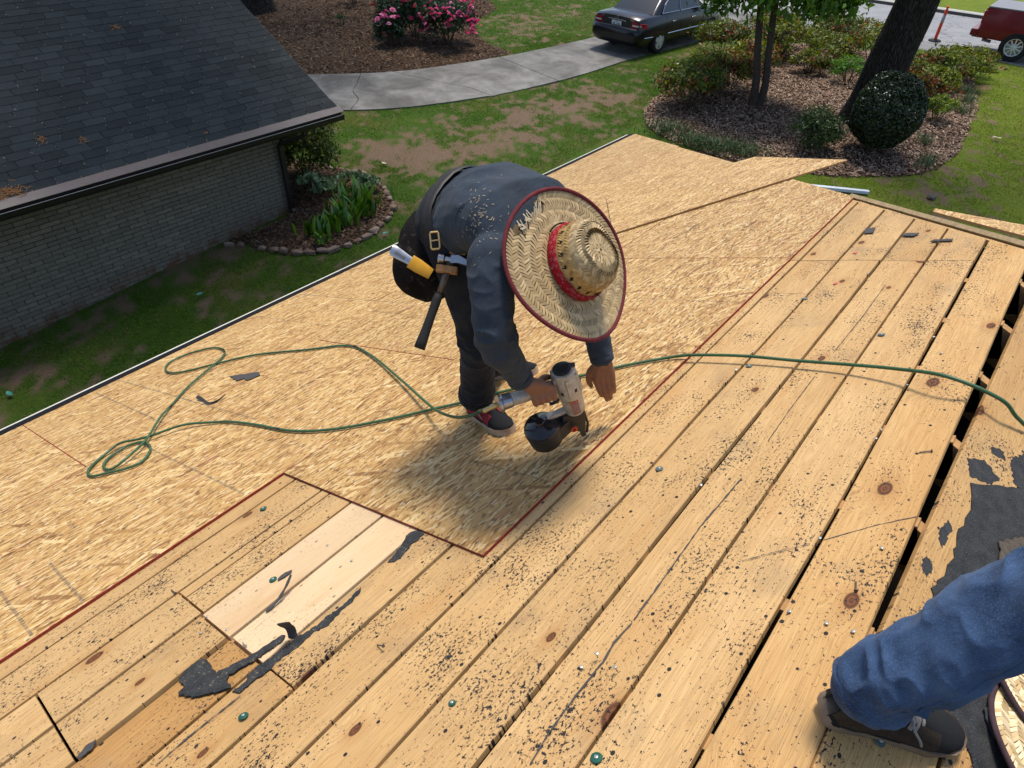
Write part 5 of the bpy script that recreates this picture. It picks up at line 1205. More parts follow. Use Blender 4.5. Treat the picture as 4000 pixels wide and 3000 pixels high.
def pane(P, name='window', mat='car_glass', off=(0, 0, 0)):
    m = MB(); m.add([Vector(p) + Vector(off) for p in P], [tuple(range(len(P)))]); return m.build(name, M[mat], sedan, world=False)
# rear window as a gently curved patch
def patch(name, f, nu, nv, mat, parent, th=0.0):
    V = [tuple(f(i / nu, j / nv)) for i in range(nu + 1) for j in range(nv + 1)]; F = [(i * (nv + 1) + j, (i + 1) * (nv + 1) + j, (i + 1) * (nv + 1) + j + 1, i * (nv + 1) + j + 1) for i in range(nu) for j in range(nv)]
    me = np_mesh(name, V, np.array(F), True); return link_mesh(name, me, M[mat], parent)
patch('rear_window', lambda u, v: ((-0.285 + 0.605 * v) - 0.045 * (1 - (2 * u - 1) ** 2) - 0.004, (2 * u - 1) * (0.70 - 0.17 * v), 1.022 + 0.355 * v + 0.012 * sin(pi * v)), 10, 6, 'car_glass', sedan)
patch('windscreen', lambda u, v: ((2.515 - 0.62 * v) + 0.05 * (1 - (2 * u - 1) ** 2), (2 * u - 1) * (0.72 - 0.17 * v), 1.005 + 0.37 * v), 10, 6, 'car_glass', sedan)
for sd in (-1, 1):
    def sw(x, v): return Vector((x, sd * (0.808 - 0.165 * v + 0.004), 1.015 + 0.345 * v))
    for nm, P in (('side_window', [sw(0.08, 0.04), sw(0.96, 0.02), sw(1.02, 0.93), sw(0.50, 0.90), sw(0.30, 0.62)]), ('side_window', [sw(1.06, 0.02), sw(2.22, 0.0), sw(1.80, 0.90), sw(1.10, 0.95)])):
        win = pane(P, nm)
        ring = P + [P[0]]; m = MB(); m.tube([p + Vector((0, sd * 0.004, 0)) for p in ring], 0.008, 5); m.build('window_trim', M['chrome'], win, world=False)
    for xh in (0.62, 1.72):
        m = MB(); m.box((xh, sd * 0.915, 0.80), (0.17, 0.03, 0.028)); m.build('door_handle', M['chrome'], sedan, world=False, bevel=0.008)
    m = MB(); m.tube([(0.36, sd * 0.920, 0.50), (1.4, sd * 0.924, 0.50), (2.52, sd * 0.920, 0.49)], 0.012, 5); m.build('side_trim', M['chrome'], sedan, world=False)
    m = MB(); m.tube([(-1.06, sd * 0.80, 0.50), (-0.8, sd * 0.895, 0.50), (-0.42, sd * 0.912, 0.49)], 0.010, 5); m.build('bumper_trim', M['chrome'], sedan, world=False)
    for xd, z0_, z1_ in ((1.03, 0.25, 0.96), (0.28, 0.55, 0.97), (2.30, 0.25, 0.93)):
        m = MB(); m.tube([(xd, sd * 0.893, z0_ + .1), (xd, sd * 0.917, 0.5), (xd, sd * 0.912, 0.72), (xd, sd * 0.84, z1_)], 0.005, 4); m.build('door_gap', M['black_trim'], sedan, world=False)
    m = MB(); m.rings([[Vector((x_, sd * y_, z_)) for x_, y_, z_ in q] for q in ([(-1.012, .52, .70), (-1.02, .52, .70), (-1.02, .52, .90), (-1.0, .52, .90)], [(-1.00, .72, .70), (-1.025, .72, .70), (-1.02, .72, .885), (-.98, .72, .885)], [(-.93, .84, .71), (-.975, .845, .71), (-.965, .83, .87), (-.92, .82, .87)], [(-.72, .895, .73), (-.74, .905, .73), (-.74, .885, .85), (-.72, .87, .85)])]); tl = m.build('tail_light', M['tail_red'], sedan, world=False, bevel=0.008)
    m = MB(); m.rings([[Vector((x_, sd * y_, z_)) for x_, y_, z_ in q] for q in ([(-1.03, .56, .79), (-1.03, .56, .825)], [(-1.033, .72, .79), (-1.033, .72, .825)], [(-.982, .845, .80), (-.98, .842, .83)])], close=False, cap0=False, cap1=False); m.build('reverse_lamp', M['lamp_white'], tl, world=False)
    m = MB(); m.rings([[Vector((2.14 + a * .5, sd * (0.86 + b), 1.0 + c * .8)) for a, b, c in ((-.07, .0, -.07), (.09, .0, -.05), (.09, .0, .09), (-.07, .0, .09))], [Vector((2.14 + a * .5, sd * (0.86 + b), 1.0 + c * .8)) for a, b, c in ((-.09, .20, -.06), (.06, .20, -.04), (.06, .20, .10), (-.09, .20, .10))]]); m.build('wing_mirror', M['navy_paint'], sedan, world=False, bevel=0.02)
    m = MB(); m.box((3.66, sd * 0.66, 0.66), (0.16, 0.2, 0.12)); m.build('headlight', M['lamp_white'], sedan, world=False, bevel=0.03)
    for wx in (0.0, 2.925): wheel(sedan, (wx, sd * 0.80, 0.335), 0.335, 0.22, sd, 5, 'alloy')
m = MB(); m.box((-1.028, 0.0, 0.775), (0.012, 0.34, 0.16)); pl = m.build('licence_plate', M['plate_white'], sedan, world=False)
m = MB()
for k in range(6): 
    if k != 3: m.box((-1.0355, -0.115 + k * 0.045, 0.772), (0.003, 0.026, 0.07))
m.box((-1.0355, 0.0, 0.835), (0.003, 0.12, 0.012)); m.build('plate_characters', M['plate_text'], pl, world=False)
m = MB(); m.lathe([(0.045, -0.006), (0.055, -0.006), (0.055, 0.006), (0.045, 0.006), (0.045, -0.006)], (-1.015, 0, 0.935), 18, (1, 0, 0), cap=False); m.tube([(-1.016, -0.02, 0.955), (-1.016, 0.005, 0.92), (-1.016, -0.03, 0.92)], 0.006, 4); m.build('emblem', M['chrome'], sedan, world=False)
m = MB(); m.box((-1.015, 0, 0.885), (0.015, 0.62, 0.018)); m.build('boot_trim', M['chrome'], sedan, world=False, bevel=0.004)
for yy, n_, nm in ((0.52, 4, 'model_lettering'), (-0.52, 5, 'model_lettering')):
    m = MB()
    for k in range(n_): m.box((-1.012, yy - 0.06 + 0.03 * k, 0.925), (0.008, 0.020, 0.030))
    m.build(nm, M['chrome'], sedan, world=False)
m = MB(); m.box((-0.75, 0, 0.27), (0.2, 1.3, 0.08)); m.build('underbody', M['black_trim'], sedan, world=False)

# ---- red pickup parked at the kerb, tail towards the driveway (local +x is its nose)
truck = empty('pickup_truck', (28.10, 2.02, 0.03), 'red pickup with a grey bed cover parked at the kerb', 'truck', rotz=-pi / 2)
def tsec(x, zb, z1, z2, w0, w1, w2): 
    h = [(w0, zb), (w1, zb + 0.08), (w1 + 0.01, z1), (w2, z2)]
    return [Vector((x, -y, z)) for y, z in h] + [Vector((x, y, z)) for y, z in h[::-1]]
m = MB(); m.rings([tsec(-1.13, .56, .95, 1.30, .86, .90, .86), tsec(-1.10, .52, .95, 1.33, .90, .945, .90), tsec(-0.3, .50, .95, 1.33, .93, .97, .92), tsec(0.6, .48, .95, 1.33, .93, .97, .92), tsec(0.98, .46, .95, 1.33, .92, .96, .915)]); bed_ = m.build('cargo_bed', M['red_paint'], truck, smooth=True, world=False, auto=35)
c1 = MB(); c1.lathe([(0.47, -0.26), (0.47, 0.26)], (0, -0.98, 0.40), 28, (0, 1, 0)); c2 = MB(); c2.lathe([(0.47, -0.26), (0.47, 0.26)], (0, 0.98, 0.40), 28, (0, 1, 0)); carve(bed_, [c1, c2]); bed_.data.set_sharp_from_angle(angle=radians(35))
m = MB(); m.rings([tsec(1.0, .46, .98, 1.33, .92, .96, .90), tsec(2.6, .46, .98, 1.25, .92, .96, .90), tsec(3.6, .46, .98, 1.18, .92, .95, .86), tsec(4.2, .50, .9, 1.05, .85, .88, .75)]); m.build('cab_body', M['red_paint'], truck, smooth=True, world=False, auto=35)
m = MB(); m.rings([[Vector((x_, y_, z_)) for x_, y_, z_ in q] for q in ([(1.02, -.86, 1.3), (2.75, -.86, 1.3), (2.75, .86, 1.3), (1.02, .86, 1.3)], [(1.12, -.68, 1.86), (2.2, -.68, 1.86), (2.2, .68, 1.86), (1.12, .68, 1.86)])]); m.build('cab_glass', M['car_glass'], truck, world=False, bevel=0.05)
m = MB(); m.box((1.66, 0, 1.88), (1.2, 1.36, 0.05)); m.build('cab_roof', M['red_paint'], truck, world=False, bevel=0.02)
simple('vinyl_grey', (0.20, 0.20, 0.21), 0.6, 0.35, 0, 0.12, 7); m = MB(); m.box((-0.06, 0, 1.355), (2.08, 1.80, 0.045)); m.build('bed_cover', M['vinyl_grey'], truck, world=False, bevel=0.015)
m = MB(); m.box((-1.22, 0, 0.64), (0.20, 1.84, 0.20)); m.build('rear_bumper', M['red_paint'], truck, world=False, bevel=0.03)
m = MB(); m.box((-1.14, 0, 1.0), (0.05, 1.36, 0.52)); m.build('tailgate', M['red_paint'], truck, world=False, bevel=0.02)
for sd in (-1, 1):
    m = MB(); m.box((-1.10, sd * 0.865, 1.08), (0.10, 0.14, 0.36)); tl = m.build('tail_light', M['tail_red'], truck, world=False, bevel=0.02)
    m = MB(); m.box((-1.14, sd * 0.88, 1.20), (0.06, 0.10, 0.09)); m.build('reverse_lamp', M['lamp_white'], tl, world=False, bevel=0.01)
    for wx in (0.0, 3.45): wheel(truck, (wx, sd * 0.86, 0.40), 0.40, 0.28, sd, 10, 'alloy', 'tyre', 0.62)
m = MB(); m.tube([(-0.95, -0.55, 0.42), (-0.70, -0.60, 0.40)], 0.045, 10); m.build('exhaust_pipe', M['chrome'], truck, world=False)
m = MB(); m.box((0.9, 0, 0.50), (4.4, 0.9, 0.12)); m.build('chassis', M['black_trim'], truck, world=False)

# ---- street bits
simple('orange_plastic', (0.75, 0.045, 0.012), 0.45, 0.4, 0, 0.08, 4); simple('reflective_grey', (0.30, 0.30, 0.31), 0.4, 0.4); simple('rubber_black', (0.02, 0.02, 0.021), 0.8, 0.3)
x, y = 28.44, 4.41; dl = empty('delineator_post', (x, y, 0.03), 'orange traffic delineator post on a black base at the road edge', 'traffic post')
m = MB(); m.lathe([(0.20, 0), (0.20, 0.025), (0.17, 0.05), (0.06, 0.07)], (x, y, 0.031), 20); m.build('base', M['rubber_black'], dl, smooth=True, auto=40)
m = MB(); m.lathe([(0.050, 0.06), (0.050, 0.92), (0.038, 0.95), (0.030, 0.99), (0.042, 1.01), (0.042, 1.04), (0.018, 1.06)], (x, y, 0.031), 18); m.build('post', M['orange_plastic'], dl, smooth=True, auto=40)
m = MB(); m.lathe([(0.052, 0.56), (0.052, 0.80)], (x, y, 0.031), 18); m.build('reflective_band', M['reflective_grey'], dl, smooth=True)
simple('sign_dark', (0.022, 0.018, 0.018), 0.5, 0.4); simple('sign_ink', (0.16, 0.05, 0.045), 0.5, 0.3)
sg = empty('yard_sign', (26.75, 4.75, 0.02), 'small dark yard sign half hidden behind the big trunk', 'sign'); Rz = Matrix.Rotation(radians(-24), 3, 'Z')
def sgp(m, c, d): m.box(Vector((26.75, 4.75, 0.02)) + Rz @ Vector(c), d, Rz.to_3x3())
m = MB(); sgp(m, (0, 0, 0.48), (0.02, 0.62, 0.46)); sb_ = m.build('board', M['sign_dark'], sg)
m = MB()
for k, w in enumerate((0.5, 0.42, 0.5, 0.3)): sgp(m, (-0.0115, -0.03, 0.62 - 0.085 * k), (0.002, w, 0.022))
m.build('lettering', M['sign_ink'], sb_)
for k in (-1, 1):
    m = MB(); sgp(m, (0.012, 0.24 * k, 0.20), (0.012, 0.012, 0.46)); m.build('stake', M['black_trim'], sg)
# ------------------------------------------------------------------ cloth, skin and straw
def cloth(name, lo, hi, scale=160, fold=0.5, dirt=None, folds=(5, 22, 5), fd=0.012):
    t = T(name, 0.9, 0.15); v = t.obj(); n = t.noise(v, 9, 4, 0.6); w = t.noise(v, scale, 2, 0.6); fo = t.noise(t.map(v, folds), 1.0, 3, 0.55, 0.7)
    c = t.mix(t.step(n, 0.3, 0.72), lo, hi); c = t.mix(t.math('MULTIPLY', t.step(w, 0.5, 0.75), 0.4), c, tuple(min(1, x * 1.7 + 0.006) for x in hi))
    if dirt: c = t.mix(t.math('MULTIPLY', t.step(t.noise(v, 5, 3), 0.52, 0.72), 0.55), c, dirt)
    t.set('Base Color', c); t.b.inputs['Sheen Weight'].default_value = 0.05; t.b.inputs['Sheen Roughness'].default_value = 0.5
    t.bump(t.math('ADD', t.math('MULTIPLY', fo, 1.0), t.math('MULTIPLY', w, 0.05)), fold, fd); M[name] = t.m
cloth('shirt', (0.026, 0.035, 0.047), (0.038, 0.049, 0.064), 260, 0.6, (0.045, 0.046, 0.048), (7, 26, 7), 0.010)
cloth('dark_jeans', (0.006, 0.008, 0.012), (0.013, 0.017, 0.025), 300, 0.6, (0.04, 0.04, 0.036), (16, 16, 9), 0.010)
cloth('blue_jeans', (0.018, 0.034, 0.072), (0.070, 0.125, 0.235), 420, 0.8, (0.030, 0.038, 0.055), (14, 14, 8), 0.010)
t = T('skin', 0.5, 0.35); nz = t.noise(t.obj(), 60, 4, 0.6); t.set('Base Color', t.mix(nz, (0.20, 0.085, 0.045), (0.30, 0.135, 0.075))); t.bump(t.noise(t.obj(), 220, 3, 0.6), 0.25, 0.002); t.b.inputs['Subsurface Weight'].default_value = 0.08; t.b.inputs['Subsurface Radius'].default_value = (0.01, 0.004, 0.002); M['skin'] = t.m
simple('hair_black', (0.012, 0.010, 0.009), 0.6, 0.3); simple('leather_black', (0.016, 0.012, 0.010), 0.55, 0.4, 0, 0.5, 20, 0.4)
t = T('suede_black', 0.95, 0.1); nz = t.noise(t.obj(), 45, 5, 0.7); t.set('Base Color', t.mix(t.step(nz, 0.55, 0.8), (0.012, 0.010, 0.009), (0.10, 0.085, 0.065))); t.bump(nz, 0.5, 0.004); M['suede_black'] = t.m
simple('leather_tan', (0.36, 0.17, 0.06), 0.6, 0.35, 0, 0.4, 30, 0.3); simple('brass', (0.60, 0.42, 0.18), 0.35, 0.5, 0.8, 0.2, 20)
simple('steel', (0.42, 0.42, 0.43), 0.32, 0.5, 0.9, 0.2, 30); simple('dark_steel', (0.14, 0.11, 0.09), 0.4, 0.5, 0.8, 0.3, 30); simple('rubber_grip', (0.020, 0.019, 0.017), 0.7, 0.3, 0, 0.2, 40, 0.3)
simple('yellow_plastic', (0.62, 0.30, 0.015), 0.4, 0.4, 0, 0.15, 20); simple('grey_plastic', (0.12, 0.12, 0.12), 0.4, 0.4, 0, 0.2, 30)
simple('canvas_black', (0.016, 0.016, 0.017), 0.9, 0.15, 0, 0.3, 200, 0.3); simple('canvas_red', (0.26, 0.03, 0.035), 0.9, 0.15, 0, 0.25, 200, 0.3); simple('sole_rubber', (0.40, 0.30, 0.21), 0.7, 0.3, 0, 0.35, 16, 0.2); simple('lace_grey', (0.28, 0.25, 0.23), 0.85, 0.2)
t = T('straw', 0.55, 0.35); t.set('Base Color', t.attr()); M['straw'] = t.m
t = T('straw_base', 0.8, 0.2); nz = t.noise(t.obj(), 90, 3); t.set('Base Color', t.mix(nz, (0.11, 0.068, 0.03), (0.20, 0.13, 0.06))); M['straw_base'] = t.m
simple('binding_maroon', (0.13, 0.022, 0.026), 0.85, 0.2, 0, 0.3, 60, 0.3); simple('binding_purple', (0.055, 0.032, 0.036), 0.85, 0.2, 0, 0.3, 60, 0.3); simple('cord_black', (0.012, 0.012, 0.012), 0.8, 0.2)
t = T('bandana', 0.9, 0.15); v = t.obj(); d1 = t.voro(v, 80, 'F1', 1, 0); d2_ = t.voro(t.map(v, loc=(3, 1, 2)), 170, 'F1', 1, 0); c = (0.30, 0.010, 0.016)
ringm = t.math('LESS_THAN', t.math('ABSOLUTE', t.math('SUBTRACT', d1, 0.34)), 0.045); ring2 = t.math('LESS_THAN', d1, 0.11); dots = t.math('LESS_THAN', d2_, 0.16)
mk = t.math('MAXIMUM', t.math('MAXIMUM', ringm, ring2), t.math('MULTIPLY', dots, 0.7)); t.set('Base Color', t.mix(t.math('MULTIPLY', mk, 0.6), c, (0.42, 0.22, 0.21))); t.bump(t.noise(v, 25, 3), 0.5, 0.006); M['bandana'] = t.m

def blend(name, m, voxel, smooth, mats, parent, it=None, disp=None):
    """voxel-merge overlapping lofts into one continuous surface, smooth it, optionally add folds"""
    me = m.mesh(name); bm = bmesh.new(); bm.from_mesh(me); bmesh.ops.recalc_face_normals(bm, faces=bm.faces); bm.to_mesh(me); bm.free()
    ob = bpy.data.objects.new('tmp', me); col.objects.link(ob)
    md = ob.modifiers.new('r', 'REMESH'); md.mode = 'VOXEL'; md.voxel_size = voxel; md.use_smooth_shade = True
    md = ob.modifiers.new('s', 'SMOOTH'); md.factor = 0.5; md.iterations = smooth
    bpy.context.view_layer.update(); out = evaluated(ob); bpy.data.objects.remove(ob); out.name = name
    n = len(out.vertices); co = np.empty(n * 3, np.float32); out.vertices.foreach_get('co', co); co = co.reshape(-1, 3).astype(np.float64)
    if disp is not None:
        no = np.empty(n * 3, np.float32); out.vertices.foreach_get('normal', no); no = no.reshape(-1, 3); co = co + no * disp(co, no)[:, None]
    co = co - np.array(root_origin(parent)); out.vertices.foreach_set('co', co.astype(np.float32).ravel()); out.polygons.foreach_set('use_smooth', [True] * len(out.polygons)); out.update()
    return link_mesh(name, out, mats, parent)
def ell(m, c, r, ax=None, seg=16):
    """ellipsoid; ax = three Vectors"""
    c = Vector(c); ax = ax or (Vector((1, 0, 0)), Vector((0, 1, 0)), Vector((0, 0, 1))); R = []
    for i in range(1, 10):
        p = pi * i / 10; R.append([c + ax[0] * (r[0] * sin(p) * cos(2 * pi * k / seg)) + ax[1] * (r[1] * sin(p) * sin(2 * pi * k / seg)) + ax[2] * (-r[2] * cos(p)) for k in range(seg)])
    m.rings(R); return m
def limb(m, pts, rad, seg=14, n=6):
    P = catmull(pts, n); N = len(P); R = []
    for i in range(N):
        u = i / (N - 1) * (len(rad) - 1); k = min(int(u), len(rad) - 2); R.append(rad[k] + (rad[k + 1] - rad[k]) * (u - k))
    m.tube(P, R, seg); ell(m, P[0], (R[0],) * 3); ell(m, P[-1], (R[-1],) * 3); return m
def seg_param(co, a, b):
    a, b = np.array(a), np.array(b); d = b - a; L = np.linalg.norm(d); u = ((co - a) @ d) / L; q = co - a - np.outer(np.clip(u, 0, L), d / L); return u, np.linalg.norm(q, axis=1), L
def V3(*a): return Vector(a)
def ridged(P): return (1 - np.abs(2 * vnoise(P) - 1)) ** 2.2
def limb_creases(co, a, b, rad, amp, near, pitch=0.034):
    """irregular half-ring creases round a limb, deepest where `near` (0..1 along u) says"""
    a_, b_ = np.array(a), np.array(b); d = (b_ - a_) / np.linalg.norm(b_ - a_); e1 = np.cross(d, [0.3, 0.5, 0.81]); e1 /= np.linalg.norm(e1); e2_ = np.cross(d, e1)
    u, q, L = seg_param(co, a, b); ang = np.arctan2((co - a_) @ e2_, (co - a_) @ e1); w = np.clip(1.25 - q / rad, 0, 1) ** 0.5 * np.clip((u + 0.03) / 0.03, 0, 1) * np.clip((L + 0.03 - u) / 0.03, 0, 1)
    P = np.stack([u / pitch + 0.55 * np.cos(ang + 1.0), 1.3 * np.cos(ang), 1.3 * np.sin(ang) + a_[0] * 40], 1)
    return w * near(u, L) * amp * (ridged(P) - 0.25)

# ------------------------------------------------------------------ the worker, bent double over the panel edge
JN = dict(pel=V3(1.487, 1.380, 3.955), hipR=V3(1.407, 1.322, 3.935), hipL=V3(1.575, 1.440, 3.945), knR=V3(1.405, 1.235, 3.580), anR=V3(1.508, 1.335, 3.215), knL=V3(1.640, 1.400, 3.55), anL=V3(1.775, 1.500, 3.130),
          sp1=V3(1.478, 1.245, 4.030), sp2=V3(1.455, 1.120, 4.050), sp3=V3(1.425, 1.045, 4.020), neck=V3(1.420, 0.985, 3.955), head=V3(1.424, 0.898, 3.985),
          shR=V3(1.240, 1.035, 4.005), elR=V3(1.180, 0.962, 3.822), wrR=V3(1.288, 0.955, 3.618), shL=V3(1.585, 1.065, 4.000), elL=V3(1.640, 0.960, 3.765), wrL=V3(1.642, 0.872, 3.530))
worker = empty('person', (1.55, 1.32, 3.12), 'worker in dark shirt and straw hat bending down to nail a panel', 'person')
LAT = (JN['shL'] - JN['shR']).normalized()
# hand on the tool handle
H0, H1 = V3(1.395, 0.895, 3.560), V3(1.285, 0.975, 3.530); hA = (H1 - H0).normalized(); cv = (EYE - H0).normalized(); cv = (cv - hA * cv.dot(hA)).normalized(); hw = hA.cross(cv).normalized()
upz = Vector((0, 0, 1)); upz = (upz - hA * upz.dot(hA)).normalized(); sidev = hA.cross(upz).normalized()
if sidev.dot(cv) < 0: sidev = -sidev
def grip(u, th, r): a = radians(th); return H0 + hA * u + upz * (cos(a) * r) + sidev * (sin(a) * r)
body = MB()
crn = V3(0.066, -0.754, 0.655).normalized(); fdir = V3(0.05, -0.65, -0.75); fdir = (fdir - crn * fdir.dot(crn)).normalized(); hs = crn.cross(fdir)
ell(body, JN['head'], (0.074, 0.092, 0.108), (hs, fdir, crn), 20)
ell(body, JN['head'] + fdir * 0.045, (0.055, 0.05, 0.07)); ell(body, JN['head'] + fdir * 0.10, (0.014, 0.022, 0.016)); ell(body, JN['head'] + fdir * 0.085 - crn * 0.055, (0.03, 0.02, 0.014)); ell(body, JN['head'] + hs * 0.074 - crn * 0.03, (0.012, 0.026, 0.032)); ell(body, JN['head'] - hs * 0.074 - crn * 0.03, (0.012, 0.026, 0.032))
limb(body, [JN['sp3'], JN['neck'], JN['head'] - crn * 0.04], [0.055, 0.052, 0.052])
limb(body, [JN['pel'] - V3(0, 0, .02), JN['sp1'] - V3(0, 0, .02), JN['sp2'] - V3(0, 0, .02), JN['sp3'] - V3(0, 0, .02)], [0.08, 0.08, 0.08, 0.06])
for s_ in 'RL':
    limb(body, [JN['sp3'] - V3(0, 0, .03), JN['sh' + s_], JN['el' + s_], JN['wr' + s_]], [0.05, 0.045, 0.036, 0.026]); limb(body, [JN['pel'], JN['hip' + s_], JN['kn' + s_], JN['an' + s_]], [0.09, 0.075, 0.05, 0.034])
# right hand: palm over the handle, fingers closed round it
kn = [grip(0.018 + 0.0205 * i, 48, 0.040) for i in range(4)]
for i in range(4): limb(body, [JN['wrR'], JN['wrR'].lerp(kn[i], 0.5) + cv * 0.006, kn[i]], [0.020, 0.0165, 0.0125], 10, 4)
for i in range(4):
    u = 0.018 + 0.0205 * i; limb(body, [kn[i], grip(u, 95, 0.0405), grip(u - 0.001, 150, 0.036), grip(u - 0.002, 215, 0.034), grip(u - 0.002, 262, 0.030)], [0.0118, 0.0108, 0.0100, 0.0094, 0.0085], 9, 4)
limb(body, [JN['wrR'] + upz * -0.004, grip(0.055, 0, 0.036), grip(0.026, -38, 0.036), grip(0.006, -62, 0.034)], [0.018, 0.0155, 0.0118, 0.009], 10, 4)
# left hand: open, fingertips towards the panel, thumb apart
hd_ = (V3(1.645, 0.835, 3.362) - JN['wrL']).normalized(); hl = (CR - hd_ * CR.dot(hd_)).normalized(); hn = hl.cross(hd_).normalized()
if hn.dot(EYE - JN['wrL']) < 0: hn = -hn
W0 = JN['wrL']
for i, (o_, L1, L2) in enumerate(((-0.028, 0.062, 0.150), (-0.009, 0.068, 0.172), (0.011, 0.066, 0.166), (0.029, 0.060, 0.140))):
    k_ = W0 + hd_ * (L1 + 0.018) + hl * o_; limb(body, [W0 + hl * o_ * 0.4, W0 + hd_ * 0.045 + hl * o_ * 0.8, k_], [0.021, 0.0175, 0.0125], 10, 4)
    e_ = W0 + hd_ * L2 + hl * (o_ * (0.75 if i != 0 else 0.9) + 0.012) - hn * 0.012; mid = k_.lerp(e_, 0.5) + hn * 0.008
    limb(body, [k_, mid, e_], [0.0112, 0.0100, 0.0078], 9, 4)
limb(body, [W0 + hl * -0.016 + hd_ * 0.015, W0 + hl * -0.044 + hd_ * 0.045 - hn * 0.01, W0 + hl * -0.052 + hd_ * 0.082 - hn * 0.016, W0 + hl * -0.046 + hd_ * 0.108 - hn * 0.018], [0.019, 0.0150, 0.0118, 0.0085], 10, 4)
blend('body', body, 0.0038, 3, M['skin'], worker)
# hair cap
m = MB(); ell(m, JN['head'] - fdir * 0.016 + crn * 0.006, (0.077, 0.088, 0.106), (hs, fdir, crn), 20); m.build('hair', M['hair_black'], worker, smooth=True)

# shirt: torso and sleeves
sh = MB()
def tring(c, d, lat, a, b, n=24, lift=0.0):
    d = d.normalized(); lat = (lat - d * lat.dot(d)).normalized(); up = lat.cross(d).normalized()
    if up.z < 0: up = -up
    out = []
    for k in range(n):
        t_ = 2 * pi * k / n; cs, sn = cos(t_), sin(t_)
        out.append(c + lat * (a * math.copysign(abs(cs) ** 0.85, cs)) + up * (b * math.copysign(abs(sn) ** 0.9, sn) * (1.0 if sn > 0 else 0.85)))
    return out
HL = (JN['hipL'] - JN['hipR']).normalized(); d0 = JN['sp1'] - JN['pel']
wst = JN['pel'].lerp(JN['sp1'], 0.22)
sh.rings([tring(JN['pel'].lerp(JN['sp1'], 0.02), d0, HL, 0.152, 0.112), tring(wst, d0, HL, 0.160, 0.116), tring(JN['sp1'], JN['sp2'] - JN['pel'], HL.lerp(LAT, 0.4), 0.176, 0.118), tring(JN['sp2'], JN['sp3'] - JN['sp1'], LAT, 0.192, 0.118), tring(JN['sp3'] + V3(0, 0.015, -0.01), JN['neck'] - JN['sp2'], LAT, 0.172, 0.085), tring(JN['neck'].lerp(JN['sp3'], 0.4), JN['neck'] - JN['sp3'], LAT, 0.11, 0.066), tring(JN['neck'], JN['neck'] - JN['sp3'], LAT, 0.066, 0.058)])
ell(sh, JN['shR'] + V3(0.025, 0.01, -0.01), (0.074, 0.078, 0.078)); ell(sh, JN['shL'] + V3(-0.02, 0.01, -0.01), (0.082, 0.085, 0.085))
limb(sh, [JN['shR'] + V3(0.03, 0.02, 0), JN['shR'].lerp(JN['elR'], 0.35) + V3(-0.012, 0, 0), JN['elR'] + V3(-0.008, 0.0, -0.005), JN['elR'].lerp(JN['wrR'], 0.55), JN['wrR'].lerp(JN['elR'], 0.10)], [0.080, 0.064, 0.052, 0.045, 0.038], 18)
limb(sh, [JN['shL'] + V3(-0.03, 0.02, 0), JN['shL'].lerp(JN['elL'], 0.4), JN['elL'], JN['elL'].lerp(JN['wrL'], 0.5), JN['wrL'].lerp(JN['elL'], 0.08)], [0.076, 0.058, 0.048, 0.043, 0.038], 18)
def shirt_folds(co, no):
    d = (fbm(co, 9.0, 3) - 0.5) * 0.010
    for s_ in 'RL':
        d += limb_creases(co, JN['sh' + s_], JN['el' + s_], 0.11, 0.011, lambda u, L: 0.15 + np.exp(-((u - L) / 0.08) ** 2) + 0.55 * np.exp(-(u / 0.06) ** 2))
        d += limb_creases(co, JN['el' + s_], JN['wr' + s_], 0.085, 0.0095, lambda u, L: 0.30 + 0.9 * np.exp(-(u / 0.08) ** 2) + 0.5 * np.exp(-((u - L) / 0.06) ** 2), 0.028)
    # pull lines over the back, running from the belt towards the shoulders
    t_ = np.array(d0.normalized()); l_ = np.array(HL); u = (co - np.array(JN['pel'])) @ t_; x_ = (co - np.array(JN['pel'])) @ l_; z_ = co[:, 2]
    w = np.clip((0.42 - u) / 0.25, 0, 1) * np.clip((u - 0.01) / 0.05, 0, 1) * (np.abs(x_) < 0.24)
    d += w * 0.0105 * (ridged(np.stack([x_ / 0.040 + 0.9 * u / 0.12, u / 0.16 + 3.0, z_ / 0.20], 1)) - 0.25)
    return d
blend('shirt', sh, 0.0052, 6, M['shirt'], worker, disp=shirt_folds)
# sleeve cuffs
for e_, w_ in ((JN['elR'], JN['wrR']), (JN['elL'], JN['wrL'])):
    m = MB(); dd_ = (w_ - e_).normalized(); c_ = w_ - dd_ * 0.022; m.lathe([(0.036, -0.012), (0.041, -0.010), (0.042, 0.016), (0.038, 0.020), (0.034, 0.014)], c_, 20, dd_); m.build('cuff', M['shirt'], worker, smooth=True)

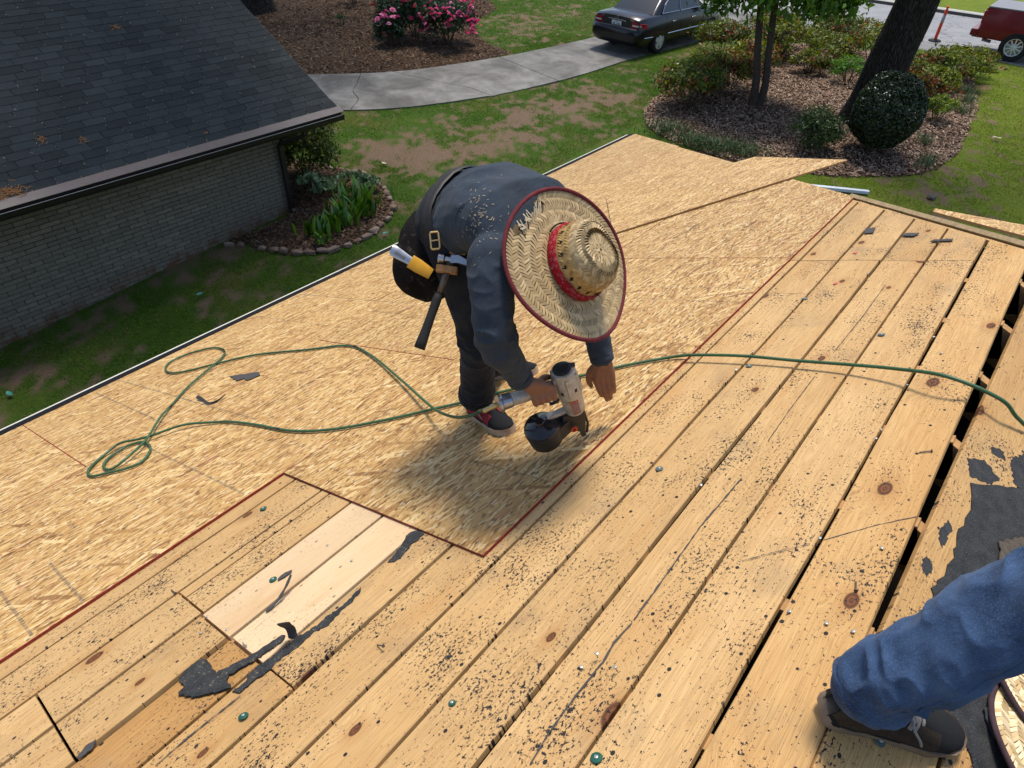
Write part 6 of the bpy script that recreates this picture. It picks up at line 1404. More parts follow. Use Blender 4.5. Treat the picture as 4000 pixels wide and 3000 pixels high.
# trousers
tr = MB()
tr.rings([tring(JN['pel'] - d0.normalized() * 0.11, d0, HL, 0.10, 0.085), tring(JN['pel'] - d0.normalized() * 0.07, d0, HL, 0.15, 0.12), tring(JN['pel'], d0, HL, 0.165, 0.125), tring(wst, d0, HL, 0.155, 0.112)])
for s_, ex in (('R', 1), ('L', -1)):
    h_, k_, a_ = JN['hip' + s_], JN['kn' + s_], JN['an' + s_]
    limb(tr, [h_ + V3(0.01, 0.03, 0.01), h_.lerp(k_, 0.5), k_, k_.lerp(a_, 0.5), a_ + (a_ - k_).normalized() * 0.0], [0.102, 0.084, 0.067, 0.064, 0.066], 18)
def trouser_folds(co, no):
    d = (fbm(co, 8.0, 3) - 0.5) * 0.012
    for s_ in 'RL':
        d += limb_creases(co, JN['hip' + s_], JN['kn' + s_], 0.13, 0.012, lambda u, L: 0.3 + np.exp(-((u - L) / 0.08) ** 2) + 0.6 * np.exp(-(u / 0.08) ** 2), 0.045)
        d += limb_creases(co, JN['kn' + s_], JN['an' + s_], 0.10, 0.012, lambda u, L: 0.3 + np.exp(-(u / 0.08) ** 2) + 1.0 * np.exp(-((u - L) / 0.09) ** 2), 0.040)
    return d
blend('trousers', tr, 0.006, 5, M['dark_jeans'], worker, disp=trouser_folds)
for s_ in 'RL':
    m = MB(); a_, k_ = JN['an' + s_], JN['kn' + s_]; dd_ = (a_ - k_).normalized(); m.lathe([(0.064, -0.03), (0.070, -0.02), (0.073, 0.022), (0.066, 0.03), (0.052, 0.02)], a_ + dd_ * 0.004, 22, dd_)
    m.build('trouser_cuff', M['dark_jeans'], worker, smooth=True)

# ------------------------------------------------------------------ canvas shoes
def shoe(parent, heel, toe, up, side_mat='canvas_red', L=0.285, name='shoe'):
    heel, toe, up = Vector(heel), Vector(toe), Vector(up).normalized(); f = (toe - heel); f = (f - up * f.dot(up)).normalized(); s = up.cross(f)
    def P(x, y, z): return heel + f * (x * L) + s * y + up * z
    outl = [(0.0, 0.018), (0.03, 0.030), (0.12, 0.036), (0.35, 0.034), (0.55, 0.041), (0.74, 0.048), (0.88, 0.042), (0.96, 0.028), (1.0, 0.010)]
    loop = [(x, -w) for x, w in outl] + [(x, w) for x, w in outl[::-1]]
    m = MB(); m.rings([[P(x, y * 1.04, 0.0) for x, y in loop], [P(x, y * 1.05, 0.010) for x, y in loop], [P(x + (0.003 if x > .5 else -.002), y * 1.04, 0.024 if x < 0.85 else 0.030) for x, y in loop], [P(x, y * 0.96, 0.025) for x, y in loop]]); so = m.build(name, M['sole_rubber'], parent, smooth=True, auto=50)
    # upper: sections from heel to toe
    secs = [(-0.004, 0.016, 0.080), (0.03, 0.033, 0.090), (0.16, 0.037, 0.080), (0.30, 0.036, 0.078), (0.42, 0.039, 0.092), (0.55, 0.042, 0.080), (0.70, 0.046, 0.062), (0.84, 0.043, 0.052), (0.94, 0.030, 0.043), (0.985, 0.014, 0.034)]
    def sec(x, w, h): return [P(x, w * cos(a) * (1.0 if sin(a) < 0.5 else 0.92), 0.020 + (h - 0.020) * max(0.0, sin(a)) ** (0.70)) for a in [pi * k / 12 for k in range(13)]]
    m = MB(); m.rings([sec(*q) for q in secs], close=False, cap0=False, cap1=False); up_ = m.build('upper', M['canvas_black'], so, smooth=True)
    # contrast quarter panels with eyelets, and laces
    for sg_ in (-1, 1):
        m = MB(); R = []
        for q in secs[0:7]:
            x, w, h = q; R.append([P(x, sg_ * (w + 0.0022) * cos(a), 0.022 + (h - 0.020) * sin(a) ** 0.70 + 0.001) for a in (0.12, 0.45, 0.8, 1.12)])
        m.rings(R, close=False, cap0=False, cap1=False); m.build('side_panel', M[side_mat], so, smooth=True)
    m = MB()
    for k in range(4):
        x = 0.40 + 0.055 * k; h = 0.098 - 0.009 * k; m.tube(catmull([P(x, -0.030, h - 0.016), P(x + 0.015, -0.012, h - 0.001), P(x + 0.02, 0.014, h - 0.001), P(x + 0.005, 0.030, h - 0.016)], 3), (0.0042), 5)
    m.tube(catmull([P(0.41, 0.01, 0.095), P(0.36, 0.035, 0.10), P(0.44, 0.05, 0.085), P(0.5, 0.042, 0.06)], 4), 0.0025, 5); m.tube(catmull([P(0.41, -0.01, 0.095), P(0.38, -0.035, 0.10), P(0.48, -0.045, 0.075), P(0.56, -0.046, 0.05)], 4), 0.0025, 5); m.build('laces', M['lace_grey'], so)
    m = MB(); m.rings([[P(x, -sg * 0, z) for sg in (1,)] for x, z in ()]) if False else None
    return so
def on_deck(x, y, e=0.0):  # height of the panel surface under a point of the left slope
    s = (y - (-HP * sin(SL))) / cos(SL); return deck(x, s, e)
eo = 0.0118
shoe(worker, on_deck(1.545, 1.375, eo), on_deck(1.472, 1.115, eo), NRM)
shoe(worker, on_deck(1.81, 1.575, eo), on_deck(1.93, 1.33, eo), NRM)

# ------------------------------------------------------------------ tool belt with pouch
bel = MB(); bc = JN['pel'].lerp(JN['sp1'], 0.10); dn = d0.normalized()
belt = MB(); belt.rings([tring(bc - dn * 0.026, d0, HL, 0.170, 0.131), tring(bc - dn * 0.022, d0, HL, 0.176, 0.137), tring(bc + dn * 0.022, d0, HL, 0.173, 0.134), tring(bc + dn * 0.026, d0, HL, 0.166, 0.128)], cap0=False, cap1=False); belt.build('tool_belt', M['leather_black'], worker, smooth=True)
pm = MB()
limb(pm, [V3(1.460, 1.475, 3.948), V3(1.390, 1.470, 3.883), V3(1.350, 1.440, 3.818), V3(1.360, 1.390, 3.753)], [0.045, 0.075, 0.078, 0.058], 14)
limb(pm, [V3(1.365, 1.480, 3.918), V3(1.305, 1.460, 3.838), V3(1.290, 1.435, 3.773), V3(1.325, 1.395, 3.723)], [0.030, 0.048, 0.042, 0.026], 12)
blend('tool_pouch', pm, 0.007, 4, M['suede_black'], worker, disp=lambda co, no: (fbm(co, 10.0, 3) - 0.5) * 0.02)
# brass buckle and hammer loop
def frame_bar(m, c, a, b, w, h, r):
    c, a, b = Vector(c), Vector(a).normalized(), Vector(b).normalized(); P = [c + a * (x * w / 2) + b * (y * h / 2) for x, y in ((-1, -.8), (-.8, -1), (.8, -1), (1, -.8), (1, .8), (.8, 1), (-.8, 1), (-1, .8), (-1, -.8))]; m.tube(P, r, 6)
BK = V3(1.312, 1.332, 3.952)+ (EYE - V3(1.3, 1.34, 3.95)).normalized() * 0.035; ba = (CR * 0.95 - CD * 0.1).normalized(); bb = (CD * 1 + CR * 0.1).normalized()
m = MB(); frame_bar(m, BK, ba, bb, 0.026, 0.052, 0.0032); m.tube([BK - ba * 0.013, BK + ba * 0.013 - CF * 0.004], 0.0024, 5); m.build('buckle', M['brass'], worker)
HH = V3(1.304, 1.273, 3.890); ha = (CR * 1.0 + CD * 0.14).normalized(); hb = (CD * 1.0 - CR * 0.16).normalized(); hc = -CF
rotH = Matrix((ha, hb, hc)).transposed()
m = MB(); m.box(HH + hb * 0.012, (0.064, 0.022, 0.030), rotH); m.box(HH - hb * 0.055 + ha * 0.012, (0.014, 0.06, 0.006), rotH); m.box(HH - hb * 0.045 + ha * 0.024, (0.05, 0.012, 0.006), rotH); m.build('hammer_loop', M['leather_tan'], worker, bevel=0.002)
# hammer in the loop
hm = empty('hammer', HH, 'claw hammer hanging in a tan leather loop at the worker\'s hip', 'hammer')
m = MB(); h0 = HH - hb * 0.020 - ha * 0.026; m.lathe([(0.0135, 0), (0.0148, 0.003), (0.0148, 0.018), (0.010, 0.022), (0.010, 0.034), (0.013, 0.040)], h0 - ha * 0.006, 14, ha)
P = [h0 + ha * 0.034, h0 + ha * 0.055 - hb * 0.004, h0 + ha * 0.085 + hb * 0.004, h0 + ha * 0.118 + hb * 0.022]
m.rings([[p + hb * (y * w) + hc * (z * d) for y, z in ((-1, -1), (1, -1), (1, 1), (-1, 1))] for p, w, d in zip(P, (0.012, 0.012, 0.008, 0.002), (0.011, 0.011, 0.012, 0.011))]); m.build('head', M['steel'], hm, smooth=True, auto=35)
hx0 = h0 + ha * 0.034; hx1 = hx0 + hb * 0.285 - ha * 0.055 - hc * 0.01
m = MB(); m.tube([hx0, hx0.lerp(hx1, 0.42)], [(0.012, 0.009), (0.010, 0.008)], 8); m.build('shank', M['dark_steel'], hm, smooth=True)
m = MB(); q = [hx0.lerp(hx1, k) for k in (0.38, 0.45, 0.62, 0.80, 0.92, 1.0)]; m.tube(q, [(0.0125, 0.010), (0.0155, 0.012), (0.0145, 0.0115), (0.0155, 0.0125), (0.018, 0.014), (0.0185, 0.0145)], 12); m.build('grip', M['rubber_grip'], hm, smooth=True)
# yellow sheath with a utility knife
KP0, KP1 = V3(1.247, 1.378, 3.890), V3(1.277, 1.318, 3.854); ka = (KP1 - KP0).normalized(); kb = (CD - ka * CD.dot(ka)).normalized(); kc = ka.cross(kb)
rotK = Matrix((ka, kb, kc)).transposed()
ks = empty('knife_sheath', KP1, 'yellow plastic knife sheath clipped to the black pouch', 'sheath')
m = MB(); m.rings([[KP0 + ka * x + kb * (y * w) + kc * (z * 0.010) for y, z in ((-1, -.6), (-.6, -1), (.6, -1), (1, -.6), (1, .6), (.6, 1), (-.6, 1), (-1, .6))] for x, w in ((0.0, 0.021), (0.03, 0.021), (0.075, 0.0165))]); m.build('case', M['yellow_plastic'], ks, smooth=True, auto=40)
kf = empty('utility_knife', KP0, 'grey utility knife sticking out of the yellow sheath', 'knife')
m = MB(); m.rings([[KP0 - ka * x + kb * (y * w) + kc * (z * 0.0075) for y, z in ((-1, -.6), (-.6, -1), (.6, -1), (1, -.6), (1, .6), (.6, 1), (-.6, 1), (-1, .6))] for x, w in ((-0.03, 0.012), (0.01, 0.0135), (0.045, 0.0165), (0.060, 0.017), (0.068, 0.011))]); m.build('handle', M['steel'], kf, smooth=True, auto=40)
m = MB(); m.box(KP0 - ka * 0.035 + kb * 0.004 - kc * 0.0078, (0.035, 0.010, 0.0018), rotK); m.build('slider', M['grey_plastic'], kf)
# ------------------------------------------------------------------ straw hats
def straw_hat(name, label, c, ax, ref, R=0.228, crown_h=0.125, crown_r=0.098, bind='binding_maroon', band=True, seed=0, hole=None, pal=None, sag=0.012, vents=True, coil=False):
    c, ax = Vector(c), Vector(ax).normalized(); ex = Vector(ref); ex = (ex - ax * ex.dot(ax)).normalized(); ey = ax.cross(ex)
    root = empty(name, c, label, 'hat'); r_ = random.Random(seed)
    pal = pal or [(0.47, 0.33, 0.16), (0.43, 0.295, 0.135), (0.52, 0.375, 0.19), (0.37, 0.25, 0.115), (0.45, 0.315, 0.15)]
    def bz(r, a):  # height of the brim
        k = max(0.0, (r - crown_r) / (R - crown_r)); return -sag * k + 0.015 * k * k * cos(2 * a + 0.6) + 0.006 * sin(3 * a + seed) * k + 0.010 * k ** 3
    def P(r, a, z):
        k = max(0.0, (r - crown_r) / (R - crown_r)); r = r * (1 + k * (0.020 * sin(2 * a + 1 + seed) + 0.010 * sin(3 * a + 2)))
        return c + ex * (r * cos(a)) + ey * (r * sin(a)) + ax * z
    def cut(r, a):
        if hole is None: return False
        da = (a - hole[0] + pi) % (2 * pi) - pi
        return abs(da) < hole[1] * (1 + 0.25 * sin(r * 300)) and r > R * hole[2] + 0.006 * sin(a * 40)
    # brim base
    V, F = [], []; NR, NA = 9, 120
    for i in range(NR + 1):
        r = crown_r * 0.96 + (R - 0.002 - crown_r * 0.96) * i / NR
        for j in range(NA): a = 2 * pi * j / NA; V.append(P(r, a, bz(r, a) - 0.0015))
    for i in range(NR):
        for j in range(NA):
            r = crown_r * 0.96 + (R - crown_r * 0.96) * (i + 0.5) / NR
            if cut(r, 2 * pi * (j + 0.5) / NA): continue
            F.append((i * NA + j, i * NA + (j + 1) % NA, (i + 1) * NA + (j + 1) % NA, (i + 1) * NA + j))
    O = np.array(root_origin(root)); brim = link_mesh('brim', np_mesh('brim', np.array([tuple(p) for p in V]) - O, np.array(F), True), M['straw_base'], root)
    # plaited strands, row by row, slanting one way then the other
    SV, SF, SC = [], [], []
    def strand(p0, p1, side, nrm, w, colr):
        b = len(SV); bow = nrm * 0.0013
        mid = p0.lerp(p1, 0.5) + bow
        for p in (p0, mid, p1): SV.extend([tuple(p - side * w), tuple(p + side * w)]); SC.extend([colr, colr])
        SF.extend([(b, b + 1, b + 3, b + 2), (b + 2, b + 3, b + 5, b + 4)])
    r0 = crown_r * 1.0; rows = int((R - r0 - 0.004) / 0.0165); dr = (R - 0.005 - r0) / rows
    for i in range(rows):
        ra = r0 + i * dr; n = int(2 * pi * (ra + dr / 2) / 0.0100); sgn = 1 if i % 2 else -1
        for j in range(n):
            a = 2 * pi * (j + r_.uniform(-.1, .1)) / n; sl = sgn * 0.014 / (ra + dr / 2)
            if cut(ra + dr / 2, a): continue
            p0 = P(ra - 0.001, a - sl / 2, bz(ra, a) + 0.0006); p1 = P(ra + dr + 0.001, a + sl / 2, bz(ra + dr, a) + 0.0006); d = (p1 - p0).normalized(); k = r_.uniform(0.86, 1.12) * (1.12 if i % 2 else 0.84); cc = r_.choice(pal)
            strand(p0, p1, d.cross(ax).normalized(), ax, 0.0037, tuple(x * k for x in cc))
    if hole is not None:  # frayed ends
        for k in range(26):
            a = hole[0] + r_.uniform(-1, 1) * hole[1]; p0 = P(R * hole[2] - 0.008, a, bz(R * hole[2], a) + 0.001); p1 = P(R * hole[2] + r_.uniform(0.004, 0.028), a + r_.uniform(-.12, .12), bz(R, a) + r_.uniform(0.0, 0.012)); d = (p1 - p0).normalized(); strand(p0, p1, d.cross(ax).normalized(), ax, 0.0016, (0.62, 0.50, 0.32))
    # crown profile (radius, height)
    prof = [(crown_r, 0.0), (crown_r * 0.985, crown_h * 0.25), (crown_r * 0.96, crown_h * 0.5), (crown_r * 0.90, crown_h * 0.72), (crown_r * 0.74, crown_h * 0.90), (crown_r * 0.45, crown_h * 0.985), (0.004, crown_h)]
    pr = [(p.x, p.y) for p in catmull([(a, b, 0) for a, b in prof], 4)]; ov = 1.12  # a little longer than wide
    def Cn(r, a, z): return c + ex * (r * cos(a) * ov) + ey * (r * sin(a) * 0.95) + ax * (z - 0.014 * max(0, 1 - ((r * cos(a) + 0.02) / 0.05) ** 2 - (r * sin(a) / 0.10) ** 2) * (1 if z > crown_h * 0.8 else 0))
    V = [Cn(r - 0.0015, 2 * pi * j / 48, z) for r, z in pr for j in range(48)]; F = [(i * 48 + j, i * 48 + (j + 1) % 48, (i + 1) * 48 + (j + 1) % 48, (i + 1) * 48 + j) for i in range(len(pr) - 1) for j in range(48)]
    cr = link_mesh('crown', np_mesh('crown', np.array([tuple(p) for p in V]) - O, np.array(F), True), M['straw_base'], root)
    # strands on the crown
    CS = len(SF); L = [0.0]
    for (r1, z1), (r2, z2) in zip(pr[:-1], pr[1:]): L.append(L[-1] + math.hypot(r2 - r1, z2 - z1))
    def at(l):
        k = max(i for i in range(len(L)) if L[i] <= l + 1e-9); k = min(k, len(L) - 2); f = (l - L[k]) / (L[k + 1] - L[k] + 1e-9); return pr[k][0] + (pr[k + 1][0] - pr[k][0]) * f, pr[k][1] + (pr[k + 1][1] - pr[k][1]) * f
    nrow = int(L[-1] / 0.0125); bV, bF, bC = SV, SF, SC; SV, SF, SC = [], [], []
    HV, HF = [], []
    for i in range(nrow):
        l0, l1 = L[-1] * i / nrow, L[-1] * (i + 1) / nrow; (ra, za), (rb, zb) = at(l0), at(min(l1, L[-1] - 1e-6)); rm = (ra + rb) / 2; n = max(8, int(2 * pi * rm / 0.0078)); sgn = 1 if i % 2 else -1
        star = rm < crown_r * 0.42
        for j in range(n):
            a = 2 * pi * (j + r_.uniform(-.1, .1)) / n; sl = 0 if star else sgn * 0.008 / max(rm, 0.01)
            if vents and i in (3, 4) and (j % 4) in (0, 1):
                if i == 3 and j % 4 == 0:
                    b = len(HV); aa = a + 0.5 * 2 * pi / n
                    for da, tt in ((0, -0.1), (0.055, 0.85), (0, 1.75), (-0.055, 0.85)):
                        rr, zz = at(l0 + (l1 - l0) * tt); HV.append(tuple(Cn(rr + 0.0022, aa + da, zz)))
                    HF.append((b, b + 1, b + 2, b + 3))
            p0, p1 = Cn(ra, a - sl / 2, za), Cn(rb, a + sl / 2, zb); nn = (p0 - (c + ax * (za - 0.03))).normalized(); d = (p1 - p0).normalized(); k = r_.uniform(0.7, 1.25); cc = r_.choice(pal)
            if i in (2, 3, 4, 5): cc = (cc[0] * 1.02, cc[1] * 0.88, cc[2] * 0.62)
            strand(p0 + nn * 0.0008 - d * 0.001, p1 + nn * 0.0008 + d * 0.001, d.cross(nn).normalized(), nn, 0.0038, tuple(x * k for x in cc))
    def put(nm, V, F, C, par): return link_mesh(nm, np_mesh(nm, np.array(V) - O, np.array(F), True, colors=np.array(C)), M['straw'], par)
    put('brim_weave', bV, bF, bC, brim); put('crown_weave', SV, SF, SC, cr)
    if vents and HV: link_mesh('vent_holes', np_mesh('vent_holes', np.array(HV) - O, np.array(HF)), M['cord_black'], cr)
    m = MB(); m.tube([P(R, 2 * pi * k / 90, bz(R, 2 * pi * k / 90)) for k in range(91)], 0.0062, 7, caps=False); m.build('edge_binding', M[bind], root, smooth=True)
    if band:
        Rg = []
        for k in range(65):
            a = 2 * pi * k / 64; Rg.append([Cn(crown_r + e, a, z) for e, z in ((0.004, 0.002), (0.0068, 0.008), (0.0060, 0.018), (0.0070, 0.027), (0.004, 0.036 + 0.004 * sin(5 * a)), (0.001, 0.034))])
        m = MB(); m.rings(Rg, close=False, cap0=False, cap1=False); m.build('hatband', M['bandana'], root, smooth=True)
        m = MB(); m.tube([Cn(crown_r + 0.012, a, 0.010 + bz(crown_r + .012, a)) for a in [2.35 + 0.055 * k for k in range(26)]], 0.0026, 6); m.build('chin_cord', M['cord_black'], root)
    return root
hat_c = Vector((1.422, 0.895, 3.991)); hax = CR * 0.60 - CD * 0.20 - CF * 0.775; href = CD * 0.9 + CR * 0.3
straw_hat('straw_hat', 'wide woven straw hat with a red bandana band on the bent worker', hat_c, hax, href, 0.226, 0.125, 0.094, hole=(3.75, 0.30, 0.80), seed=3)
# ------------------------------------------------------------------ coil nail gun in the right hand
GT, GN = V3(1.403, 0.884, 3.632), V3(1.520, 0.836, 3.287); ga = (GN - GT).normalized(); gb = (H1 - H0); gb = (gb - ga * gb.dot(ga)).normalized(); gc = ga.cross(gb)
if gc.dot(EYE - GT) < 0: gc = -gc
def G(a, b, c): return GT + ga * a + gb * b + gc * c
simple('gun_cast', (0.46, 0.42, 0.35), 0.42, 0.5, 0.30, 0.35, 45, 0.15); simple('gun_black', (0.022, 0.021, 0.020), 0.5, 0.4, 0, 0.3, 40, 0.1); simple('gun_label', (0.30, 0.16, 0.13), 0.5, 0.3, 0, 0.3, 90); simple('gun_orange', (0.55, 0.07, 0.02), 0.5, 0.4)
t = T('smoke_plastic', 0.12, 0.5, col=(0.018, 0.015, 0.015)); M['smoke_plastic'] = t.m
gun = empty('nail_gun', GN, 'worn silver and black coil nail gun held over the panel edge', 'nail gun')
m = MB(); m.lathe([(0.028, 0.002), (0.036, 0.006), (0.041, 0.018), (0.0445, 0.06), (0.0455, 0.100), (0.0445, 0.108), (0.044, 0.118), (0.039, 0.124), (0.038, 0.150), (0.036, 0.205), (0.032, 0.212)], GT, 28, ga)
for k in range(6):
    a = 2 * pi * k / 6 + 0.4; d = gb * cos(a) + gc * sin(a); m.tube([GT + ga * 0.02 + d * 0.040, GT + ga * 0.095 + d * 0.0455], 0.0060, 6)
gbody = m.build('housing', M['gun_cast'], gun, smooth=True, auto=40)
m = MB()
for k in range(6):
    a = 2 * pi * (k + 0.5) / 6 + 0.4; d = gb * cos(a) + gc * sin(a); e = gb * -sin(a) + gc * cos(a); p = GT + ga * 0.078 + d * 0.0450; m.rings([[p - e * 0.005 - ga * 0.008, p + e * 0.005 - ga * 0.008, p + e * 0.005 + ga * 0.006, p - e * 0.005 + ga * 0.006], [p - e * 0.004 - ga * 0.007 + d * 0.0015, p + e * 0.004 - ga * 0.007 + d * 0.0015, p + e * 0.004 + ga * 0.005 + d * 0.0015, p - e * 0.004 + ga * 0.005 + d * 0.0015]])
m.build('vent', M['gun_black'], gbody)
m = MB(); m.lathe([(0.028, 0.012), (0.031, 0.008), (0.030, 0.000), (0.024, -0.005), (0.012, -0.006)], GT, 24, ga); m.tube([G(-0.003, -0.02, 0), G(0.006, -0.042, 0)], 0.008, 6); m.build('cap', M['gun_black'], gun, smooth=True, auto=40)
m = MB(); q = [(b, a) for b in (-0.012, 0.014) for a in (0.140, 0.196)]; m.rings([[G(a, b, sqrt(max(0, 0.0385 ** 2 - b * b)) + 0.001) for b in (-0.013, -0.004, 0.005, 0.014)] for a in (0.138, 0.165, 0.196)], close=False, cap0=False, cap1=False); lb = m.build('label_plate', M['gun_label'], gbody)
m = MB()
for k in range(4): m.box(G(0.130, -0.012 + 0.008 * k, 0.0400), (0.0055, 0.007, 0.002), Matrix((gb, ga, gc)).transposed())
m.build('lettering', M['gun_orange'], gbody)
# nose and feeder
m = MB()
m.rings([[G(a, b, c) for b, c in ((-w, -d), (w2, -d), (w2, d), (-w, d))] for a, w, w2, d in ((0.205, 0.026, 0.050, 0.022), (0.235, 0.024, 0.060, 0.021), (0.285, 0.019, 0.050, 0.017), (0.318, 0.014, 0.016, 0.013), (0.330, 0.011, 0.011, 0.011))]); m.rings([[G(a, b * w, c * w) for b, c in ((-1, -1), (1, -1), (1, 1), (-1, 1))] for a, w in ((0.325, 0.0105), (0.362, 0.009), (0.366, 0.006))]); m.tube([G(0.20, -0.024, 0.006), G(0.30, -0.026, 0.006), G(0.352, -0.014, 0.004)], 0.0055, 6); m.build('nose', M['gun_black'], gun, bevel=0.003)
# magazine canister
mc = G(0.226, 0.128, 0.012); m = MB(); m.lathe([(0.050, 0.070), (0.058, 0.062), (0.061, 0.030), (0.063, 0.006), (0.063, -0.004), (0.060, -0.008)], mc, 28, ga); m.rings([[G(a, b, c) for b, c in ((0.035, -0.028), (0.115, -0.05), (0.115, 0.06), (0.035, 0.022))] for a in (0.232, 0.290)]); m.build('magazine', M['gun_black'], gun, smooth=True, auto=40)
m = MB(); m.lathe([(0.0615, -0.006), (0.060, -0.014), (0.045, -0.024), (0.016, -0.036), (0.014, -0.040), (0.002, -0.041)], mc, 28, ga); m.build('magazine_lid', M['smoke_plastic'], gun, smooth=True, auto=30)
m = MB(); m.lathe([(0.006, 0), (0.0125, 0), (0.0125, 0.006), (0.006, 0.006), (0.006, 0)], G(0.272, 0.028, 0.030), 16, gc, cap=False); m.build('dial', M['gun_orange'], gun, smooth=True, auto=30)
m = MB(); m.rings([[G(a, b, c) for b, c in ((0.03, -0.012), (0.10, -0.012), (0.10, 0.012), (0.03, 0.012))] for a in (0.190, 0.205)]); m.build('bracket', M['gun_cast'], gun, bevel=0.003)
# handle, trigger, air inlet
m = MB(); m.tube(catmull([G(0.088, 0.02, 0), H0 + hA * 0.01, H0 + hA * 0.07, H1 + hA * 0.012], 5), [0.024, 0.024, 0.0235, 0.023, 0.022, 0.021, 0.0205, 0.020, 0.020, 0.020, 0.020, 0.0205, 0.021, 0.0215, 0.022, 0.0225], 16); m.build('handle', M['gun_cast'], gun, smooth=True)
m = MB(); m.lathe([(0.016, 0.0), (0.025, 0.002), (0.026, 0.030), (0.031, 0.034), (0.031, 0.042), (0.022, 0.046), (0.010, 0.050)], H1 + hA * 0.008, 20, hA); m.build('inlet_collar', M['steel'], gun, smooth=True, auto=35)
m = MB(); m.tube(catmull([G(0.118, 0.030, 0.0), G(0.140, 0.050, 0.0), G(0.138, 0.075, 0.0)], 4), 0.006, 6); m.build('trigger', M['gun_black'], gun)
q0 = H1 + hA * 0.056; q1 = q0 + hA * 0.045 + V3(0, 0, -0.010)
m = MB(); m.lathe([(0.007, 0), (0.0095, 0.004), (0.0095, 0.022), (0.0075, 0.026), (0.0085, 0.032), (0.0085, 0.050), (0.006, 0.052)], q0, 12, q1 - q0); m.build('brass_coupler', M['brass'], gun, smooth=True, auto=35)

# ------------------------------------------------------------------ green air hose
t = T('hose_green', 0.42, 0.4); v = t.obj(); nz = t.noise(v, 6, 4, 0.7); c = t.mix(t.step(t.noise(v, 30, 3), 0.3, 0.7), (0.030, 0.085, 0.035), (0.05, 0.125, 0.05)); c = t.mix(t.step(nz, 0.60, 0.66), c, (0.012, 0.015, 0.012)); t.set('Base Color', c); M['hose_green'] = t.m
def hp(pts, e): return [deck(x, s, e) for x, s in pts]
hose_pts = [q1 + hA * 0.006, q1 + hA * 0.05 + V3(0, 0, -0.035)]
hose_pts = [q1 + hA * 0.004]
hose_pts += [deck(x, s, e) for x, s, e in [(1.352, 1.668, 0.190), (1.35, 1.711, 0.165), (1.367, 1.842, 0.12), (1.421, 2.018, 0.085), (1.515, 2.233, 0.055), (1.659, 2.575, 0.035), (1.834, 3.035, 0.025), (1.902, 3.353, 0.021), (1.792, 3.638, 0.021)]]
B_ = DATA['hoseB']; hb_ = [0.022] * len(B_)
for i in range(9, 13): hb_[i] = 0.026
for i in (14, 15, 16): hb_[i] = 0.036
for i in range(32, 36): hb_[i] = 0.034
hose_pts += [deck(x, s, e) for (x, s), e in zip(B_, hb_)]
C_ = DATA['hoseC']; hc_ = [0.022] * len(C_); 
for i, e in zip((8, 9, 10, 11, 12, 13, 14, 15), (0.022, 0.022, 0.030, 0.034, 0.030, 0.034, 0.050, 0.070)): hc_[i] = e
hose_pts += [deck(x, s, e) for (x, s), e in zip(C_, hc_)]
hose_pts += [rdeck(2.16, 0.055, 0.055), rdeck(2.18, 0.14, 0.03), rdeck(2.21, 0.26, 0.016), rdeck(2.30, 0.9, 0.012), rdeck(2.2, 2.0, 0.012)]
m = MB(); m.tube(catmull(hose_pts, 7), 0.0062, 8); tag(m.build('air_hose', M['hose_green'], smooth=True), 'long green air hose looping over the deck to the nail gun', 'hose')
# ------------------------------------------------------------------ roofing felt left on the other slope, and tar smears on the planks
def jag(pts, step=0.02, amp=0.006, seed=0):
    r_ = random.Random(seed); out = []; n = len(pts)
    for i in range(n):
        a, b = Vector((*pts[i], 0)), Vector((*pts[(i + 1) % n], 0)); k = max(1, int((b - a).length / step))
        for j in range(k): p = a.lerp(b, j / k); out.append((p.x + r_.uniform(-amp, amp), p.y + r_.uniform(-amp, amp)))
    return out
def flat_poly(name, pts, e, th, mat, parent, right=False, label=None, cat=None, group=None):
    x0, s0 = pts[0]; sg = -1 if right else 1; n = len(pts)
    V = [(x - x0, sg * (s - s0), 0) for x, s in pts] + [(x - x0, sg * (s - s0), -th) for x, s in pts]
    me = bpy.data.meshes.new(name); me.from_pydata(V, [], [tuple(range(n))] + [((i + 1) % n, i, n + i, n + (i + 1) % n) for i in range(n)]); me.update()
    bm = bmesh.new(); bm.from_mesh(me); bmesh.ops.triangulate(bm, faces=[f for f in bm.faces if len(f.verts) > 4]); bmesh.ops.recalc_face_normals(bm, faces=bm.faces); bm.to_mesh(me); bm.free()
    P = rdeck(x0, s0, e) if right else deck(x0, s0, e)
    o = link_mesh(name, me, M[mat], parent, P - (root_origin(parent) if parent else Vector((0, 0, 0))), (SL if right else -SL, 0, 0))
    if label: tag(o, label, cat, group)
    return o
felt_poly = jag([(1.95, .24), (2.3, .62), (2.3, 1.6), (-2.0, 1.6), (-2.0, .30), (1.03, .282), (1.068, .252), (1.108, .189), (1.129, .153), (1.36, .091), (1.48, .112), (1.605, .103), (1.70, .115), (1.79, .089)], 0.02, 0.005, 1)
flat_poly('felt_underlay', felt_poly, 0.004, 0.004, 'felt', house, True)
for k, P in enumerate([[(1.93, .20), (2.02, .17), (2.10, .21), (2.16, .30), (2.06, .28), (1.99, .30), (1.92, .24)], [(1.82, .08), (1.88, .06), (1.93, .10), (1.90, .16), (1.85, .14)], [(2.12, .34), (2.22, .36), (2.30, .46), (2.2, .47)], [(1.52, .06), (1.60, .065), (1.58, .085), (1.50, .08)], [(1.40, .045), (1.44, .05), (1.42, .075), (1.37, .07)], [(1.98, .12), (2.01, .11), (2.03, .14), (2.0, .16)]]):
    flat_poly('felt_residue', jag(P, 0.008, 0.005, 10 + k), 0.0012, 0.001, 'felt', house, True)
tear = [(1.12, .30), (1.16, .265), (1.20, .29), (1.17, .33)]
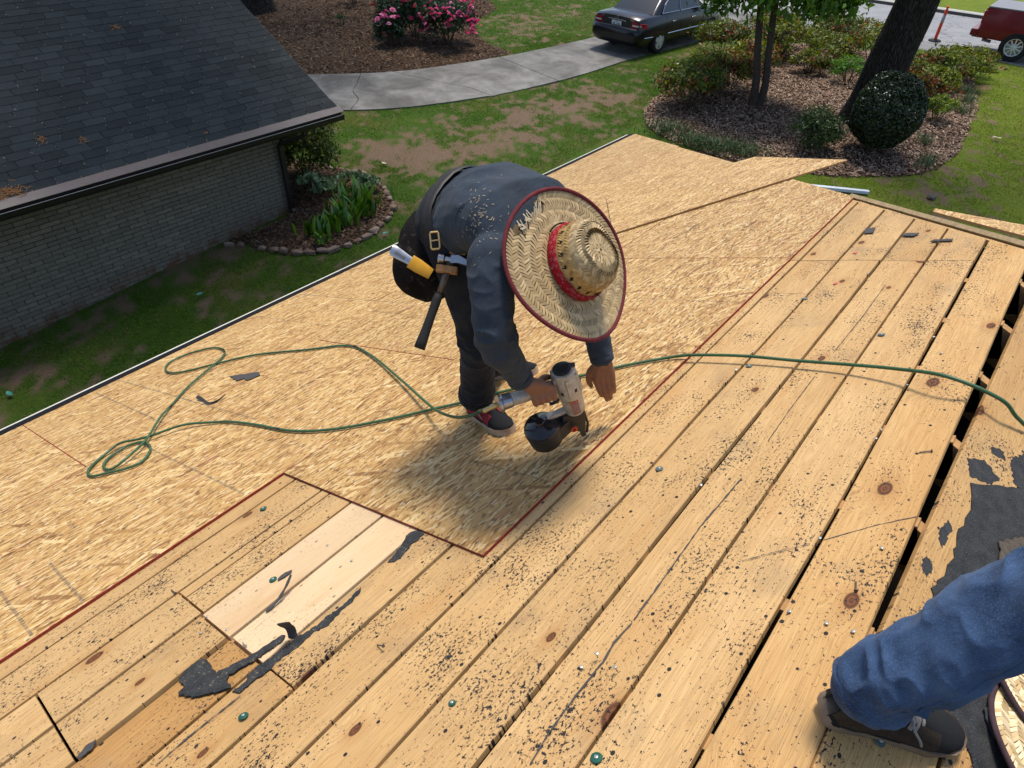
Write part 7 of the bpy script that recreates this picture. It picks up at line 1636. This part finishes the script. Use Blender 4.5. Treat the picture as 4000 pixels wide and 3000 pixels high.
simple('torn_felt', (0.040, 0.042, 0.046), 0.8, 0.3, 0, 0.4, 60, 0.5); simple('torn_felt_brown', (0.085, 0.068, 0.05), 0.85, 0.2, 0, 0.4, 60, 0.5)
flat_poly('felt_scrap', jag(tear, 0.008, 0.004, 3), 0.012, 0.003, 'torn_felt', None, True, 'crumpled grey felt scrap just past the toe of the black shoe', 'felt scrap')
flat_poly('felt_scrap', jag([(1.60, .215), (1.66, .20), (1.80, .30), (1.76, .36), (1.66, .30)], 0.01, 0.004, 4), 0.012, 0.003, 'torn_felt_brown', None, True, 'brownish torn strip lying on the black felt above the blue jeans', 'felt scrap')
flat_poly('felt_scrap', jag([(1.215, .205), (1.245, .20), (1.25, .235), (1.225, .24)], 0.008, 0.003, 5), 0.010, 0.002, 'torn_felt_brown', None, True, 'small brown felt flake between the shoe and the straw hats', 'felt scrap')
flat_poly('felt_scrap', jag([(0.98, .31), (1.05, .30), (1.09, .37), (1.0, .46), (0.90, .42)], 0.012, 0.004, 6), 0.009, 0.003, 'torn_felt', None, True, 'flat grey felt sheet at the lower right corner of the deck', 'felt scrap')
# smears on the planks
for k, P in enumerate(DATA['smears']):
    if k in (2, 3): continue
    flat_poly('tar_smear', jag(P, 0.008, 0.0035, 30 + k), 0.0042, 0.004, 'felt_residue', house)
for k, L in enumerate(DATA['lines']): deck_strip('tar_line', L, 0.0048 if k < 3 else 0.0026, 0.0022, 'felt_scrap', house, jit=0.0006)
LAB = {2: 'grey felt sliver caught under a green cap nail on the pale board', 3: 'narrow grey felt sliver on a plank joint near the lower left corner'}
for k in (2, 3): flat_poly('felt_scrap', jag(DATA['smears'][k], 0.006, 0.0016, 40 + k), 0.006, 0.002, 'felt_scrap', None, False, LAB[k], 'felt scrap')
flat_poly('felt_scrap', jag(DATA['osbscrap'][0], 0.012, 0.003, 51), 0.0175, 0.003, 'felt_scrap', None, False, 'flat grey felt scrap lying on the panel beside the hose loop', 'felt scrap')
def ribbon(name, label, P, w, wd, mat='felt_scrap', cat='felt scrap'):
    P = catmull(P, 6); V, F = [], []; wd = Vector(wd).normalized()
    for i, p in enumerate(P):
        ww = w * (0.55 + 0.6 * float(vnoise(np.array([[i * 0.35, w * 100, 2.0]]))[0])) * (0.35 if i in (0, len(P) - 1) else 1)
        V += [tuple(p - wd * ww / 2), tuple(p + wd * ww / 2)]
    for i in range(len(P) - 1): F.append((2 * i, 2 * i + 1, 2 * i + 3, 2 * i + 2))
    c = P[0]; me = bpy.data.meshes.new(name); me.from_pydata([(a - c.x, b - c.y, d - c.z) for a, b, d in V], [], F); me.update(); o = link_mesh(name, me, M[mat]); o.location = c
    md = o.modifiers.new('t', 'SOLIDIFY'); md.thickness = 0.0022; return tag(o, label, cat)
b0 = deck(.413, 1.603, 0.002); ribbon('felt_scrap', 'black felt flap standing upright on the pale board', [b0, b0 + V3(.006, .012, .030), b0 + V3(-.004, .012, .060), b0 + V3(-.012, .004, .092)], 0.034, (0.75, -0.65, 0.05))
b0 = deck(.429, 1.785, 0.004); ribbon('felt_scrap', 'twisted dark felt strip curling up between the two pale boards', [b0, deck(.470, 1.782, .010), deck(.510, 1.785, .028), deck(.545, 1.79, .050)], 0.012, (0.1, 0.9, -0.3))
q_ = DATA['osbscrap'][1]; ribbon('felt_scrap', 'curled dark felt strip on the panel between the two hose runs', [deck(x, s, e) for (x, s), e in zip(q_, (.030, .020, .014, .020, .030))], 0.030, (0.6, -0.3, 0.75))
flat_poly('felt_scrap', jag([(3.72, 1.02), (3.80, 1.03), (3.79, 1.08), (3.71, 1.06)], 0.01, 0.004, 61), 0.010, 0.003, 'felt_scrap', None, False, 'grey felt scrap on the first short plank below the hip', 'felt scrap')
flat_poly('felt_scrap', jag([(3.66, .82), (3.70, .80), (3.71, .86), (3.67, .88)], 0.01, 0.003, 62), 0.008, 0.003, 'felt_scrap', None, False, 'grey felt scrap on the second short plank below the hip', 'felt scrap')
flat_poly('felt_scrap', jag([(3.58, .64), (3.61, .64), (3.60, .72), (3.575, .73)], 0.01, 0.002, 63), 0.008, 0.003, 'felt_scrap', None, False, 'thin grey felt sliver on the third short plank below the hip', 'felt scrap')

# ------------------------------------------------------------------ cap nails, nail heads and loose nails
simple('cap_green', (0.010, 0.085, 0.055), 0.4, 0.4, 0, 0.25, 60); simple('cap_grey', (0.085, 0.115, 0.11), 0.5, 0.4, 0, 0.25, 60); simple('nail_steel', (0.50, 0.48, 0.42), 0.35, 0.5, 0.6, 0.2, 60); simple('nail_rusty', (0.12, 0.09, 0.07), 0.6, 0.4, 0.4, 0.3, 80)
def cap_nail(P, up, label, mat='cap_green', tilt=(0.0, 0.0), r=0.0125):
    up = (Vector(up) + Vector((tilt[0], tilt[1], 0))).normalized(); root = empty('cap_nail', P, label, 'cap nail', 'cap nails left on the deck')
    m = MB(); m.lathe([(r, 0.0), (r, 0.0016), (r * 0.9, 0.0030), (r * 0.5, 0.0034), (0.002, 0.0036)], Vector(P), 20, up); m.build('cap', M[mat], root, smooth=True, auto=40)
    m = MB(); m.lathe([(0.0046, 0.0036), (0.0046, 0.0048), (0.0035, 0.0055), (0.001, 0.0056)], Vector(P), 12, up); m.build('nail_head', M['nail_steel'], root, smooth=True)
CL = ['grey-green cap nail midway along the planks, right of the panel corner', 'grey-green cap nail just below the hose on the planks', 'grey cap nail in the plank gap above the hose', 'grey-green cap nail on the fourth plank up from the panel edge', 'green cap nail on the plank beside the left panel edge', 'green cap nail with a felt sliver on the pale board', 'green cap nail with a bent shank below the tar smear', 'bright green cap nail at the bottom middle of the deck', 'small torn green cap on the plank at the lower middle']
for k, (x, s) in enumerate(DATA['caps']): cap_nail(deck(x, s, 0.003), NRM, CL[k], 'cap_green' if k in (4, 5, 6, 7, 8) else 'cap_grey', (0.25, 0.1) if k == 6 else (0.05, 0.03), 0.009 if k == 8 else 0.0125)
cap_nail(rdeck(0.915, 0.094, 0.003), RN, 'grey cap nail on the orange plank below the black shoe', 'cap_grey'); cap_nail(rdeck(1.135, 0.372, 0.012), RN, 'bright green cap beside the straw hat at the right edge', 'cap_green', (0.2, -0.1))
hd_me = MB(); hd_me.lathe([(0.0018, -0.012), (0.0018, 0.004), (0.0046, 0.0045), (0.0048, 0.0058), (0.0035, 0.0064), (0.0005, 0.0066)], (0, 0, 0), 12); hd_me = hd_me.mesh('nail', smooth=True); hd_me.materials.append(M['nail_steel'])
GAPS = {0, 1, 2, 3, 5, 6, 7, 8, 15}
for k, (x, s) in enumerate(DATA['heads']):
    pale = k in (19, 20, 21, 22)
    o = bpy.data.objects.new('nail', hd_me); col.objects.link(o); o.rotation_euler = (-SL + rng.uniform(-.2, .2) * (not pale), rng.uniform(-.2, .2) * (not pale), 0)
    if pale: o.location = deck(x, s, -0.004) - HO; o.parent = house; o.name = 'nail_head'; continue
    o.location = deck(x, s, 0.004 if k in GAPS else (0.018 if k in (9, 10) else 0.001))
    lab = 'bright nail head in a gap between the old planks' if k in GAPS else ('one of two bright nails standing tall on the lower middle plank' if k in (9, 10) else 'small nail head sitting on the face of an old plank')
    tag(o, lab, 'nail', 'nails in the plank gaps' if k in GAPS else ('tall standing nails' if k in (9, 10) else 'nails on the plank faces'))
NL = ['loose nail lying across the plank beside the ridge gap', 'shiny bent nail on the end of the lower pale board', 'nail lying in a dark knot left of centre', 'bent nail on the ridge plank behind the knee', 'rusty nail sticking out of the plank joint on the left']
for k, (a, b) in enumerate(DATA['nails']):
    A3, B3 = deck(*a, 0.004), deck(*b, 0.006 if k != 2 else 0.02); o = MB(); o.tube([A3, A3.lerp(B3, 0.9)], 0.0019, 7); d = (B3 - A3).normalized(); o.lathe([(0.002, 0), (0.0048, 0.0005), (0.0048, 0.0018)], A3.lerp(B3, 0.9), 10, d); r0 = o.build('nail', M['nail_steel' if k in (1,) else 'nail_rusty'], smooth=True, auto=40)
    me = r0.data; me.transform(Matrix.Translation(-A3)); r0.location = A3; tag(r0, NL[k], 'nail')
# nail pops on the panels' pale dots are left to the material; two pink chalk bits
simple('pink_bit', (0.55, 0.14, 0.12), 0.7, 0.2)
for (x, s), lab in (((3.42, 1.02), 'tiny pink scrap on the short plank by the joint line'), ((3.02, 0.99), 'tiny pink scrap on the plank above the hose')):
    flat_poly('plastic_scrap', jag([(x, s), (x + .022, s - .004), (x + .026, s + .008), (x + .004, s + .012)], .008, .002, int(x * 100)), 0.007, 0.003, 'pink_bit', None, False, lab, 'scrap')

# sawdust on the worker's back
bpy.context.view_layer.update()
shirt_o = [o for o in bpy.data.objects if o.name.startswith('shirt') and o.type == 'MESH'][0]; Vs, Fs = [], []
inv = shirt_o.matrix_world.inverted(); r_ = random.Random(77)
for k in range(110):
    u = r_.gauss(1868, 38) ; v_ = r_.gauss(840, 70)
    if k % 5 == 0: u, v_ = r_.uniform(1720, 2000), r_.uniform(680, 1000)
    d = (CR * ((u - 2000) / 2596) + CD * ((v_ - 1500) / 2596) + CF).normalized()
    ok, loc, nor, _ = shirt_o.ray_cast(inv @ EYE, inv.to_3x3() @ d)
    if not ok: continue
    P = shirt_o.matrix_world @ loc; n_ = nor; a = Vector((r_.gauss(0, 1), r_.gauss(0, 1), r_.gauss(0, 1))); a = (a - n_ * a.dot(n_)).normalized(); b_ = n_.cross(a); l, w = r_.uniform(0.001, 0.005), r_.uniform(0.0005, 0.0011); P = P + n_ * 0.002; i0 = len(Vs)
    for sx, sy in ((-1, -1), (1, -1), (1, 1), (-1, 1)): Vs.append(tuple(P + a * (sx * l) + b_ * (sy * w)))
    Fs.append((i0, i0 + 1, i0 + 2, i0 + 3))
simple('sawdust', (0.42, 0.32, 0.20), 0.9, 0.1)
o = link_mesh('sawdust', np_mesh('sawdust', np.array(Vs) - np.array(root_origin(worker)), np.array(Fs)), M['sawdust'], worker); o['kind'] = 'stuff'

# ------------------------------------------------------------------ second worker: one leg reaches into view over the ridge
heel2, toe2 = rdeck(0.870, -0.032, 0.0015), rdeck(1.055, 0.228, 0.0015)
p2 = empty('person', (0.80, -0.45, 3.45), 'person in blue jeans stepping across the ridge in a black shoe', 'person')
K = dict(an=rdeck(0.888, -0.030, 0.132), kn=V3(1.000, -0.340, 4.100), hip=V3(0.72, -0.52, 4.44), an2=rdeck(0.62, 0.55, 0.10), kn2=V3(0.60, -0.72, 4.05), hip2=V3(0.44, -0.58, 4.555), pel=V3(0.51, -0.52, 4.62), ch=V3(0.46, -0.56, 4.98), nk=V3(0.47, -0.55, 5.14), hd=V3(0.50, -0.53, 5.27), sa=V3(0.60, -0.42, 5.07), sb=V3(0.34, -0.70, 5.07), ea=V3(0.66, -0.36, 4.80), eb=V3(0.30, -0.78, 4.80), wa=V3(0.72, -0.42, 4.58), wb=V3(0.34, -0.80, 4.55))
b2 = MB(); ell(b2, K['hd'], (0.078, 0.078, 0.11)); ell(b2, K['hd'] + V3(.07, .05, -.02), (0.018, 0.018, 0.018)); limb(b2, [K['ch'], K['nk'], K['hd']], [0.07, 0.055, 0.055]); limb(b2, [K['pel'], K['ch']], [0.11, 0.12])
for a, b, c_ in (('hip', 'kn', 'an'), ('hip2', 'kn2', 'an2')): limb(b2, [K['pel'], K[a], K[b], K[c_]], [0.09, 0.07, 0.05, 0.034])
for a, b, c_ in (('sa', 'ea', 'wa'), ('sb', 'eb', 'wb')):
    limb(b2, [K['ch'], K[a], K[b], K[c_]], [0.06, 0.045, 0.036, 0.026]); w_ = K[c_]
    for f in range(4): limb(b2, [w_, w_ + V3(.008 * f - .012, .006 * f - .01, -0.075), w_ + V3(.008 * f - .010, .006 * f - .004, -0.135 - 0.012 * (f in (1, 2))), w_ + V3(.008 * f, .006 * f + .004, -0.16 - 0.012 * (f in (1, 2)))], [0.022, 0.013, 0.0095, 0.008], 9, 4)
    limb(b2, [w_, w_ + V3(-.03, .02, -0.05), w_ + V3(-.034, .03, -0.09)], [0.02, 0.013, 0.009], 9, 4)
blend('body', b2, 0.006, 3, M['skin'], p2)
s2 = MB(); s2.rings([tring(K['pel'] - V3(0, 0, .03), V3(0, 0, 1), V3(.6, -.6, 0), 0.165, 0.12), tring(K['pel'].lerp(K['ch'], .5), V3(0, 0, 1), V3(.6, -.6, 0), 0.17, 0.12), tring(K['ch'], V3(0, 0, 1), V3(.6, -.6, 0), 0.19, 0.12), tring(K['ch'] + V3(0, 0, .10), V3(0, 0, 1), V3(.6, -.6, 0), 0.15, 0.09), tring(K['nk'], V3(0, 0, 1), V3(.6, -.6, 0), 0.07, 0.065)])
for a, b, c_ in (('sa', 'ea', 'wa'), ('sb', 'eb', 'wb')): limb(s2, [K[a], K[b], K[b].lerp(K[c_], .9)], [0.075, 0.058, 0.045])
blend('shirt', s2, 0.008, 4, M['shirt'], p2)
j2 = MB(); kd = (K['an'] - K['kn']).normalized()
limb(j2, [K['hip'], K['hip'].lerp(K['kn'], .5), K['kn'], K['kn'].lerp(K['an'], .35) + V3(0.012, 0.012, 0), K['kn'].lerp(K['an'], .7), K['an'] + kd * 0.012], [0.090, 0.080, 0.073, 0.073, 0.068, 0.058], 20); limb(j2, [K['hip2'], K['kn2'], K['an2']], [0.105, 0.085, 0.07]); j2.rings([tring(K['pel'] - V3(0, 0, .16), V3(0, 0, 1), V3(.6, -.6, 0), 0.13, 0.11), tring(K['pel'] - V3(0, 0, .06), V3(0, 0, 1), V3(.6, -.6, 0), 0.17, 0.125), tring(K['pel'] + V3(0, 0, .06), V3(0, 0, 1), V3(.6, -.6, 0), 0.16, 0.115)])
def jean_folds(co, no):
    d = (fbm(co, 7.0, 3) - 0.5) * 0.014
    d += limb_creases(co, K['kn'], K['an'], 0.12, 0.016, lambda u, L: 0.35 + 0.7 * np.exp(-(u / 0.12) ** 2) + 0.9 * np.exp(-((u - L) / 0.12) ** 2), 0.038)
    d += limb_creases(co, K['kn'], K['an'], 0.12, 0.012, lambda u, L: 0.5 + 0 * u, 0.095)
    d += limb_creases(co, K['hip'], K['kn'], 0.12, 0.014, lambda u, L: 0.4 + np.exp(-((u - L) / 0.12) ** 2), 0.06)
    return d
blend('jeans', j2, 0.0048, 4, M['blue_jeans'], p2, disp=jean_folds)
m = MB(); m.lathe([(0.057, -0.012), (0.063, -0.008), (0.065, 0.016), (0.060, 0.021), (0.050, 0.016)], K['an'] + kd * 0.008, 26, kd); m.build('trouser_hem', M['blue_jeans'], p2, smooth=True)
ps = K['kn'].lerp(K['an'], 0.0); sd_ = kd.cross(EYE - K['kn']).normalized(); fr = sd_.cross(kd).normalized()
if fr.dot(EYE - K['an']) < 0: fr = -fr
bpy.context.view_layer.update()
jo = [o for o in bpy.data.objects if o.name.startswith('jeans') and o.type == 'MESH'][0]; iv = jo.matrix_world.inverted(); sp_ = []
for k in range(26):
    c_ = K['kn'].lerp(K['an'], 0.05 + 0.92 * k / 25); d_ = (fr * 0.55 - sd_ * 0.84).normalized(); ok, loc, nor, _ = jo.ray_cast(iv @ (c_ + d_ * 0.25), iv.to_3x3() @ -d_)
    if ok: sp_.append(jo.matrix_world @ loc)
m = MB(); m.tube(sp_, 0.0024, 5); m.build('side_seam', M['blue_jeans'], p2, smooth=True)
simple('canvas_brown', (0.045, 0.032, 0.022), 0.9, 0.15, 0, 0.4, 120, 0.3); simple('foxing_dirty', (0.20, 0.14, 0.095), 0.7, 0.3, 0, 0.45, 14, 0.2)
sh2 = shoe(p2, heel2, toe2, RN, 'canvas_brown', 0.318); sh2.data.materials[0] = M['foxing_dirty']
shoe(p2, rdeck(0.60, 0.51, 0.005), rdeck(0.72, 0.78, 0.005), RN, 'canvas_brown', 0.318)
# straw hats lying on the felt
PL2 = [(0.72, 0.55, 0.30), (0.62, 0.45, 0.23), (0.78, 0.62, 0.37), (0.52, 0.36, 0.17)]
straw_hat('straw_hat', 'pale straw hat with dark binding nearest the bottom right corner', rdeck(1.205, 0.462, 0.030), RN, (1, 0.2, 0), 0.19, 0.11, 0.085, bind='binding_purple', band=False, seed=8, pal=PL2, vents=False)
straw_hat('straw_hat', 'pale straw hat mostly hidden behind the jeans and the other hat', rdeck(1.375, 0.440, 0.016), RN + V3(0.05, 0, 0), (1, 0, 0), 0.20, 0.11, 0.09, bind='binding_purple', band=False, seed=9, pal=PL2, vents=False)

# ------------------------------------------------------------------ odds and ends in the yard
simple('white_metal', (0.62, 0.66, 0.72), 0.4, 0.4, 0, 0.08, 5)
a, b = V3(13.25, 3.45, 0), V3(13.86, 2.24, 0); a.z = float(zg(a.x)) + 0.05; b.z = float(zg(b.x)) + 0.05; d = (b - a).normalized(); s = d.cross(V3(0, 0, 1))
m = MB(); m.rings([[p + s * (x * 0.045) + V3(0, 0, z * 0.03) for x, z in ((-1, -1), (1, -1), (1, 1), (-1, 1))] for p in (a, b)]); o = m.build('downspout_offcut', M['white_metal'], bevel=0.006); o.data.transform(Matrix.Translation(-a)); o.location = a; tag(o, 'white metal strip lying on the lawn beyond the roof edge', 'metal strip')
simple('grey_lump', (0.10, 0.085, 0.07), 0.9, 0.1, 0, 0.4, 20, 0.6)
def lump(name, label, x, y, d, mat, seed, cat):
    me = stone_mesh(seed, d).copy(); me.materials.clear(); me.materials.append(M[mat]); o = bpy.data.objects.new(name, me); col.objects.link(o); o.location = (x, y, float(zg(x)) + d[2] * 0.5); return tag(o, label, cat)
simple('tan_leaf', (0.42, 0.26, 0.11), 0.8, 0.2, 0, 0.3, 30); simple('pale_leaf', (0.50, 0.45, 0.30), 0.8, 0.2, 0, 0.2, 30); simple('teal_scrap', (0.06, 0.26, 0.20), 0.5, 0.3, 0, 0.2, 30)
lump('shingle_clod', 'dark clod of torn shingle on the lawn right of the roof', 14.51, 1.26, (0.14, 0.09, 0.05), 'grey_lump', 91, 'debris')
def leaf_on_ground(name, label, x, y, s, mat, cat='leaf'):
    z = float(zg(x)) + 0.055; V = [(-s, -s * .3, 0), (-s * .2, -s * .55, s * .25), (s * .7, -s * .35, 0.1 * s), (s, .1 * s, .3 * s), (s * .4, s * .5, .05 * s), (-.5 * s, s * .45, .2 * s)]
    me = bpy.data.meshes.new(name); me.from_pydata(V, [], [(0, 1, 2), (0, 2, 4), (2, 3, 4), (0, 4, 5)]); o = link_mesh(name, me, M[mat]); o.location = (x, y, z); o.rotation_euler = (0, 0, x * 7 % 6); tag(o, label, cat)
for a in (('dead_leaf', 'curled pale leaf on the sunlit lawn at the right', 18.7, 0.92, 0.10, 'pale_leaf'), ('dead_leaf', 'single tan leaf on the grass by the driveway edge', 18.96, 9.12, 0.12, 'pale_leaf'), ('plastic_scrap', 'teal plastic scrap on the dark grass by the brick wall', 3.85, 9.03, 0.06, 'teal_scrap', 'scrap'), ('plastic_scrap', 'teal plastic scrap on the grass at the far left', 1.09, 8.95, 0.06, 'teal_scrap', 'scrap'), ('wood_chip', 'tan wood chip on the grass just past the eave', 1.72, 8.2, 0.07, 'tan_leaf', 'wood chip'), ('plastic_scrap', 'pale teal scrap on the grass beside the edging stones', 6.85, 8.15, 0.055, 'teal_scrap', 'scrap'), ('dead_leaf', 'small white leaf on the grass beyond the corner bed', 8.8, 10.3, 0.06, 'pale_leaf')): leaf_on_ground(*a)
